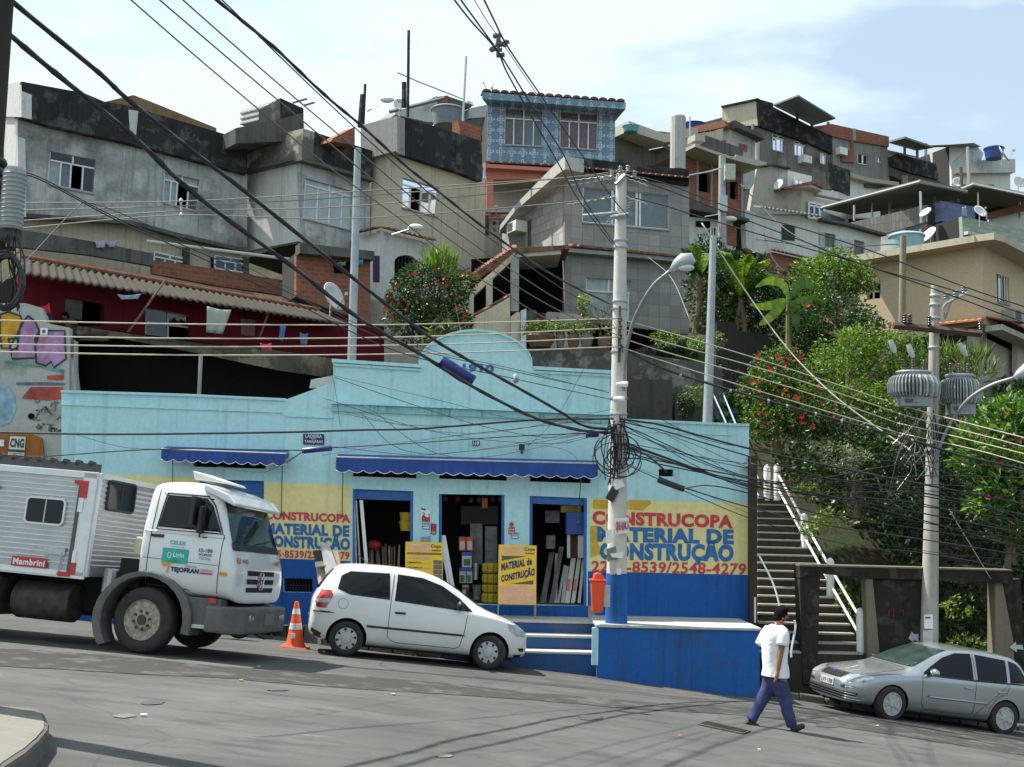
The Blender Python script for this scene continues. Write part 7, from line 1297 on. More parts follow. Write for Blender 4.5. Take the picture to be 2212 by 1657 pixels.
    m=MB(); m.box((-1.72,-1.262,1.36),(-1.36,-1.246,1.48)); m.tube([(-1.40,-1.26,1.40),(-1.42,-1.26,1.1)],.01,4); m.build('door_latch',M_steel,t,world=False); m=MB(); m.box((-2.92,-1.27,2.30),(-2.62,-1.25,2.36)); m.box((-2.92,-1.27,1.42),(-2.70,-1.25,1.50)); m.build('hinge',M_steel,t,world=False)
    m=MB(); m.box((-3.2,-1.0,Z1+.02),(-1.15,-.9,Z1+.16)); 
    for k in range(9): m.lathe([(.001,-.05),(.05,-.05),(.05,.05),(.001,.05)],(-3.05+.22*k,-.95,Z1+.16),8,'y')
    m.build('roof_ladder',plain('dark_rack',(.05,.05,.05),.6,objc=True),t,world=False)
    for o in t.children:
        nm=o.name.split('.')[0]; xs_=[v.co.x for v in o.data.vertices] if o.type=='MESH' else [0]
        if nm in ('reflective_tape','door_seal') and max(xs_)>-1.4: o.location.x=-.13
        elif nm=='maker_plate' or (nm=='box_window' and max(xs_)<-1.2) or (nm=='lettering' and max(xs_)<-1.2): o.location.x=.13; o.location.z=-.05
    for (x,y,st) in ((0,-1.02,-.10),(0,1.02,-.10),(-4.4,-.95,0),(-4.4,.95,0)): wheel(t,(x,y,.50),.50,.26,'truck',st)
    return t
tr=truck(); hd=-8.5; dv=Vector((math.cos(R(hd)),math.sin(R(hd)))); lf=Vector((-dv.y,dv.x)); p0=Vector((-5.36,18.0))+lf*1.0; p1=p0-dv*.0
place(tr,(p1.x,p1.y),hd,1.); tr.scale=(.96,.96,.96)
# motorbike wheel peeping out behind the truck
t=thing('motorcycle',gnd(508,1383),'motorcycle mostly hidden behind the truck bumper, its dark front wheel showing','motorcycle')
c=gnd(508,1383)+Vector((0,.3,.24)); m=MB(); m.lathe([(.17,-.03),(.235,-.045),(.245,0),(.235,.045),(.17,.03)],(c.x,c.y,c.z),24,'y'); m.build('tyre',M_tyre,t,smooth=True); m=MB()
for k in range(5): a=k*1.257; m.tube([c,c+Vector((.17*math.cos(a),0,.17*math.sin(a)))],.012,4)
m.lathe([(.03,-.04),(.03,.04)],(c.x,c.y,c.z),10,'y'); m.build('rim',M_chr,t); m=MB(); m.tube([c+Vector((0,-.06,0)),c+Vector((-.22,-.06,.62))],.022,6); m.tube([c+Vector((-.5,0,.3)),c+Vector((-.22,0,.62)),c+Vector((-.9,0,.55))],.05,6); m.ball(c+Vector((-.5,0,.55)),(.3,.12,.13)); m.build('frame',M_trim,t); m=MB(); m.lathe([(.17,-.04),(.26,-.05),(.26,.05),(.17,.04)],(c.x-1.25,c.y,c.z),20,'y'); m.build('tyre',M_tyre,t)
# ---------------------------------------------------------------- stairs and concrete frame right of the shop
sw=thing('hillside_stairway',at(1700,1407,24.4),'long concrete stairway with white posts and rails climbing beside the shop','stairway')
M_st=wall('dark_riser',(.05,.044,.035),(.018,.016,.013),.5,.5,1.6,bm=.5); M_tr=wall('worn_tread',(.33,.31,.26),(.16,.15,.12),.35,.1,2.2)
NS=20
def stp(i): return 24.4+.27*i, at(1700,1407,24.4).z+.166*i
for i in range(NS):
    y,z=stp(i); yb=y+.29; pxl=1637; t=i/(NS-1); pr=lerp(1864,1694,t)
    xl=ray(pxl,1407-327*t).x*y; xr=ray(pr,1407-327*t).x*y
    m=MB(); m.box((xl,y,z-.9),(xr,yb+ (3 if i==NS-1 else 0),z-.035)); m.build('step_block',M_st,sw); m=MB(); m.box((xl,y-.02,z-.035),(xr,yb+(3 if i==NS-1 else 0),z)); m.build('tread',M_tr,sw)
tops=[]
for (x,yt,ybm,i) in ((1859,1316,1409,1),(1794,1207,1293,6.5),(1738,1110,1189,13),(1679,1003,1081,18.6),(1657,1005,1081,19.2)):
    Y=24.4+.27*i; a=at(x,ybm,Y); b=at(x,yt+6,Y); m=MB(); m.lathe([(.085,0),(.085,(b-a).length),(.06,(b-a).length+.05),(.0,(b-a).length+.09)],(a.x,a.y,a.z),10); m.build('post',M_white,sw,smooth=50); tops.append((a,b))
for f in (.18,.62):
    for k in range(3):
        (a,b),(c,d)=tops[k],tops[k+1]; m=MB(); m.tube([b.lerp(a,f),d.lerp(c,f)],.028,6); m.build('rail',M_white,sw)
m=MB(); (a,b),(c,d)=tops[3],tops[4]; m.tube([b.lerp(a,.4),d.lerp(c,.4)],.025,6); m.build('rail',M_white,sw)
m=MB(); m.tube([at(1640,1040,28),at(1562,850,33.)],.025,5); m.tube([at(1640,1075,28),at(1540,850,33.)],.025,5); m.build('blue_rail',plain('faded_blue_rail',(.25,.38,.48),.5),label='pair of faded blue rails rising behind the right corner of the shop',cat='railing')
m=MB(); m.box((at(1619,1345,24.9).x+.03,24.95,at(1625,1350,24.9).z-.9),(at(1637,1345,24.9).x,25.3,at(1625,985,24.9).z)); m.build('dark_corner_pier',wall('rust_black_pier',(.06,.045,.035),(.02,.017,.014),.5,.5,1.5),label='dark rusty pier standing between the shop corner and the stairway',cat='pier')
m=MB(); m.tube(spline([at(1640,1200,24.3),at(1668,1255,24.2),at(1682,1300,24.1),at(1684,1322,24.1)],5),.018,5); m.build('white_hose',M_white,label='thin white hose curving down over the lower stairway',cat='hose'); m=MB(); m.tube(spline([at(1716,1340,24),at(1718,1355,24),at(1710,1400,24),at(1709,1420,24)],5),.022,5); m.build('white_conduit',M_white,label='short white conduit curving behind the head of the walking man',cat='conduit'); m=MB(); m.tube([at(1631,1290,24.7),at(1631,1345,24.7)],.02,5); m.build('white_conduit',M_white,label='straight white conduit low on the dark corner pier',cat='conduit')
M_fr=wall('dark_face_concrete',(.030,.027,.023),(.009,.008,.008),.5,.5,1.8,light=(.06,.054,.043),bm=.7); M_frl=wall('sunlit_face_concrete',(.20,.17,.12),(.13,.11,.08),.45,.3,2.5,bm=.9)  # paler tone paints the sunlit faces of the dark concrete
fr_=thing('concrete_portal',at(1727,1448,24.0),'mould-blackened concrete beam and columns standing at the foot of the bank','concrete frame')
def box_px(px,Y,d,mat,name,parent): m=MB(); m.prism([at(x,y,Y) for x,y in px],(0,d,0)); return m.build(name,mat,parent,bevel=.02)
box_px([(1727,1221),(2188,1233),(2190,1262),(1960,1252),(1865,1250),(1780,1240),(1727,1250)],24.3,.5,M_fr,'beam',fr_); m=MB(); m.prism([at(x,y,24.28)+Vector((0,0,.02)) for x,y in ((1727,1221),(2188,1233),(2188,1236),(1727,1225))],(0,.52,0)); m.build('beam_top',M_frl,fr_)
box_px([(1727,1240),(1772,1243),(1765,1480),(1735,1480)],24.35,.45,M_fr,'column',fr_)
box_px([(1869,1250),(1990,1254),(1990,1440),(1893,1440)],24.4,.1,M_fr,'graffiti_panel',fr_); m=MB(); m.prism([at(1869,1250,24.36),at(1885,1250,24.36),at(1903,1440,24.36),at(1876,1440,24.36)],(0,.3,0)); m.build('column',M_frl,fr_)
m=MB(); a=[at(2150,1262,24.4),at(2182,1440,24.4),at(2163,1480,24.4),at(2146,1480,24.4)]; m.prism([at(2150,1258,24.4),at(2166,1262,24.4),at(2190,1390,24.4),at(2192,1480,24.4),at(2150,1480,24.4)],(0,.4,0)); m.build('column',M_frl,fr_)
m=MB(); m.prism([at(2166,1258,24.5),at(2205,1250,24.5),at(2216,1500,24.5),at(2192,1500,24.5),at(2190,1390,24.5)],(0,.4,0)); m.build('column',M_fr,fr_)
def arrow(pts,Y,parent): m=MB(); m.prism([at(x,y,Y) for x,y in pts],(0,.004,0)); m.build('painted_arrow',plain('chalk_white_paint',(.50,.50,.48),.8),parent)
c10=cc(1435.3,1075)
arrow(c10(1500,865,1520,822,1535,840,1560,835,1562,885,1535,875,1525,888),24.37,fr_); arrow(c10(2120,920,2160,885,2160,905,2200,905,2205,935,2165,930,2165,950),24.37,fr_); arrow(c10(2150,1115,2180,1085,2182,1105,2209,1105,2209,1125,2182,1125),24.37,fr_)
m=MB(); 
for pts in (c10(1380,690,1378,730,1395,730),c10(1410,680,1408,735),c10(1450,700,1470,690,1465,725)): m.tube([at(x,y,24.37) for x,y in pts],.012,3)
m.build('painted_scrawl',plain('dull_red_scrawl',(.25,.03,.02),.8),fr_)
m=MB(); 
for k in range(4): m.box(Vector(at(1775+8*(k%2),1470+k*12,24.0))+Vector((0,0,-.08)),Vector(at(1775+8*(k%2),1470+k*12,24.0))+Vector((.42,.3,.06)))
m.build('stone_block_pile',M_kerb,label='pale stone blocks piled at the foot of the blackened column',cat='stones',bevel=.02)
# ---------------------------------------------------------------- poles
def cpole(name,base,top,r0_,r1_,mat,label,cat='utility pole',n=20,tilt=0):
    b,t_=Vector(base),Vector(top); t=thing(name,b,label,cat); m=MB(); m.tube([b,b.lerp(t_,.33),b.lerp(t_,.66),t_],[r0_,lerp(r0_,r1_,.33),lerp(r0_,r1_,.66),r1_],n); m.build('pole',mat,t,smooth=50); return t
PY=23.35
mp_=cpole('concrete_utility_pole',at(1331,1345,PY)-Vector((0,0,.02)),at(1342,376,PY),.205,.105,M_polec,'tall pale concrete utility pole with blue painted foot and cable coils on the terrace')
b0,b1=at(1331,1345,PY),at(1342,376,PY); m=MB(); m.tube([b0,b0.lerp(b1,.106)],[.212,.205],24); m.build('blue_painted_foot',M_dblue2,mp_,smooth=50)
pp=lambda y,dx=0,dy=0:b0.lerp(b1,(1345-y)/969.)+Vector((dx,dy,0))
for y in (470,525,540,660,676,770,870,905): m=MB(); q=pp(y); m.lathe([(.13+.08*(y-376)/969,-.025),(.135+.08*(y-376)/969,0),(.13+.08*(y-376)/969,.025)],q,16); m.build('steel_band',M_steel,mp_)
# crossarms at the top
for (pts,y) in ((((1318,470),(1365,462)),0),(((1330,398),(1350,378)),0)): m=MB(); m.tube([at(*pts[0],PY-.15),at(*pts[1],PY-.15)],.045,5); m.build('crossarm',M_steel,mp_)
m=MB(); a=at(1258,466,PY-.1); m.tube([a,at(1350,458,PY-.1)],.035,4); m.tube([at(1310,482,PY-.1),at(1330,462,PY-.1)],.03,4); m.build('crossarm',M_steel,mp_)
def insul(c,mat,parent,n=4,r_=.05,ax='z'): 
    m=MB(); pr=[]
    for k in range(n): pr+=[(r_*.5,k*.05),(r_,k*.05+.01),(r_*.95,k*.05+.025),(r_*.5,k*.05+.04)]
    m.lathe(pr,c,12,ax); return m.build('insulator',mat,parent,smooth=True)
M_ins=plain('grey_porcelain',(.22,.23,.24),.2,coat=1); M_insb=plain('brown_porcelain',(.05,.025,.018),.2,coat=1)
for (x,y) in ((1322,384),(1340,374),(1356,372),(1370,384),(1300,398)): insul(at(x,y,PY-.1),M_ins,mp_,3)
for (x,y) in ((1364,445),(1360,452)): insul(at(x,y,PY-.2),M_ins,mp_,3)
m=MB(); q=at(1338,700,PY-.23); m.box(q+Vector((-.02,-.02,-.75)),q+Vector((.03,.02,.35))); 
for y in (690,708,727,748): p=at(1340,y,PY-.27); m.lathe([(.03,-.04),(.045,-.03),(.03,0),(.045,.03),(.03,.04)],p,10)
m.build('insulator_rack',M_mold2,mp_)
m=MB(); rgc=random.Random(4)
def ring(m,cx,cy,rx,ry,r_,Y,ph=0):
    m.tube([at(cx+rx*math.cos(k*.3+ph)*(1+.03*math.sin(k)),cy+ry*math.sin(k*.3+ph),Y+.03*math.sin(k*.7)) for k in range(22)],r_,5)
for (cx,cy,rx,ry,r_) in ((1335,985,50,48,.013),(1322,975,38,40,.012),(1345,1000,40,30,.010),(1330,965,30,50,.012),(1338,960,18,45,.014),(1325,990,44,34,.01),(1342,985,30,26,.012)): ring(m,cx,cy,rx,ry,r_,PY-.3,rgc.random()*6)
m.build('cable_coils',M_cable,mp_)
m=MB()
for k in range(16):
    x=rgc.uniform(1315,1350); m.tube(spline([at(x,rgc.uniform(895,930),PY-.25),at(x+rgc.uniform(-14,14),rgc.uniform(950,990),PY-.3),at(x+rgc.uniform(-22,26),rgc.uniform(1010,1050),PY-.25)],4),rgc.choice([.006,.01,.014]),4)
m.build('hanging_cable_ends',M_cable,mp_)
m=MB(); m.prism([at(x,y,PY-.26) for x,y in ((1316,1033),(1340,1027),(1350,1050),(1330,1059))],(0,.14,0)); m.build('junction_box',M_white,mp_,bevel=.01); m=MB(); m.prism([at(x,y,PY-.24) for x,y in ((1323,1049),(1337,1062),(1324,1085),(1308,1076))],(0,.14,0)); m.build('meter_box',M_black,mp_,bevel=.01)
for (x,y,k) in ((1345,830,0),(1338,862,1)): m=MB(); q=at(x,y,PY-.3); m.lathe([(.035,-.12),(.06,.08),(.055,.10)],q,10,'x'); m.build('small_lamp',M_white,mp_)
sg=[at(1329,1120,PY-.24),at(1358,1118,PY-.20),at(1360,1150,PY-.20),at(1330,1155,PY-.24)]; ts=thing('handwritten_sign',sg[3],'white cardboard sign hand-lettered QUADRA in red, tied to the concrete pole','sign'); m=MB(); m.prism(sg,(0,.012,0)); m.build('panel',M_white,ts)
t_=plain('red_marker',(.50,.06,.08),.7)
# hand-drawn letters as strokes
def strokes(parent,P,word,mat,r_=.006):
    GL={'Q':[[(.5,1),(.1,.7),(.2,.1),(.7,.0),(.9,.6),(.5,1)],[(.5,.3),(1,-.2)]],'U':[[(.1,1),(.1,.1),(.7,.05),(.8,1)]],'A':[[(0,0),(.45,1),(.9,0)],[(.2,.4),(.75,.45)]],'D':[[(.1,0),(.1,1),(.8,.6),(.7,.1),(.1,0)]],'R':[[(.1,0),(.1,1),(.8,.8),(.2,.5),(.9,0)]]}
    n=len(word)
    for i,ch in enumerate(word):
        m=MB()
        for st in GL[ch]: m.tube([P[0].lerp(P[1],(i+u*.85+.08)/n).lerp(P[3].lerp(P[2],(i+u*.85+.08)/n),.78-.58*v)+Vector((0,-.012,0)) for u,v in st],r_,4)
        m.build('lettering',mat,parent,world=True)
strokes(ts,sg,'QUADRA',t_)
for (px,mt,off) in ((((1308,1146),(1322,1143),(1324,1170),(1310,1176)),M_white,.25),(((1310,1186),(1330,1180),(1334,1210),(1312,1214)),plain('peeling_green_paper',(.13,.22,.17),.8),.24),(((1318,1196),(1347,1193),(1345,1206),(1322,1204)),M_white,.27),(((1316,1212),(1328,1210),(1330,1240),(1318,1242)),M_concl,.25),(((1332,1230),(1342,1228),(1342,1241),(1333,1242)),M_white,.24)): m=MB(); m.prism([at(x,y,PY-off) for x,y in px],(0,.006,0)); m.build('peeling_notice',mt,mp_)
# street lamp on arm
sl=thing('street_lamp',at(1349,850,PY-.2),'grey curved street lamp arm with oval head mounted on the concrete pole','street lamp'); AP=spline([at(1347,845,PY-.25),at(1349,790,PY-.3),at(1358,730,PY-.5),at(1378,672,PY-.8),at(1410,618,PY-1.1),at(1448,585,PY-1.3)],6); m=MB(); m.tube(AP,.035,8); m.build('arm',plain('weathered_galvanised',(.27,.29,.30),.5,.5),sl,smooth=True)
def lamphead(pts,Y,parent,th=.13):
    P=[at(x,y,Y) for x,y in pts]; m=MB(); c=sum(P,Vector())/len(P); m.tube(P,[.04,.10,.14,.13,.05][:len(P)],10); o=m.build('lamp_housing',plain('lamp_grey',(.50,.52,.54),.3,.4),parent,smooth=True); m=MB(); m.ball(c+Vector((.05,0,-.07)),(.17,.10,.07),12,6); m.build('lamp_glass',plain('lamp_diffuser',(.60,.62,.62),.2,coat=1),o,smooth=True)
lamphead([(1448,586),(1462,571),(1475,563),(1490,561),(1500,569)],PY-1.35,sl)
# slender grey light poles
cpole('light_pole',at(761,770,27.3)-Vector((0,0,1)),at(773,321,27.3),.105,.080,plain('grey_painted_pole',(.36,.39,.41),.5,.1),'slender grey light pole rising behind the crimson house roof','light pole')
lp=cpole('light_pole',at(1527,905,27.)-Vector((0,0,.6)),at(1541,510,27.),.115,.075,plain('grey_painted_pole',(.36,.39,.41),.5,.1),'slender grey light pole rising behind the right end of the shop roof','light pole'); m=MB()
for dx in (-5,0,5): m.tube([at(1541+dx,512,27),at(1541+dx*1.3,490,27)],.008,4)
m.build('bare_rods',M_steel,lp)
lq=cpole('light_pole',at(1560,640,45.)-Vector((0,0,1)),at(1560,337,45.),.20,.13,plain('grey_concrete_pole',(.36,.37,.37),.7),'grey concrete pole with meter box standing before the unfinished brick house','light pole'); m=MB(); q=at(1571,373,44.7); m.box(q-Vector((.1,.1,.3)),q+Vector((.30,.2,.32))); m.build('meter_box',plain('pale_green_box',(.45,.48,.40),.6),lq,bevel=.02); m=MB(); m.tube([at(1560,362,44.7),at(1535,370,44.3),at(1482,380,43.6)],.03,5); m.build('lamp_arm',M_steel,lq); m=MB(); q=at(1562,440,44.7); m.box(q-Vector((.15,.1,.3)),q+Vector((.15,.1,.3))); m.build('bracket',M_steel,lq)
cpole('wooden_pole',at(1948,720,33.),at(1951,510,33.),.095,.085,wall('old_pole_wood',(.26,.22,.16),(.10,.09,.07),.4,.6,2),'weathered slender wooden pole left of the transformer pole before the beige house','utility pole')
# transformer pole
TY2=24.3; tp=cpole('transformer_pole',at(2004,1400,TY2)-Vector((0,0,.9)),at(2020,617,TY2),.185,.085,wall('grey_pole_concrete',(.40,.38,.34),(.16,.15,.13),.35,.6,1.3),'grey concrete pole carrying two ribbed transformers behind the silver car')
for (px,mt,off) in (((1996,1328),(2015,1327),(2016,1358),(1997,1358)),M_white,.19),(((1994,1363),(2016,1361),(2016,1385),(1994,1387)),M_concl,.19),(((1996,1386),(2014,1385),(2014,1394),(1996,1395)),M_white,.195): 
    m=MB(); m.prism([at(x,y,TY2-off) for x,y in px],(0,.006,0)); m.build('peeling_notice',mt,tp)
m=MB(); m.box(at(1999,1333,TY2-.205),at(2010,1336,TY2-.20)); m.build('notice_print',M_ink,tp)
m=MB(); a,b=at(1930,703,TY2-.3),at(2120,721,TY2-.2); m.tube([a,b],.075,4); m.build('timber_crossarm',plain('dark_crossarm_wood',(.07,.04,.03),.8,var=.4),tp)
for x in (1955,1966,2008,2118): insul(at(x,696+ (x-1955)*.09,TY2-.3)-Vector((0,0,.02)),M_insb,tp,4,.05)
for x,y,dx in ((1923,735,.05),(1962,745,.05),(2072,742,.08)):
    m=MB(); q=at(x,y,TY2-.5); m.tube([q,q+Vector((dx,-.02,-.16)),q+Vector((dx*1.7,-.03,-.26))],[.05,.06,.035],10); m.build('fuse_cutout',plain('light_porcelain',(.42,.43,.43),.25,coat=1),tp,smooth=40)
m=MB(); P=[at(2037,697,TY2-.2),at(2038,665,TY2-.25),at(2045,655,TY2-.3),at(2090,632,TY2-.9)]; m.tube(P,.03,6); m.tube([at(2040,690,TY2-.2),at(2055,650,TY2-.4)],.02,5); m.build('bracket',M_steel,tp)
for x,y in ((2044,636),(2064,631),(2083,623)): insul(at(x,y,TY2-.6)-Vector((0,0,.1)),M_ins,tp,3,.075)
for y in (640,660,690,755,965,980): m=MB(); q=at(2004,1400,TY2).lerp(at(2020,617,TY2),(1400-y)/783.); m.lathe([(.10+.08*(y-617)/783,-.03),(.11+.08*(y-617)/783,0),(.10+.08*(y-617)/783,.03)],q,14); m.build('steel_band',M_steel,tp)
M_trf=plain('transformer_grey',(.27,.29,.30),.45,.2,var=.2,scale=4); M_trw=plain('bleached_streaks',(.50,.50,.49),.7)
def transformer(c,rx,ry,h,label,drop):
    t=thing('transformer',c-Vector((0,0,h/2)),label,'transformer','pole-mounted transformers'); m=MB(); n=26
    m.lathe([(.3*rx,-h*.5),(rx*.62,-h*.5),(rx*.62,h*.45),(rx*.6,h*.5),(.0,h*.52)],(0,0,0),28); m.v=[Vector((v.x*1,v.y*ry/rx,v.z))+c for v in m.v]; m.build('tank',M_trf,t,smooth=40)
    m=MB(); mw=MB()
    for k in range(44):
        a=2*math.pi*k/44; d=Vector((math.cos(a),math.sin(a)*ry/rx,0)); tn=Vector((-d.y,d.x,0)).normalized()*.012; pr=[(.58,-h*.26),(.90,-h*.30),(.99,-h*.18),(1.,h*.10),(.93,h*.30),(.80,h*.38),(.58,h*.40)]
        tgt=mw if (-1.6<a-2*math.pi*(a>math.pi)<-.3 and k%2) else m
        vs=[c+d*rx*p_+Vector((0,0,z))+s_*tn for s_ in (-1,1) for p_,z in pr]; tgt.add(vs,[tuple(range(6,-1,-1)),tuple(range(7,14))]+[(i,i+1,8+i,7+i) for i in range(6)])
    m.build('cooling_fins',M_trf,t,fix=False); mw.build('bleached_fins',M_trw,t,fix=False)
    m=MB(); m.hexa([c+Vector(v) for v in ((-rx*.62,-ry*.5,-h*.62),(rx*.55,-ry*.62,-h*.62),(rx*.5,ry*.3,-h*.62),(-rx*.6,ry*.3,-h*.62),(-rx*.62,-ry*.5,-h*.30),(rx*.55,-ry*.62,-h*.30),(rx*.5,ry*.3,-h*.30),(-rx*.6,ry*.3,-h*.30))]); m.build('base_box',M_trf,t,bevel=.01)
    m=MB(); m.box(c+Vector((-rx*.5,-ry*.60,-h*.50)),c+Vector((-rx*.2,-ry*.585,-h*.40))); m.build('rating_plate',M_greyp,t)
    m=MB(); m.lathe([(rx*.66,h*.46),(rx*.68,h*.5),(rx*.66,h*.54)],c,24); m.v=[Vector((v.x,c.y+(v.y-c.y)*ry/rx,v.z)) for v in m.v]; m.build('lid_ring',M_steel,t)
    for dx in (-.45,-.05,.38): insul(c+Vector((rx*dx,-.05,h*.52)),M_insb,t,5,.045)
    return t
transformer(at(1974,838,TY2-.45),.52,.42,.62,'big ribbed grey transformer on the left side of the pole',0); transformer(at(2073,850,TY2+.1),.42,.40,.72,'ribbed grey transformer with streaked fins on the right side of the pole',0)
m=MB(); rgc=random.Random(8)
for k in range(34):
    x,y=rgc.uniform(1955,2035),rgc.uniform(880,930); m.tube(spline([at(x,y,TY2-.2),at(x+rgc.uniform(-25,25),y+rgc.uniform(20,60),TY2-.3),at(x+rgc.uniform(-40,30),y+rgc.uniform(50,160),TY2-.25)],4),rgc.choice([.005,.008,.012]),3)
m.build('cable_tangle',M_cable,tp)
m=MB()
for k in range(12):
    x,y=rgc.uniform(1950,2000),rgc.uniform(880,990); m.tube(spline([at(x,y,TY2-.35),at(x+rgc.uniform(-25,25),y+rgc.uniform(10,40),TY2-.35),at(x+rgc.uniform(-40,30),y+rgc.uniform(20,90),TY2-.3)],4),.006,3)
m.build('pale_wire_tangle',M_cable_l,tp)
sl=thing('street_lamp',at(2010,1020,TY2-.2),'curved street lamp arm reaching right from the transformer pole','street lamp'); m=MB(); m.tube(spline([at(2012,1025,TY2-.22),at(2025,980,TY2-.3),at(2050,920,TY2-.5),at(2090,865,TY2-.8),at(2140,833,TY2-1.1),at(2195,815,TY2-1.3)],6),.035,8); m.build('arm',plain('weathered_galvanised',(.27,.29,.30),.5,.5),sl,smooth=True); lamphead([(2190,817),(2205,807),(2222,797),(2240,790),(2252,790)],TY2-1.35,sl)
# near dark pole at left edge with regulator can and coiled cable
NY=10.; q0=at(30,0,NY); cx=q0.x-.17; npole=cpole('utility_pole',Vector((cx-.02,NY,gz(cx,NY))),Vector((cx,NY,q0.z+1.6)),.19,.155,wall('dark_pole_wood',(.055,.045,.04),(.02,.018,.016),.5,.7,2.5),'dark utility pole at the extreme left with coiled cable and ribbed canister')
for y in (350,372,395): m=MB(); q=at(-2,y,NY); m.lathe([(.19,-.03),(.20,0),(.19,.03)],(cx,NY,q.z),18); m.build('steel_band',M_black,npole)
cn=at(28,430,NY-.22); t=thing('ribbed_canister',cn-Vector((0,0,.25)),'grey ribbed cylindrical canister strapped to the dark pole at far left','canister'); m=MB(); pr=[(.02,-.26),(.085,-.26)]
for k in range(13): z=-.25+k*.037; pr+=[(.09,z),(.098,z+.012),(.09,z+.024)]
pr+=[(.088,.24),(.07,.265),(.001,.27)]; m.lathe(pr,cn,24); m.build('shell',plain('canister_grey',(.30,.32,.32),.5,.1),t,smooth=30); m=MB(); m.box(cn+Vector((-.16,-.05,-.34)),cn+Vector((.06,.08,-.26))); m.build('bracket',M_black,t)
m=MB(); rgc=random.Random(2)
for k in range(7): ring(m,12+rgc.uniform(-3,3),608+rgc.uniform(-3,3),36+rgc.uniform(-4,5),58+rgc.uniform(-5,6),.014,NY-.3,rgc.random()*6)
for k in range(9): x=rgc.uniform(5,40); m.tube(spline([at(x,rgc.uniform(470,520),NY-.25),at(x+rgc.uniform(-15,20),560,NY-.3),at(rgc.uniform(-10,55),rgc.uniform(600,680),NY-.3)],4),rgc.choice([.004,.007]),3)
m.build('cable_coil',M_cable,npole)
# ---------------------------------------------------------------- cables
def cable(pts,r_,mat,label,group=None,cat='cable',name='overhead_cable',n=6,twist=0):
    P=spline([at(*p) for p in pts],n); m=MB(); m.tube(P,r_,5)
    if twist:
        q=[];q2=[]
        for i,p in enumerate(P): a=i*1.1; q.append(p+Vector((math.cos(a)*twist,0,math.sin(a)*twist))); q2.append(p-Vector((math.cos(a)*twist,0,math.sin(a)*twist)))
        m.tube(q,r_*.7,4); m.tube(q2,r_*.7,4)
    return m.build(name,mat,label=label,cat=cat,group=group,fix=False,smooth=True)
def lin(P,Y0,Y1):
    L_=[0.]
    for a,b in zip(P,P[1:]): L_.append(L_[-1]+math.hypot(b[0]-a[0],b[1]-a[1]))
    out=[]
    for p,l_ in zip(P,L_):
        f=l_/L_[-1]; out.append((p[0],p[1],1/lerp(1/Y0,1/Y1,f)))
    return out
G1='thick black cables crossing from top left'; cable(lin([(-60,5),(0,57),(116,155),(281,289),(425,423),(633,577),(773,686),(910,766),(1015,832),(1156,903),(1262,931),(1325,935)],10.5,PY),.027,M_cable,'lower thick black cable sweeping from the top left pole to the concrete pole',G1,twist=.018)
cable(lin([(-30,-50),(22,0),(211,155),(281,219),(422,331),(527,412),(773,609),(917,720),(1015,780),(1121,839),(1209,889),(1262,920),(1325,928)],10.5,PY),.026,M_cable,'upper thick black cable sweeping from the top left pole to the concrete pole',G1,twist=.014)
cable(lin([(440,-30),(468,0),(590,100),(699,203),(787,277),(875,357),(945,412),(1051,496),(1156,570),(1226,612),(1321,658)],11.5,PY),.017,M_cable,'twisted dark blue-black cable ending at the middle of the concrete pole',twist=.012)
G2='thin lines descending to the concrete pole'
for P,r_,lb in (([(450,-30),(480,0),(699,213),(875,373),(994,468),(1215,624),(1322,683)],.008,'thin dark line hugging the twisted cable from above left'),([(370,-25),(395,0),(571,155),(699,264),(804,352),(910,444),(994,507),(1103,582),(1219,655),(1328,704)],.009,'first pale brown line below the twisted cable'),([(320,-25),(345,0),(527,155),(699,299),(850,425),(994,534),(1125,624),(1230,682),(1337,725)],.009,'second pale brown line below the twisted cable'),([(258,-25),(283,0),(462,155),(699,352),(860,470),(994,574),(1099,640),(1181,689),(1219,704),(1324,745)],.009,'third and lowest pale brown line below the twisted cable')): cable(lin(P,11.5,PY),r_,M_cable if 'dark' in lb else plain('tan_wire',(.16,.14,.10),.6),lb,G2)
G3='four high-voltage lines to the pole top'
for i,(P,lb) in enumerate((([(-40,440),(46,438),(390,435),(766,414),(1226,384),(1322,376)],'topmost thin line running from far left to the pole top insulators'),([(-40,458),(46,454),(390,445),(766,425),(1156,391),(1340,370)],'second thin line from far left to the pole top'),([(-40,482),(46,477),(390,456),(766,445),(1216,401),(1356,372)],'third thin line from far left to the pole top'),([(-40,500),(46,493),(390,465),(766,472),(1226,437),(1332,421)],'fourth thin line from far left ending at the lower crossarm'))): cable(lin(P,20,PY),.011,M_cable_g,lb,G3)
G4='four pale lines above the shop parapet'
for i,(P,lb) in enumerate((([(-40,690),(0,692),(390,700),(777,702),(1050,697),(1338,688)],'uppermost of the pale horizontal lines above the shop parapet'),([(-40,723),(0,725),(400,731),(777,730),(1050,722),(1338,708)],'second pale horizontal line above the shop parapet'),([(-40,741),(0,743),(400,749),(777,747),(1050,741),(1338,728)],'third pale horizontal line above the shop parapet'),([(-40,758),(0,760),(400,767),(777,766),(1050,760),(1338,749)],'lowest pale horizontal line crossing the arched parapet'))): cable(lin(P,19,PY-.27),.012,plain('cream_wire',(.48,.43,.33),.6),lb,G4)  # cream is the wires' own colour
G5='four pale lines between the two concrete poles'
for P,lb in (([(1340,690),(1435,716),(1600,764),(1800,828),(1935,873)],'top pale line between the two concrete poles'),([(1340,710),(1435,739),(1646,797),(1850,862),(1941,893)],'second pale line between the two concrete poles'),([(1340,729),(1435,760),(1650,820),(1840,880),(1938,914)],'third pale line between the two concrete poles'),([(1340,750),(1435,781),(1650,848),(1840,905),(1941,935)],'lowest pale line between the two concrete poles')): cable(lin(P,PY-.27,TY2-.3),.011,M_cable_l,lb,G5)
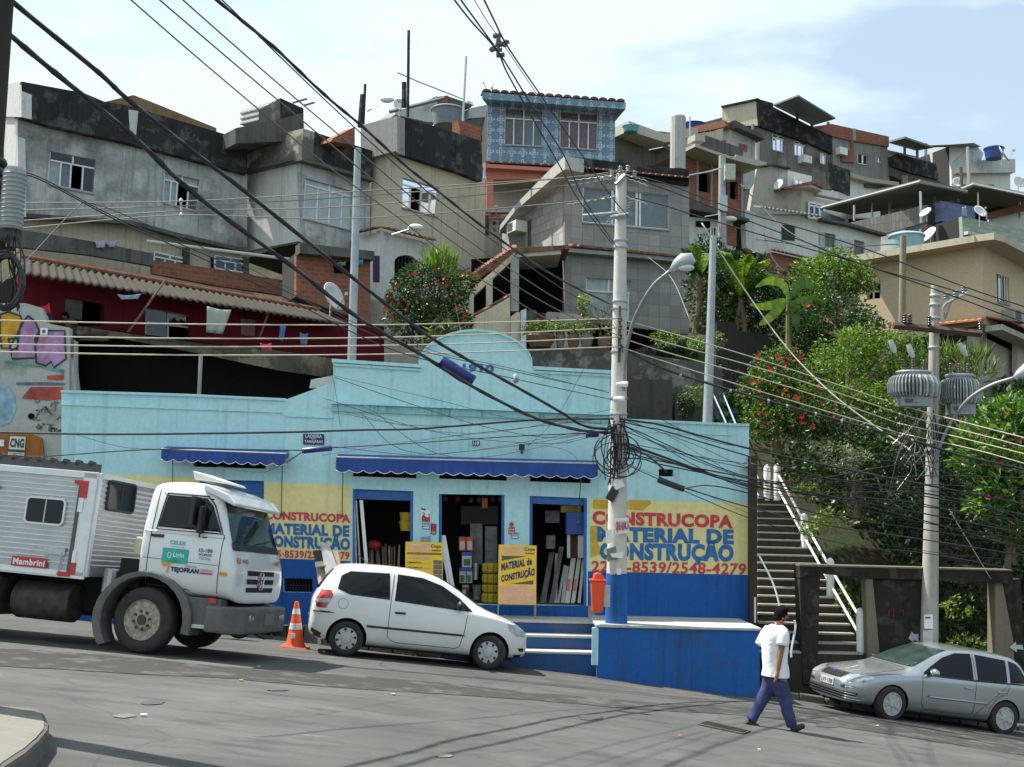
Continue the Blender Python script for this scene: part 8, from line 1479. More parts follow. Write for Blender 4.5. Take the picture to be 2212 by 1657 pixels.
for i,(P,lb) in enumerate((([(1935,873),(2010,893),(2120,922),(2250,955)],'top pale line leaving the transformer pole to the right'),([(1941,893),(2010,912),(2120,940),(2250,975)],'second pale line leaving the transformer pole to the right'),([(1938,914),(2010,930),(2120,957),(2250,990)],'third pale line leaving the transformer pole to the right'),([(1941,935),(2010,950),(2120,975),(2250,1012)],'lowest pale line leaving the transformer pole to the right'))): cable(lin(P,TY2-.3,22.),.010,M_cable_l,lb,'pale lines right of the transformer pole')
bnd=cable(lin([(1342,748),(1370,765),(1435,797),(1520,825),(1646,862),(1769,896),(1878,926),(1998,959),(2080,985),(2212,1014),(2260,1028)],PY-.2,22.5),.024,M_cable,'thick black bundle with silver clips running right from the concrete pole',twist=.01)
for x,y in ((1470,811),(1578,844),(1660,866),(1700,877),(1762,894),(1818,910),(1874,925),(1942,944),(1970,951)): q=at(x,y,1/lerp(1/(PY-.2),1/22.5,(x-1342)/900)); m=MB(); m.lathe([(.034,-.02),(.036,0),(.034,.02)],q,8,'x'); m.build('clip',M_steel,bnd)
G6='black service cables at the right'
for P,r_,lb in (([(1340,905),(1390,912),(1435,920),(1622,970),(1857,1020),(1998,1047),(2212,1089),(2260,1100)],.020,'thick black cable from the coils passing over the shop corner'),([(1340,910),(1400,924),(1435,931),(1622,987),(1787,1033),(1998,1072),(2260,1120)],.013,'thinner black cable just below the thick one over the shop corner'),([(1345,975),(1380,985),(1435,998),(1618,1033),(1787,1071),(1998,1110),(2260,1162)],.014,'black cable from the coils passing above the small vent window'),([(1345,990),(1390,992),(1435,1005),(1646,1047),(1927,1107),(2260,1200)],.013,'black cable crossing below the one above the small vent'),([(1477,1055),(1530,1049),(1611,1064),(1787,1114),(1984,1142),(2260,1188)],.012,'black cable leaving the splice sleeve and arching slightly upward'),([(1480,1055),(1488,1057),(1618,1096),(1787,1135),(1998,1166),(2260,1208)],.013,'black cable leaving the splice sleeve and sagging low'),([(1345,960),(1400,985),(1440,1020)],.020,'short black cable linking the coils to the splice sleeve'),([(1345,860),(1520,948),(1700,975),(1850,983),(1985,980)],.007,'thin wire drooping to the pale tangle on the transformer pole'),([(1345,905),(1500,960),(1620,1010),(1800,1040),(1998,1090),(2250,1130)],.006,'thin wire low over the stairway between poles'),([(1620,1000),(1787,1050),(1900,1080),(1998,1095)],.006,'thin wire drooping above the white stair posts'),([(1435,935),(1500,975),(1560,1010),(1620,1060)],.004,'hair-thin wire slanting across the shop corner above the sign'),([(1350,1000),(1450,1040),(1540,1075),(1620,1110)],.004,'hair-thin wire slanting across the yellow sign top'),([(1345,930),(1500,985),(1640,1015),(1850,1040),(2000,1060),(2250,1075)],.008,'thin black cable crossing the bank just above the stair posts'),([(1345,1000),(1500,1070),(1650,1130),(1850,1180),(2000,1195),(2250,1240)],.009,'low sagging cable crossing the upper stairway'),([(1345,968),(1450,1000),(1640,1058),(1850,1098),(2000,1130),(2250,1172)],.009,'sagging cable between the vent window cables'),([(1700,1000),(1850,1150),(1998,1190),(2250,1215)],.005,'lowest thin wire over the concrete frame')): cable(lin(P,PY-.25,22.8),r_,M_cable,lb,G6)
m=MB(); m.tube([at(1421,1036,PY-.4),at(1478,1057,PY-.4)],.06,10); m.build('cable_splice',M_black,label='long black splice sleeve hanging over the painted sign',cat='cable splice',bevel=.01)
def splice(a,b,Y,r_,label,m_=None): m=MB(); A,B=at(*a,Y),at(*b,Y); m.tube([A,A.lerp(B,.02),A.lerp(B,.98),B],[r_*.9,r_,r_,r_*.92],14); return m.build('cable_splice',m_ or plain('navy_splice',(.015,.02,.15),.35),label=label,cat='cable splice',group='blue splice tubes on the cables',smooth=50)
splice((954,778),(1024,822),18.,.075,'large dark blue tube on the cables in front of the arched parapet'); splice((653,974),(717,968),23.,.055,'dark blue splice tube below the street name plate'); splice((1265,939),(1293,938),PY-.2,.06,'short dark blue splice tube just left of the concrete pole')
m=MB(); m.lathe([(.06,-.03),(.085,0),(.05,.06)],at(1113,818,19.5),12,'x'); m.build('cable_clamp',M_steel,label='small round metal clamp on the cable right of the blue tube',cat='cable clamp')
cable(lin([(-40,932),(0,934),(246,938),(600,934),(777,929),(910,926),(1160,907),(1325,905)],20,PY-.2),.020,M_cable,'thick black cable running level across the upper shop wall'); cable(lin([(-40,995),(60,989),(127,984),(362,970),(654,973)],20,23),.010,M_cable,'black cable running from left edge to the blue splice below the street name plate'); cable(lin([(717,967),(850,960),(1100,943),(1265,936)],23,PY-.2),.011,M_cable,'black cable leaving the blue splice toward the concrete pole')
G7='fine wires strung across the shop front'
for P,r_,lb in (([(722,815),(880,870),(1040,920),(1180,945),(1270,935)],.006,'fine wire from the left parapet step dipping to the concrete pole'),([(722,812),(950,865),(1115,905),(1300,915)],.004,'nearly straight fine wire from the left parapet step'),([(699,860),(870,915),(1020,947),(1200,958),(1290,940)],.005,'fine wire sagging past the house number plate'),([(715,964),(850,980),(930,982),(1120,962),(1280,935)],.005,'fine wire sagging just above the long awning'),([(700,760),(722,830),(735,920)],.004,'fine wire dropping down the left parapet step'),([(1257,1000),(1215,970),(1135,960)],.004,'short fine wire by the dark floodlight'),([(1265,790),(1200,905),(1140,965)],.004,'fine wire from parapet to the floodlight'),([(160,938),(260,965),(330,970),(460,968)],.004,'fine wire curling across the left upper wall'),([(655,975),(600,1008),(560,1020),(470,1008)],.005,'fine wire drooping under the short awning'),([(640,985),(620,1000),(655,975)],.006,'tight loop of wire left of the blue splice'),([(0,615),(60,560),(160,455),(200,440),(330,490),(560,590),(770,700)],.006,'dark wire rising from the left coil then crossing the crimson roof'),([(30,370),(90,385),(250,470),(420,540),(600,620),(850,740),(1100,800),(1310,845)],.007,'dark wire from the ribbed canister to the concrete pole'),([(40,375),(95,392),(260,480),(430,555),(610,640),(860,760),(1110,818),(1330,865)],.008,'second dark wire below the canister wire'),([(880,735),(960,765),(1100,795),(1320,850)],.006,'short dark wire crossing the arch toward the pole')): cable(lin(P,20,PY-.1) if 'canister' not in lb and 'coil' not in lb else lin(P,12,PY-.1),r_,M_cable,lb,G7)
G8='lines falling from the top centre'
for P,lb in (([(960,-30),(982,0),(1019,47),(1074,110),(1104,173),(1205,351),(1252,435),(1323,527)],'left of the lines falling steeply to the concrete pole'),([(978,-30),(996,0),(1030,47),(1088,129),(1158,243),(1219,337),(1264,435),(1330,530)],'middle of the lines falling steeply to the concrete pole'),([(1025,-40),(1046,0),(1069,47),(1097,101),(1167,204),(1275,361),(1329,435),(1358,468)],'right of the lines falling steeply to the concrete pole')): cable(lin(P,11,PY-.1),.010,M_cable,lb,G8)
cable(lin([(1025,0),(1053,47),(1071,72),(1160,204),(1290,400),(1340,470)],11,PY),.005,M_cable_g,'thinnest grey line between the steep lines',G8)
sp=thing('line_spacer',at(1078,95,13.),'cluster of grey clamps spreading the steep lines near the top of the picture','line spacer')
for a,b,r_ in (((1065,78),(1080,76),.03),((1078,76),(1075,95),.025),((1070,98),(1100,90),.022),((1058,106),(1085,108),.022),((1078,92),(1075,118),.018),((1072,120),(1090,118),.026),((1095,88),(1088,100),.03),((1060,104),(1066,110),.03),((1084,92),(1079,98),.035)): m=MB(); m.tube([at(*a,13),at(*b,13)],r_,7); m.build('clamp',plain('clamp_grey',(.10,.11,.13),.5),sp)
m=MB(); m.tube([at(391,432,21.3),at(392,468,21.3)],.02,5); m.ball(at(391,434,21.3),(.04,.04,.05)); m.ball(at(392,465,21.3),(.04,.04,.05)); m.build('line_spacer',M_steel,label='small grey spacer joining the four thin lines before the left house',cat='line spacer')
G9='dark lines from pole top to upper right'
for P,lb in (([(1350,376),(1435,396),(1593,454),(1752,500),(1892,546),(2082,619),(2260,678)],'upper dark line from the pole top to the right edge'),([(1356,380),(1435,408),(1611,475),(1745,525),(1871,574),(2062,628),(2260,695)],'middle dark line from the pole top to the right edge'),([(1358,425),(1435,444),(1488,461),(1629,503),(1752,539),(1871,574),(2044,634),(2260,715)],'lower dark line from the crossarm to the right edge')): cable(lin(P,PY,22.),.013,M_cable,lb,G9)
m=MB()
for (y0,y1) in ((378,388),(384,398),(424,438)):
    P=[at(lerp(1352,1400,k/16),lerp(y0,y1+3,k/16),PY-.05)+Vector((0,.010*math.cos(k*1.6),.010*math.sin(k*1.6))) for k in range(17)]; m.tube(P,.009,4)
    P=[at(lerp(1330,1225,k/26),lerp(y0,y1+3,k/26),PY-.05)+Vector((0,.010*math.cos(k*1.6),.010*math.sin(k*1.6))) for k in range(27)]; m.tube(P,.009,4)
m.build('preformed_grips',M_alu,label='spiral silver grips on the lines at the pole top',cat='line grips')
cable([(1516,482,27.),(1576,577,27.),(1632,660,26.8),(1681,728,26.4),(1734,790,26.),(1808,860,25.4),(1889,920,24.9),(1985,985,24.3)],.016,M_cable_l,'pale guy wire slanting down from the slender pole to the transformer pole',twist=.008)
cable([(1600,398,45),(1681,482,43),(1745,524,41),(1830,560,38)],.02,M_cable,'dark service line dropping from the grey pole across the white house'); cable([(1632,517,45),(1787,535,42),(1860,532,40),(1925,528,34),(1948,530,33)],.018,M_cable,'wavy dark line between the white house and the wooden pole')
cable([(2140,1250,24.2),(2080,1150,24.),(2050,1100,24.)],.008,M_cable_l,'thin pale stay wire leaning behind the concrete frame') ; cable([(1650,505,50),(1670,560,47),(1720,610,42)],.02,M_cable,'short dark line falling across the white house corner')
cable([(905,525,36),(960,560,35),(1000,740,30)],.006,M_cable,'fine wire hanging over the hibiscus bush') ; cable([(1400,555,39),(1450,600,36),(1490,690,33)],.006,M_cable_l,'fine pale wire slanting over the grey tiled wall')
rgc=random.Random(17)
for k in range(8):
    y0,y1,y2=rgc.uniform(905,1000),rgc.uniform(925,1090),rgc.uniform(1010,1180); cable(lin([(1345,y0),(1650,lerp(y0,y1,.55)+rgc.uniform(30,75)),(1998,y1+rgc.uniform(5,40)),(2260,y2)],PY-.2,22.9),rgc.choice([.005,.008,.011]),M_cable,'thin black service wire sagging across the stairway between the concrete poles','service wires sagging across the stairway')
for k in range(5):
    y0=rgc.uniform(880,945); cable(lin([(rgc.uniform(690,800),rgc.uniform(840,985)),(rgc.uniform(900,1050),y0+rgc.uniform(20,60)),(1325,y0)],24.,PY-.1),rgc.choice([.004,.006]),M_cable,'hair-thin wire sagging over the light blue wall toward the coils','hair-thin wires over the light blue wall')
# long white pipe resting before the grey house
m=MB(); m.tube([FL.hit(317,521,1.2),FL.hit(703,570,1.6)],.055,8); m.build('white_pipe',plain('white_pvc',(.60,.60,.56),.5),label='long white pipe fixed level along the front of the grey house',cat='pipe')
# ---------------------------------------------------------------- goods in and before the shop
c12=cc(737.9,1048.5,.2455)
def leanp(px0,px1,n0,n1,w,th,mat,label,name,cat,group=None):
    a,b=FS.hit(*px0,n0),FS.hit(*px1,n1); m=MB(); u=FS.u*w/2; m.hexa([b-u,b+u,b+u-FS.n*th,b-u-FS.n*th,a-u,a+u,a+u-FS.n*th,a-u-FS.n*th]); return m.build(name,mat,label=label,cat=cat,group=group)
def rod(px0,px1,n0,n1,r_,mat,label,name,cat,group=None): m=MB(); m.tube([FS.hit(*px0,n0),FS.hit(*px1,n1)],r_,8); return m.build(name,mat,label=label,cat=cat,group=group,smooth=50)
for x0,x1,lb in ((112,140,'leftmost thin metal pipe leaning inside the left doorway'),(128,182,'second thin metal pipe leaning inside the left doorway')): rod(c12(x0,135)[0],c12(x1,1010)[0],-.05,-.02,.02,M_steel,lb,'metal_pipe','pipe','pipes in the left doorway')
leanp(c12(172,130)[0],c12(245,1010)[0],-.05,-.02,.07,.03,M_white,'flat printed white profile leaning in the left doorway beside the pipes','plastic_profile','profile')
rg=random.Random(11); WM=[M_wood,plain('pale_pine',(.36,.25,.15),.8,var=.3),plain('reddish_board',(.22,.08,.06),.8,var=.3),M_greyp]
for k in range(14): x=250+k*19; leanp(c12(x+rg.uniform(-25,25),500+rg.uniform(0,70))[0],c12(x+rg.uniform(-3,3),1010)[0],-.7,-.4,.035,.02,WM[k%4],'thin wooden stick in the fan of sticks inside the left doorway','wooden_stick','stick','fan of wooden sticks in the left doorway')
def stackb(px,py,n0,r_,h_,mat,label,name='bucket',cat='bucket',group=None):
    c=FS.hit(*c12(px,py)[0],n0); m=MB(); m.lathe([(r_*.8,0),(r_,h_*.9),(r_*1.05,h_*.92),(r_*1.05,h_),(r_*.2,h_*1.02)],c,16); return m.build(name,mat,label=label,cat=cat,group=group,smooth=40)
M_yb=plain('yellow_plastic',(.55,.36,.02),.5); stackb(570,330,-.6,.15,.22,M_yb,'upper yellow tub hanging inside the left doorway',group='yellow tubs'); stackb(575,400,-.6,.17,.20,M_yb,'lower yellow tub hanging inside the left doorway',group='yellow tubs')
m=MB(); m.ball(FS.hit(*c12(285,525)[0],-.6),(.16,.14,.10)); m.build('red_bundle',plain('red_bundle',(.35,.02,.02),.7),label='red bundle lying on top of the wooden sticks',cat='bundle')
def goodsbox(x0,y0,x1,y1,n0,d,mat,label,name='package',cat='package',group=None,bands=()):
    q=[FS.hit(*c12(x,y)[0],n0) for x,y in ((x0,y0),(x1,y0),(x1,y1),(x0,y1))]; t=thing(name,q[3],label,cat,group); m=MB(); m.prism(q,-FS.n*d); m.build('pack',mat,t,bevel=.01)
    for (a,b,c,d_,mt) in bands: f=lambda u,v:q[0].lerp(q[1],u).lerp(q[3].lerp(q[2],u),v)+FS.n*.004; mm=MB(); mm.face(f(a,b),f(c,b),f(c,d_),f(a,d_)); mm.build('printed_label',mt,t,fix=False)
    return t
M_org=plain('orange_red_pack',(.55,.08,.02),.6); M_gw2=plain('pack_white',(.45,.46,.45),.6); M_bl2=plain('pack_blue',(.03,.10,.35),.6); M_gr2=plain('pack_green',(.12,.20,.03),.6); M_clear=plain('dim_grey_goods',(.14,.14,.14),.5,var=.4)
goodsbox(1032,452,1092,578,-.5,.15,M_org,'left red and white pack on top of the goods tower in the middle doorway',group='red packs',bands=[(.15,.3,.85,.9,M_gw2)]); goodsbox(1098,452,1155,578,-.5,.15,M_org,'right red and white pack on top of the goods tower in the middle doorway',group='red packs',bands=[(.15,.3,.85,.9,M_gw2)])
goodsbox(1055,588,1148,720,-.45,.3,M_bl2,'upper blue and green sack in the middle doorway tower',bands=[(.05,.25,.95,1,M_gw2),(.2,.45,.85,.9,M_gr2)]); goodsbox(1035,725,1095,858,-.45,.3,M_bl2,'lower left blue and green sack in the middle doorway tower',bands=[(.05,.25,.95,1,M_gw2),(.1,.5,.8,.95,M_gr2)]); goodsbox(1098,725,1152,858,-.45,.3,M_bl2,'lower right blue and green sack in the middle doorway tower',bands=[(.05,.25,.95,1,M_gw2),(.1,.5,.8,.95,M_gr2)]); goodsbox(1058,868,1125,1000,-.45,.3,M_ink,'black pack with white print at the bottom of the middle tower',bands=[(.1,.1,.9,.2,M_gw2),(.1,.4,.5,.9,M_gw2),(.1,.3,.9,.38,M_org)])
goodsbox(1130,335,1240,700,-.8,.1,M_clear,'tall grey sheet standing at the back of the middle doorway'); goodsbox(1262,360,1370,690,-.8,.1,M_clear,'second grey sheet right of the first in the middle doorway'); goodsbox(1050,180,1380,345,-1.2,.2,M_ink,'wide black hanging display panel in the middle doorway'); goodsbox(1235,110,1285,200,-.6,.05,plain('orange_hanger',(.4,.12,.01),.6),'small orange item hanging high in the middle doorway'); stackb(1180,830,-.4,.06,.34,M_steel,'slim grey metal cylinder beside the sack tower',name='metal_cylinder',cat='cylinder'); stackb(1190,1005,-.35,.10,.30,M_clear,'clear plastic roll on the floor beside the rope coils',name='plastic_roll',cat='roll')
for x,y in ((915,120),(1020,120),(1140,130),(1210,130),(1330,125),(1395,125)): goodsbox(x-18,y-22,x+18,y+22,-.9,.05,plain('dull_red_pack',(.14,.02,.02),.6),'small dull red packet in the hanging row at the top of the middle doorway',group='hanging packets')
M_rope=wall('yellow_rope',(.50,.36,.03),(.30,.20,.02),.3,.1,6,tile=(5,.03,0,0,.006),grout=(.22,.15,.01))
for k,(y,lb) in enumerate(((1030,'bottom yellow rope coil of the stack in the middle doorway'),(940,'third yellow rope coil from the top of the stack'),(862,'second yellow rope coil from the top of the stack'),(770,'topmost yellow rope coil of the stack'))):
    c=FS.hit(*c12(1310+(k==0)*-4,y)[0],-.22); h_=.20 if k!=1 else .165; m=MB(); m.lathe([(.05,.01),(.15,.0),(.178,.03),(.18,h_*.5),(.178,h_-.03),(.15,h_),(.05,h_-.01)],c,24); t=m.build('rope_coil',M_rope,label=lb,cat='rope coil',group='yellow rope coils',smooth=40); 
    m=MB(); 
    for a in (-1.2,-1.9): m.tube([c+Vector((.182*math.cos(a),.182*math.sin(a),z)) for z in (.01,h_-.01)],.006,4)
    m.build('binding',M_black,t)
for x0,x1,lb in ((885,985,'bright aluminium profile leaning right of the promotion board'),(905,1000,'second bright aluminium profile leaning right of the promotion board'),(870,960,'third duller aluminium profile behind the promotion board')): leanp(c12(x0,440)[0],c12(x1,985)[0],-.12,.08,.045,.03,M_alu,lb,'aluminium_profile','profile','aluminium profiles by the middle doorway')
for i,(x0,x1,y0,w_,mt,lb) in enumerate(((1850,1770,590,.11,M_mold2,'dark plank leaning leftmost in the right doorway'),(1935,1850,540,.10,M_mold2,'second dark plank leaning in the right doorway'),(1895,1880,600,.07,M_conc,'narrow dark grey plank in the right doorway'),(1965,1905,700,.05,M_conc,'thin grey batten in the right doorway'),(1985,1945,710,.08,plain('pale_grey_board',(.33,.33,.33),.7),'short pale board in the right doorway'),(2040,1985,640,.10,M_concl,'pale board with pink marks, left of the pair in the right doorway'),(2092,2035,640,.08,M_concl,'pale board with pink marks, right of the pair in the right doorway'),(2130,2090,640,.06,M_concl,'rightmost narrow pale board in the right doorway'))):
    leanp(c12(x0,y0)[0],c12(x1,1035)[0],-.45,-.08,w_,.02,mt,lb,'leaning_board','board','boards leaning in the right doorway')
for x0,x1 in ((2005,1993),(2068,2045)): leanp(c12(x0,770)[0],c12(x1,930)[0],-.33,-.17,.06,.001,plain('pink_mark',(.55,.16,.15),.8),'faint pink paint mark on a pale board','paint_mark','paint mark','pink paint marks')
goodsbox(1978,232,2135,432,-.25,.3,plain('blue_cabinet',(.015,.07,.28),.5),'dark blue cabinet hanging in the right doorway',name='cabinet',cat='cabinet'); goodsbox(1932,175,2112,240,-.35,.3,plain('dull_yellow_tray',(.30,.20,.02),.6),'dull yellow tray above the blue cabinet',name='tray',cat='tray'); goodsbox(1985,432,2012,640,-.3,.1,M_gw2,'pale upright sheet below the blue cabinet'); goodsbox(2080,440,2140,640,-.3,.1,M_gw2,'second pale sheet below the blue cabinet at the door edge'); goodsbox(2010,432,2080,640,-.5,.1,plain('dark_red_pack',(.10,.015,.015),.6),'dark red panel between the pale sheets'); goodsbox(1790,220,1920,330,-.8,.1,M_clear,'grey metal basin hanging deep in the right doorway'); goodsbox(1800,440,1880,560,-.6,.2,M_clear,'grey box on a shelf deep in the right doorway')
# yellow display boards
def board(px,label,kind):
    q=[FS.hit(x,y,n) for (x,y),n in zip(px,(.55,.55,.72,.72))]; nn=(q[1]-q[0]).cross(q[3]-q[0]).normalized(); nn=nn if nn.y<0 else -nn; t=thing('display_board',q[3],label,'display board'); m=MB(); m.prism(q,-nn*.025); m.build('panel',M_yelp,t,bevel=.004)
    f=lambda u,v,o=.004:q[0].lerp(q[1],u).lerp(q[3].lerp(q[2],u),v)+nn*o
    B=lambda a,b,c,d,mt,o=.003: (lambda mm:(mm.face(f(a,b,o),f(c,b,o),f(c,d,o),f(a,d,o)),mm.build('printed_block',mt,t,fix=False)))(MB())
    X=lambda s,a,b,c,d,mt,bo=.03: text_on('lettering',s,[f(a,b,.008),f(c,b,.008),f(c,d,.008),f(a,d,.008)],mt,t,bold=bo)
    B(.10,.035,.70,.155,M_pinkp); X('CONSTRU',.12,.045,.68,.145,M_yelp,.02); X('Copa',.68,.035,.95,.11,M_ink,.02); B(.70,.125,.95,.155,plain('olive_print',(.25,.17,.02),.6))
    if kind:
        B(.05,.18,.97,.215,M_greyp); X('MATERIAL DE CONSTRUÇÃO',.07,.187,.95,.21,M_yelp,.0); X('PROMOÇÃO',.10,.235,.68,.30,M_pinkp,.03)
        for k,w in enumerate(('CIMENTO','CERÂMICA','ARGAMASSA','TINTA','AREIA','TIJOLO')):
            v=.335+.082*k; X(w,.05,v,.05+.052*len(w),v+.033,M_ink,.02); B(.05+.054*len(w),v+.034,.70,v+.038,M_ink); B(.75,v-.03,.98,v+.042,M_greyp); X('0000',.78,v-.015,.95,v+.03,plain('sign_grey_light',(.3,.28,.2),.6),.0)
    else:
        for tri in ((((.08,.19),(.75,.185),(.08,.275)),)+(((.30,.66),(.92,.59),(.92,.66)),)): mm=MB(); mm.face(*[f(*p,.003) for p in tri]); mm.build('printed_block',M_greyp,t,fix=False)
        text_on('lettering','MATERIAL de',[f(.07,.32,.008),f(.88,.20,.008),f(.88,.33,.008),f(.07,.45,.008)],M_navy,t,bold=.05); text_on('lettering','CONSTRUÇÃO',[f(.07,.50,.008),f(.96,.35,.008),f(.96,.54,.008),f(.07,.66,.008)],M_navy,t,bold=.05)
        B(.06,.695,.94,.975,M_pinkp); X('2255-8539',.10,.72,.90,.82,M_yelp,.01); X('2548-4279',.10,.85,.90,.95,M_yelp,.01)
    for u in (.01,.99): m=MB(); a=f(u,1,-.01); m.tube([a,a-Vector((0,0,.36))],.012,4); m.tube([f(u,.05,-.03),f(u,1,-.03)-nn*.45-Vector((0,0,.36))],.012,4); m.build('leg',M_steel,t)
board(c12(562,495,891,503,888,1025,557,1018),'yellow promotion board with price list standing partly behind the white car',1)
board(c12(1383,520,1716,530,1712,1052,1378,1043),'yellow display board with slanted blue letters before the right pillar',0)
# orange litter bin on the pole
c=at(1290,1322,PY-.35); t=thing('litter_bin',c,'orange plastic litter bin with hooded lid hung on the blue pole foot','litter bin'); m=MB(); m.hexa([c+Vector(v) for v in ((-.10,-.11,0),(.10,-.11,0),(.10,.11,0),(-.10,.11,0),(-.13,-.15,.58),(.135,-.15,.58),(.135,.15,.58),(-.13,.15,.58))]); M_bin=plain('orange_plastic',(.80,.085,.015),.4,var=.05); m.build('body',M_bin,t,bevel=.035); m=MB(); m.box(c+Vector((-.155,-.17,.575)),c+Vector((.155,.17,.61))); m.build('rim',M_bin,t,bevel=.012); m=MB(); P=[c+Vector((x,0,z)) for x,z in ((-.09,.61),(-.08,.70),(-.02,.735),(.06,.72),(.11,.66),(.13,.61))]; m.prism([p+Vector((0,-.13,0)) for p in P],(0,.26,0)); m.build('lid',M_bin,t,bevel=.02); m=MB(); m.box(c+Vector((.12,-.02,.1)),c+Vector((.24,.06,.5))); m.build('bracket',M_steel,t)
# traffic cone
c=gnd(637,1399); t=thing('traffic_cone',c,'orange traffic cone with white bands standing between truck and white hatchback','traffic cone'); M_cone=plain('cone_orange',(.72,.09,.02),.55,var=.15); m=MB(); m.hexa([c+Vector(v) for v in ((-.25,-.22,0),(.25,-.22,-.045),(.25,.22,-.045),(-.25,.22,0),(-.24,-.21,.05),(.24,-.21,.01),(.24,.21,.01),(-.24,.21,.05))]); m.build('base',M_cone,t,bevel=.015)
prof=lambda z:lerp(.17,.035,(z-.02)/.80)
m=MB(); m.lathe([(.21,.0),(.18,.05)]+[(prof(z),z) for z in (.08,.3,.5,.7,.82)]+[(.0,.83)],c,24); m.build('cone_body',M_cone,t,smooth=40)
for z0,z1 in ((.33,.44),(.60,.70)): m=MB(); m.lathe([(prof(z0)+.004,z0),(prof(z1)+.004,z1)],c,24); m.build('white_band',plain('reflective_band',(.60,.60,.58),.4),t,smooth=40)
m=MB(); m.box(c+Vector((-.09,-.15,.18)),c+Vector((.02,-.135,.26))); m.build('sticker',M_white,t)
# sheets leaning by the white car
c11=cc(0,970.9)
for px,n0,mt,lb in ((c11(1925,620,1985,618,2000,715,1938,722),.9,M_ink,'black and white card leaning behind the rear of the white car'),(c11(1965,565,2020,580,2080,745,2005,790),1.,plain('grey_card',(.42,.42,.43),.8),'tall grey cardboard sheet leaning behind the white car'),(c11(2042,615,2075,612,2098,735,2060,740),.95,plain('brown_card',(.28,.21,.14),.8),'narrow brown cardboard sheet leaning behind the white car'),(c11(1940,722,2000,715,2025,830,1962,860),1.05,plain('tan_card',(.36,.29,.21),.8),'lower tan cardboard sheet leaning behind the white car')):
    q=[FS.hit(x,y,n) for (x,y),n in zip(px,(n0-.25,n0-.25,n0+.1,n0+.1))]; m=MB(); m.prism(q,(0,.02,0)); m.build('cardboard_sheet',mt,label=lb,cat='cardboard',group='cardboard sheets behind the white car')
q=[FS.hit(x,y,n) for (x,y),n in zip(c11(1958,840,1985,850,1990,1005,1893,1010),(1.0,1.,1.3,1.3))]; m=MB(); m.prism(q,(0,.02,0)); m.build('glass_sheet',plain('greenish_glass_sheet',(.25,.33,.30),.15,coat=1),label='greenish glass sheet leaning at the kerb behind the white car',cat='glass sheet')
q=gnd(1187,1437)+Vector((0,0,.12)); m=MB(); m.box(q+Vector((-.09,-.05,0)),q+Vector((.07,.06,.10))); m.build('broken_brick',BRICK(0,'brickwork',.2),label='broken brick lying on the kerb right of the white car',cat='brick',bevel=.01)
rg=random.Random(21); LM=[M_white,plain('pale_litter',(.40,.38,.33),.8),plain('yellow_litter',(.5,.35,.03),.8)]
LP=[(1470,1590,2),(1895,1568,0),(1640,1620,0),(560,1440,1),(310,1545,0),(700,1408,0),(520,1470,2),(850,1500,1)]
for i,(x,y,k) in enumerate(LP):
    q=gnd(x,y,.012); m=MB(); s_=rg.uniform(.02,.045); m.prism([q+Vector((math.cos(a)*s_*rg.uniform(.6,1.2),math.sin(a)*s_*rg.uniform(.6,1.2),0)) for a in (0,1.3,2.6,3.9,5.1)],(0,0,.012)); m.build('litter_scrap',LM[k],label='small scrap of litter lying on the asphalt',cat='litter',group='litter scraps on the road')
rgv=random.Random(31); mv=MB()
for _ in range(500):
    x=rgv.uniform(-6,9); y=ylow(x)+rgv.gauss(0,.05)-.02; p=Vector((x,y,gz(x,y)+.005)); 
    if noise.noise(Vector((x*1.5,2,1)))<.05: continue
    a=Vector((rgv.gauss(0,.5),rgv.gauss(-.3,.4),rgv.random()*.8+.2)).normalized()*rgv.uniform(.02,.07); s_=Vector((.008,0,0)); mv.mi=rgv.randrange(2); mv.add([p-s_,p+s_,p+a],[(0,1,2)])
mv.build('kerb_weeds',[M_leafm,M_leafo],kind='stuff',fix=False)
# ---------------------------------------------------------------- people
def fold(o,s):
    tx=bpy.data.textures.new('cloth_folds','CLOUDS'); tx.noise_scale=.11; tx.noise_depth=2; d=o.modifiers.new('d','DISPLACE'); d.texture=tx; d.strength=s; d.mid_level=.5
def skinned(name,V,E_,mat,parent,root=0,level=2,label=None,world=True):
    off=wl(parent); me=bpy.data.meshes.new(name); me.from_pydata([Vector(v[0])-off for v in V],E_,[]); o=bpy.data.objects.new(name,me); COL.objects.link(o); o.parent=parent
    s_=o.modifiers.new('s','SKIN'); s_.use_smooth_shade=True
    for i,v in enumerate(V):
        d=me.skin_vertices[0].data[i]; r_=v[1]; d.radius=r_ if isinstance(r_,tuple) else (r_,r_); d.use_root=(i==root)
    u=o.modifiers.new('u','SUBSURF'); u.levels=u.render_levels=level; me.materials.append(mat); fold(o,.028) if name=='trousers' else None; return o
def skin_mat(n,c): return plain(n,c,.5,var=.12,scale=9)
M_skin=skin_mat('brown_skin',(.27,.125,.07)); M_hair=plain('black_hair',(.008,.007,.006),.95,spec=.1); M_tee=plain('white_tee',(.78,.78,.80),.85,var=.04,bmp=.2); M_jeans=plain('navy_trousers',(.035,.045,.13),.85,var=.3,scale=7,bmp=.3); M_shoe=plain('dark_shoe',(.02,.02,.025),.6)
YM=17.4; mc=lambda x,y,d=0.: at(1584.5+.1781*x,1304.9+.1781*y,YM+d)
man=thing('person',mc(480,1530),'person walking right in loose white t-shirt, navy trousers and dark shoes, head bowed','person')
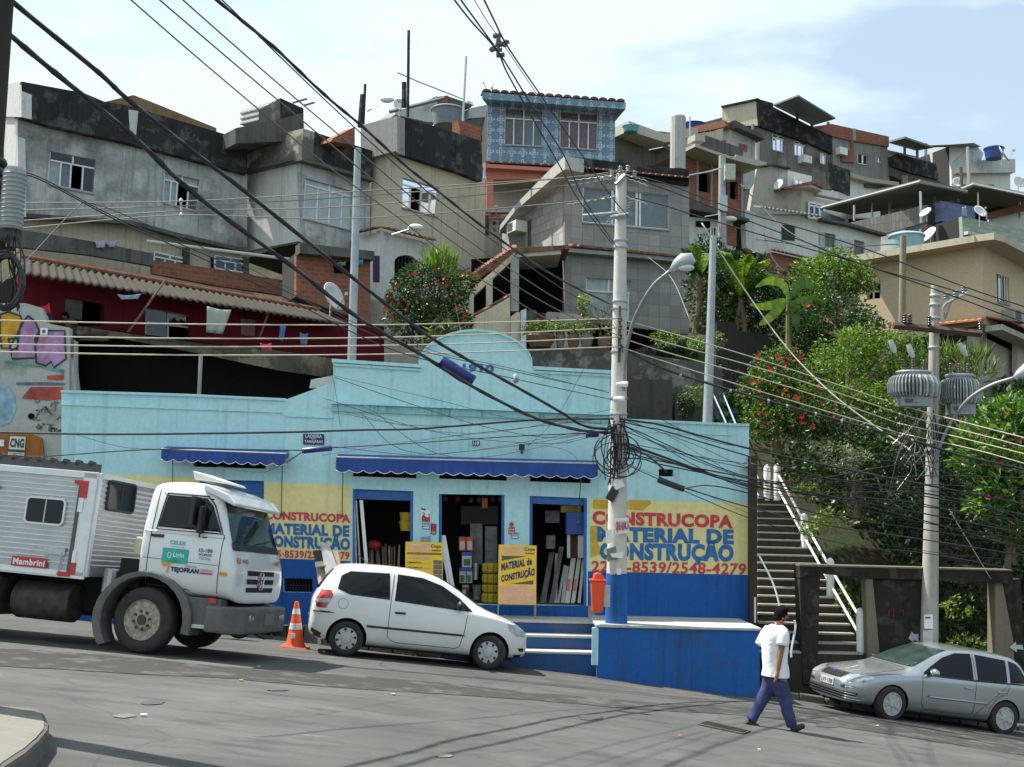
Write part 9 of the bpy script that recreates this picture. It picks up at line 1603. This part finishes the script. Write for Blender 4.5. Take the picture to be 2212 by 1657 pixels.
V=[(mc(510,900),.13),(mc(500,700),.14),(mc(505,480),.155),(mc(510,345),.10),(mc(535,262),.058),(mc(560,205),.056),(mc(592,150,.0),.085),(mc(600,110),.092),
   (mc(605,350,-.15),.05),(mc(598,430,-.2),.052),(mc(572,590,-.22),.044),(mc(557,700,-.23),.036),(mc(535,820,-.22),.026),(mc(525,868,-.22),.036),
   (mc(415,350,.14),.048),(mc(365,480,.2),.05),(mc(400,620,.22),.042),(mc(440,760,.2),.03),(mc(450,810,.2),.034),
   (mc(430,985,.08),.09),(mc(340,1180,.09),.07),(mc(215,1410,.1),.045),(mc(585,985,-.08),.09),(mc(640,1230,-.07),.07),(mc(705,1500,-.06),.045)]
E_=[(0,1),(1,2),(2,3),(3,4),(4,5),(5,6),(6,7),(3,8),(8,9),(9,10),(10,11),(11,12),(12,13),(3,14),(14,15),(15,16),(16,17),(17,18),(0,19),(19,20),(20,21),(0,22),(22,23),(23,24)]
nf=len(V)
for k,(dx,dy,L_) in enumerate(((-10,0,1.),(-3,-.018,1.12),(5,-.01,1.1),(13,.012,.85))):
    V+= [(mc(518+dx,892,-.22+dy*2),.0105),(mc(512+dx*1.2,892+28*L_,-.22+dy*2),.010),(mc(500+dx,892+52*L_,-.21+dy*2),.008)]; E_+=[(13,nf),(nf,nf+1),(nf+1,nf+2)]; nf+=3
V+=[(mc(545,880,-.2),.012),(mc(548,905,-.2),.010)]; E_+=[(13,nf),(nf,nf+1)]; nf+=2
for k in range(4): V+=[(mc(450+5*k-8,838,.2),.010),(mc(447+5*k-8,862,.2),.009)]; E_+=[(18,nf),(nf,nf+1)]; nf+=2
body=skinned('body',V,E_,M_skin,man)
m=MB(); c=mc(585,112); m.ball(c,(.108,.105,.115),18,12); m.v=[v if (v-c).x<.035 or (v-c).z>.03 else c+(v-c)*.80 for v in m.v]; m.ball(mc(545,165),(.07,.075,.055),12,8); m.v=[v+(v-c)*.10*noise.noise(v*22) for v in m.v]; o=m.build('hair',M_hair,man,smooth=True)
m=MB(); m.ball(mc(652,160),(.022,.016,.018),8,6); m.tube([mc(648,128),mc(660,160),mc(650,172)],.012,5); m.ball(mc(600,172,-.085),(.016,.01,.026),8,6); m.ball(mc(600,172,.085),(.016,.01,.026),8,6); m.build('nose_and_ears',M_skin,man,smooth=True)
m=MB(); m.ball(mc(642,140,-.04),(.008,.010,.007),6,5); m.ball(mc(642,140,.04),(.008,.010,.007),6,5); m.tube([mc(643,192,-.025),mc(646,193),mc(643,192,.025)],.004,4); m.build('eyes_and_mouth',M_hair,man)
# shirt: lofted torso with sleeves
def loftp(name,rings,mat,parent,n=24,seed=0,wr=.012,close=False):
    m=MB(); vs=[];N_=len(rings)
    for i,(c,a,b,tl) in enumerate(rings):
        for k in range(n):
            t=2*math.pi*k/n; w=1+wr/.15*noise.noise(Vector((math.cos(t)*1.6,math.sin(t)*1.6+seed,c.z*5.5))); vs.append(c+Vector((a*w*math.cos(t),b*w*math.sin(t),tl*math.cos(t))))
    m.add(vs,[(i*n+k,i*n+(k+1)%n,(i+1)*n+(k+1)%n,(i+1)*n+k) for i in range(N_-1) for k in range(n)])
    if close: m.f.append(tuple(range(n-1,-1,-1))); m.m.append(0)
    o=m.build(name,mat,parent,fix=False,smooth=True); s_=o.modifiers.new('s','SOLIDIFY'); s_.thickness=.006; u=o.modifiers.new('u','SUBSURF'); u.levels=u.render_levels=3; fold(o,.018); return o
sh=[(mc(530,258),0.073,.065,-.012),(mc(515,272),0.099,.11,-.01),(mc(508,300),0.140,.19,-.01),(mc(504,345),0.170,.225,.0),(mc(500,430),0.175,.215,0),(mc(498,540),0.175,.195,0),(mc(503,650),0.173,.19,0),(mc(508,750),0.179,.195,0),(mc(510,820),0.185,.20,0),(mc(512,878),0.187,.20,-.012)]
loftp('t_shirt',sh,M_tee,man,28,3,.022)
def sleeve(P,r_): 
    m=MB(); m.tube(spline(P,4),[lerp(r_[0],r_[1],i/(4*(len(P)-1))) for i in range(4*(len(P)-1)+1)],16,cap=False); o=m.build('sleeve',M_tee,man,fix=False,smooth=True); s_=o.modifiers.new('s','SOLIDIFY'); s_.thickness=.006
sleeve([mc(560,325,-.12),mc(600,370,-.19),mc(592,505,-.215)],(.085,.083)); sleeve([mc(440,315,.12),mc(395,380,.18),mc(335,500,.22)],(.085,.088))
# trousers
TV=[(mc(508,800),(.14,.16)),(mc(508,870),(.16,.18)),(mc(508,930),(.155,.17)),(mc(430,1000,.085),.115),(mc(370,1120,.09),.10),(mc(300,1250,.095),.088),(mc(225,1390,.1),.082),(mc(205,1420,.1),.084),(mc(585,1000,-.085),.115),(mc(625,1150,-.08),.10),(mc(655,1300,-.07),.090),(mc(700,1450,-.06),.080),(mc(715,1500,-.06),.082)]
skinned('trousers',TV,[(0,1),(1,2),(2,3),(3,4),(4,5),(5,6),(6,7),(2,8),(8,9),(9,10),(10,11),(11,12)],M_jeans,man,2)
skinned('shoe',[(mc(170,1430,.1),.045),(mc(195,1462,.1),.052),(mc(265,1478,.08),.046),(mc(325,1500,.07),.036)],[(0,1),(1,2),(2,3)],M_shoe,man,1); skinned('shoe',[(mc(705,1520,-.06),.05),(mc(740,1520,-.06),.05),(mc(800,1495,-.05),.045),(mc(865,1470,-.04),.038)],[(0,1),(1,2),(2,3)],M_shoe,man,1)
def leaner(c,s,label,skin,top,hair,name='person',zl=1.):
    "c: point on the rail where the folded arms rest; s scale"
    t=thing(name,c-Vector((0,-.25,1.05)),label,'person'); p=lambda x,y,z:c+Vector((x,y,z*zl if z>0 else z))*s
    V=[(p(0,.35,-.25),.12*s),(p(0,.28,0),.13*s),(p(0,.20,.18),.12*s),(p(0,.15,.28),.05*s),(p(0,.10,.36),.06*s),(p(0,.06,.45),.088*s),(p(0,.06,.50),.08*s)]
    E=[(0,1),(1,2),(2,3),(3,4),(4,5),(5,6)]; n=7
    for sg in (-1,1):
        V+=[(p(.19*sg,.18,.20),.06*s),(p(.30*sg,.0,.04),.045*s),(p(.10*sg,-.08,.045),.036*s),(p(-.04*sg,-.09,.05),.03*s)]; E+=[(2,n),(n,n+1),(n+1,n+2),(n+2,n+3)]
        for k in range(4): V.append((p(-.12*sg,-.11+.02*k,.035+.01*k),.009*s)); E.append((n+3,len(V)-1))
        n=len(V)
    V+=[(p(-.1,.4,-.5),.09*s),(p(-.1,.42,-1.),.06*s),(p(.1,.4,-.5),.09*s),(p(.1,.42,-1.),.06*s)]; E+=[(0,n),(n,n+1),(0,n+2),(n+2,n+3)]
    skinned('body',V,E,skin,t,0,2); m=MB(); m.ball(p(0,.09,.51),(.098*s,.10*s,.09*s),14,10); m.build('hair',hair,t,smooth=True); m=MB(); m.ball(p(0,-.03,.44),(.014*s,.022*s,.02*s),8,6); m.build('nose',skin,t,smooth=True); m=MB(); m.ball(p(-.035,-.022,.465),(.012*s,.008*s,.007*s),6,5); m.ball(p(.035,-.022,.465),(.012*s,.008*s,.007*s),6,5); m.build('eyes',M_hair,t)
    if top: m=MB(); m.tube([p(0,.36,-.3),p(0,.30,0),p(0,.21,.17),p(0,.17,.24)],[.15*s,.155*s,.15*s,.08*s],14); m.build('top',top,t,smooth=True)
    return t
leaner(FZ.hit(*c2(1058,908)[0],1.62),1.,'person with pale hair leaning folded arms on the star-pierced balcony',skin_mat('tan_skin',(.34,.16,.10)),plain('rust_top',(.30,.09,.06),.8),plain('grey_blond_hair',(.40,.34,.22),.7))
pl=leaner(at(136,701,26.72),1.,zl=.42,label='bare-shouldered person leaning on the concrete parapet beside the graffiti wall',skin=M_skin,top=None,hair=M_hair);
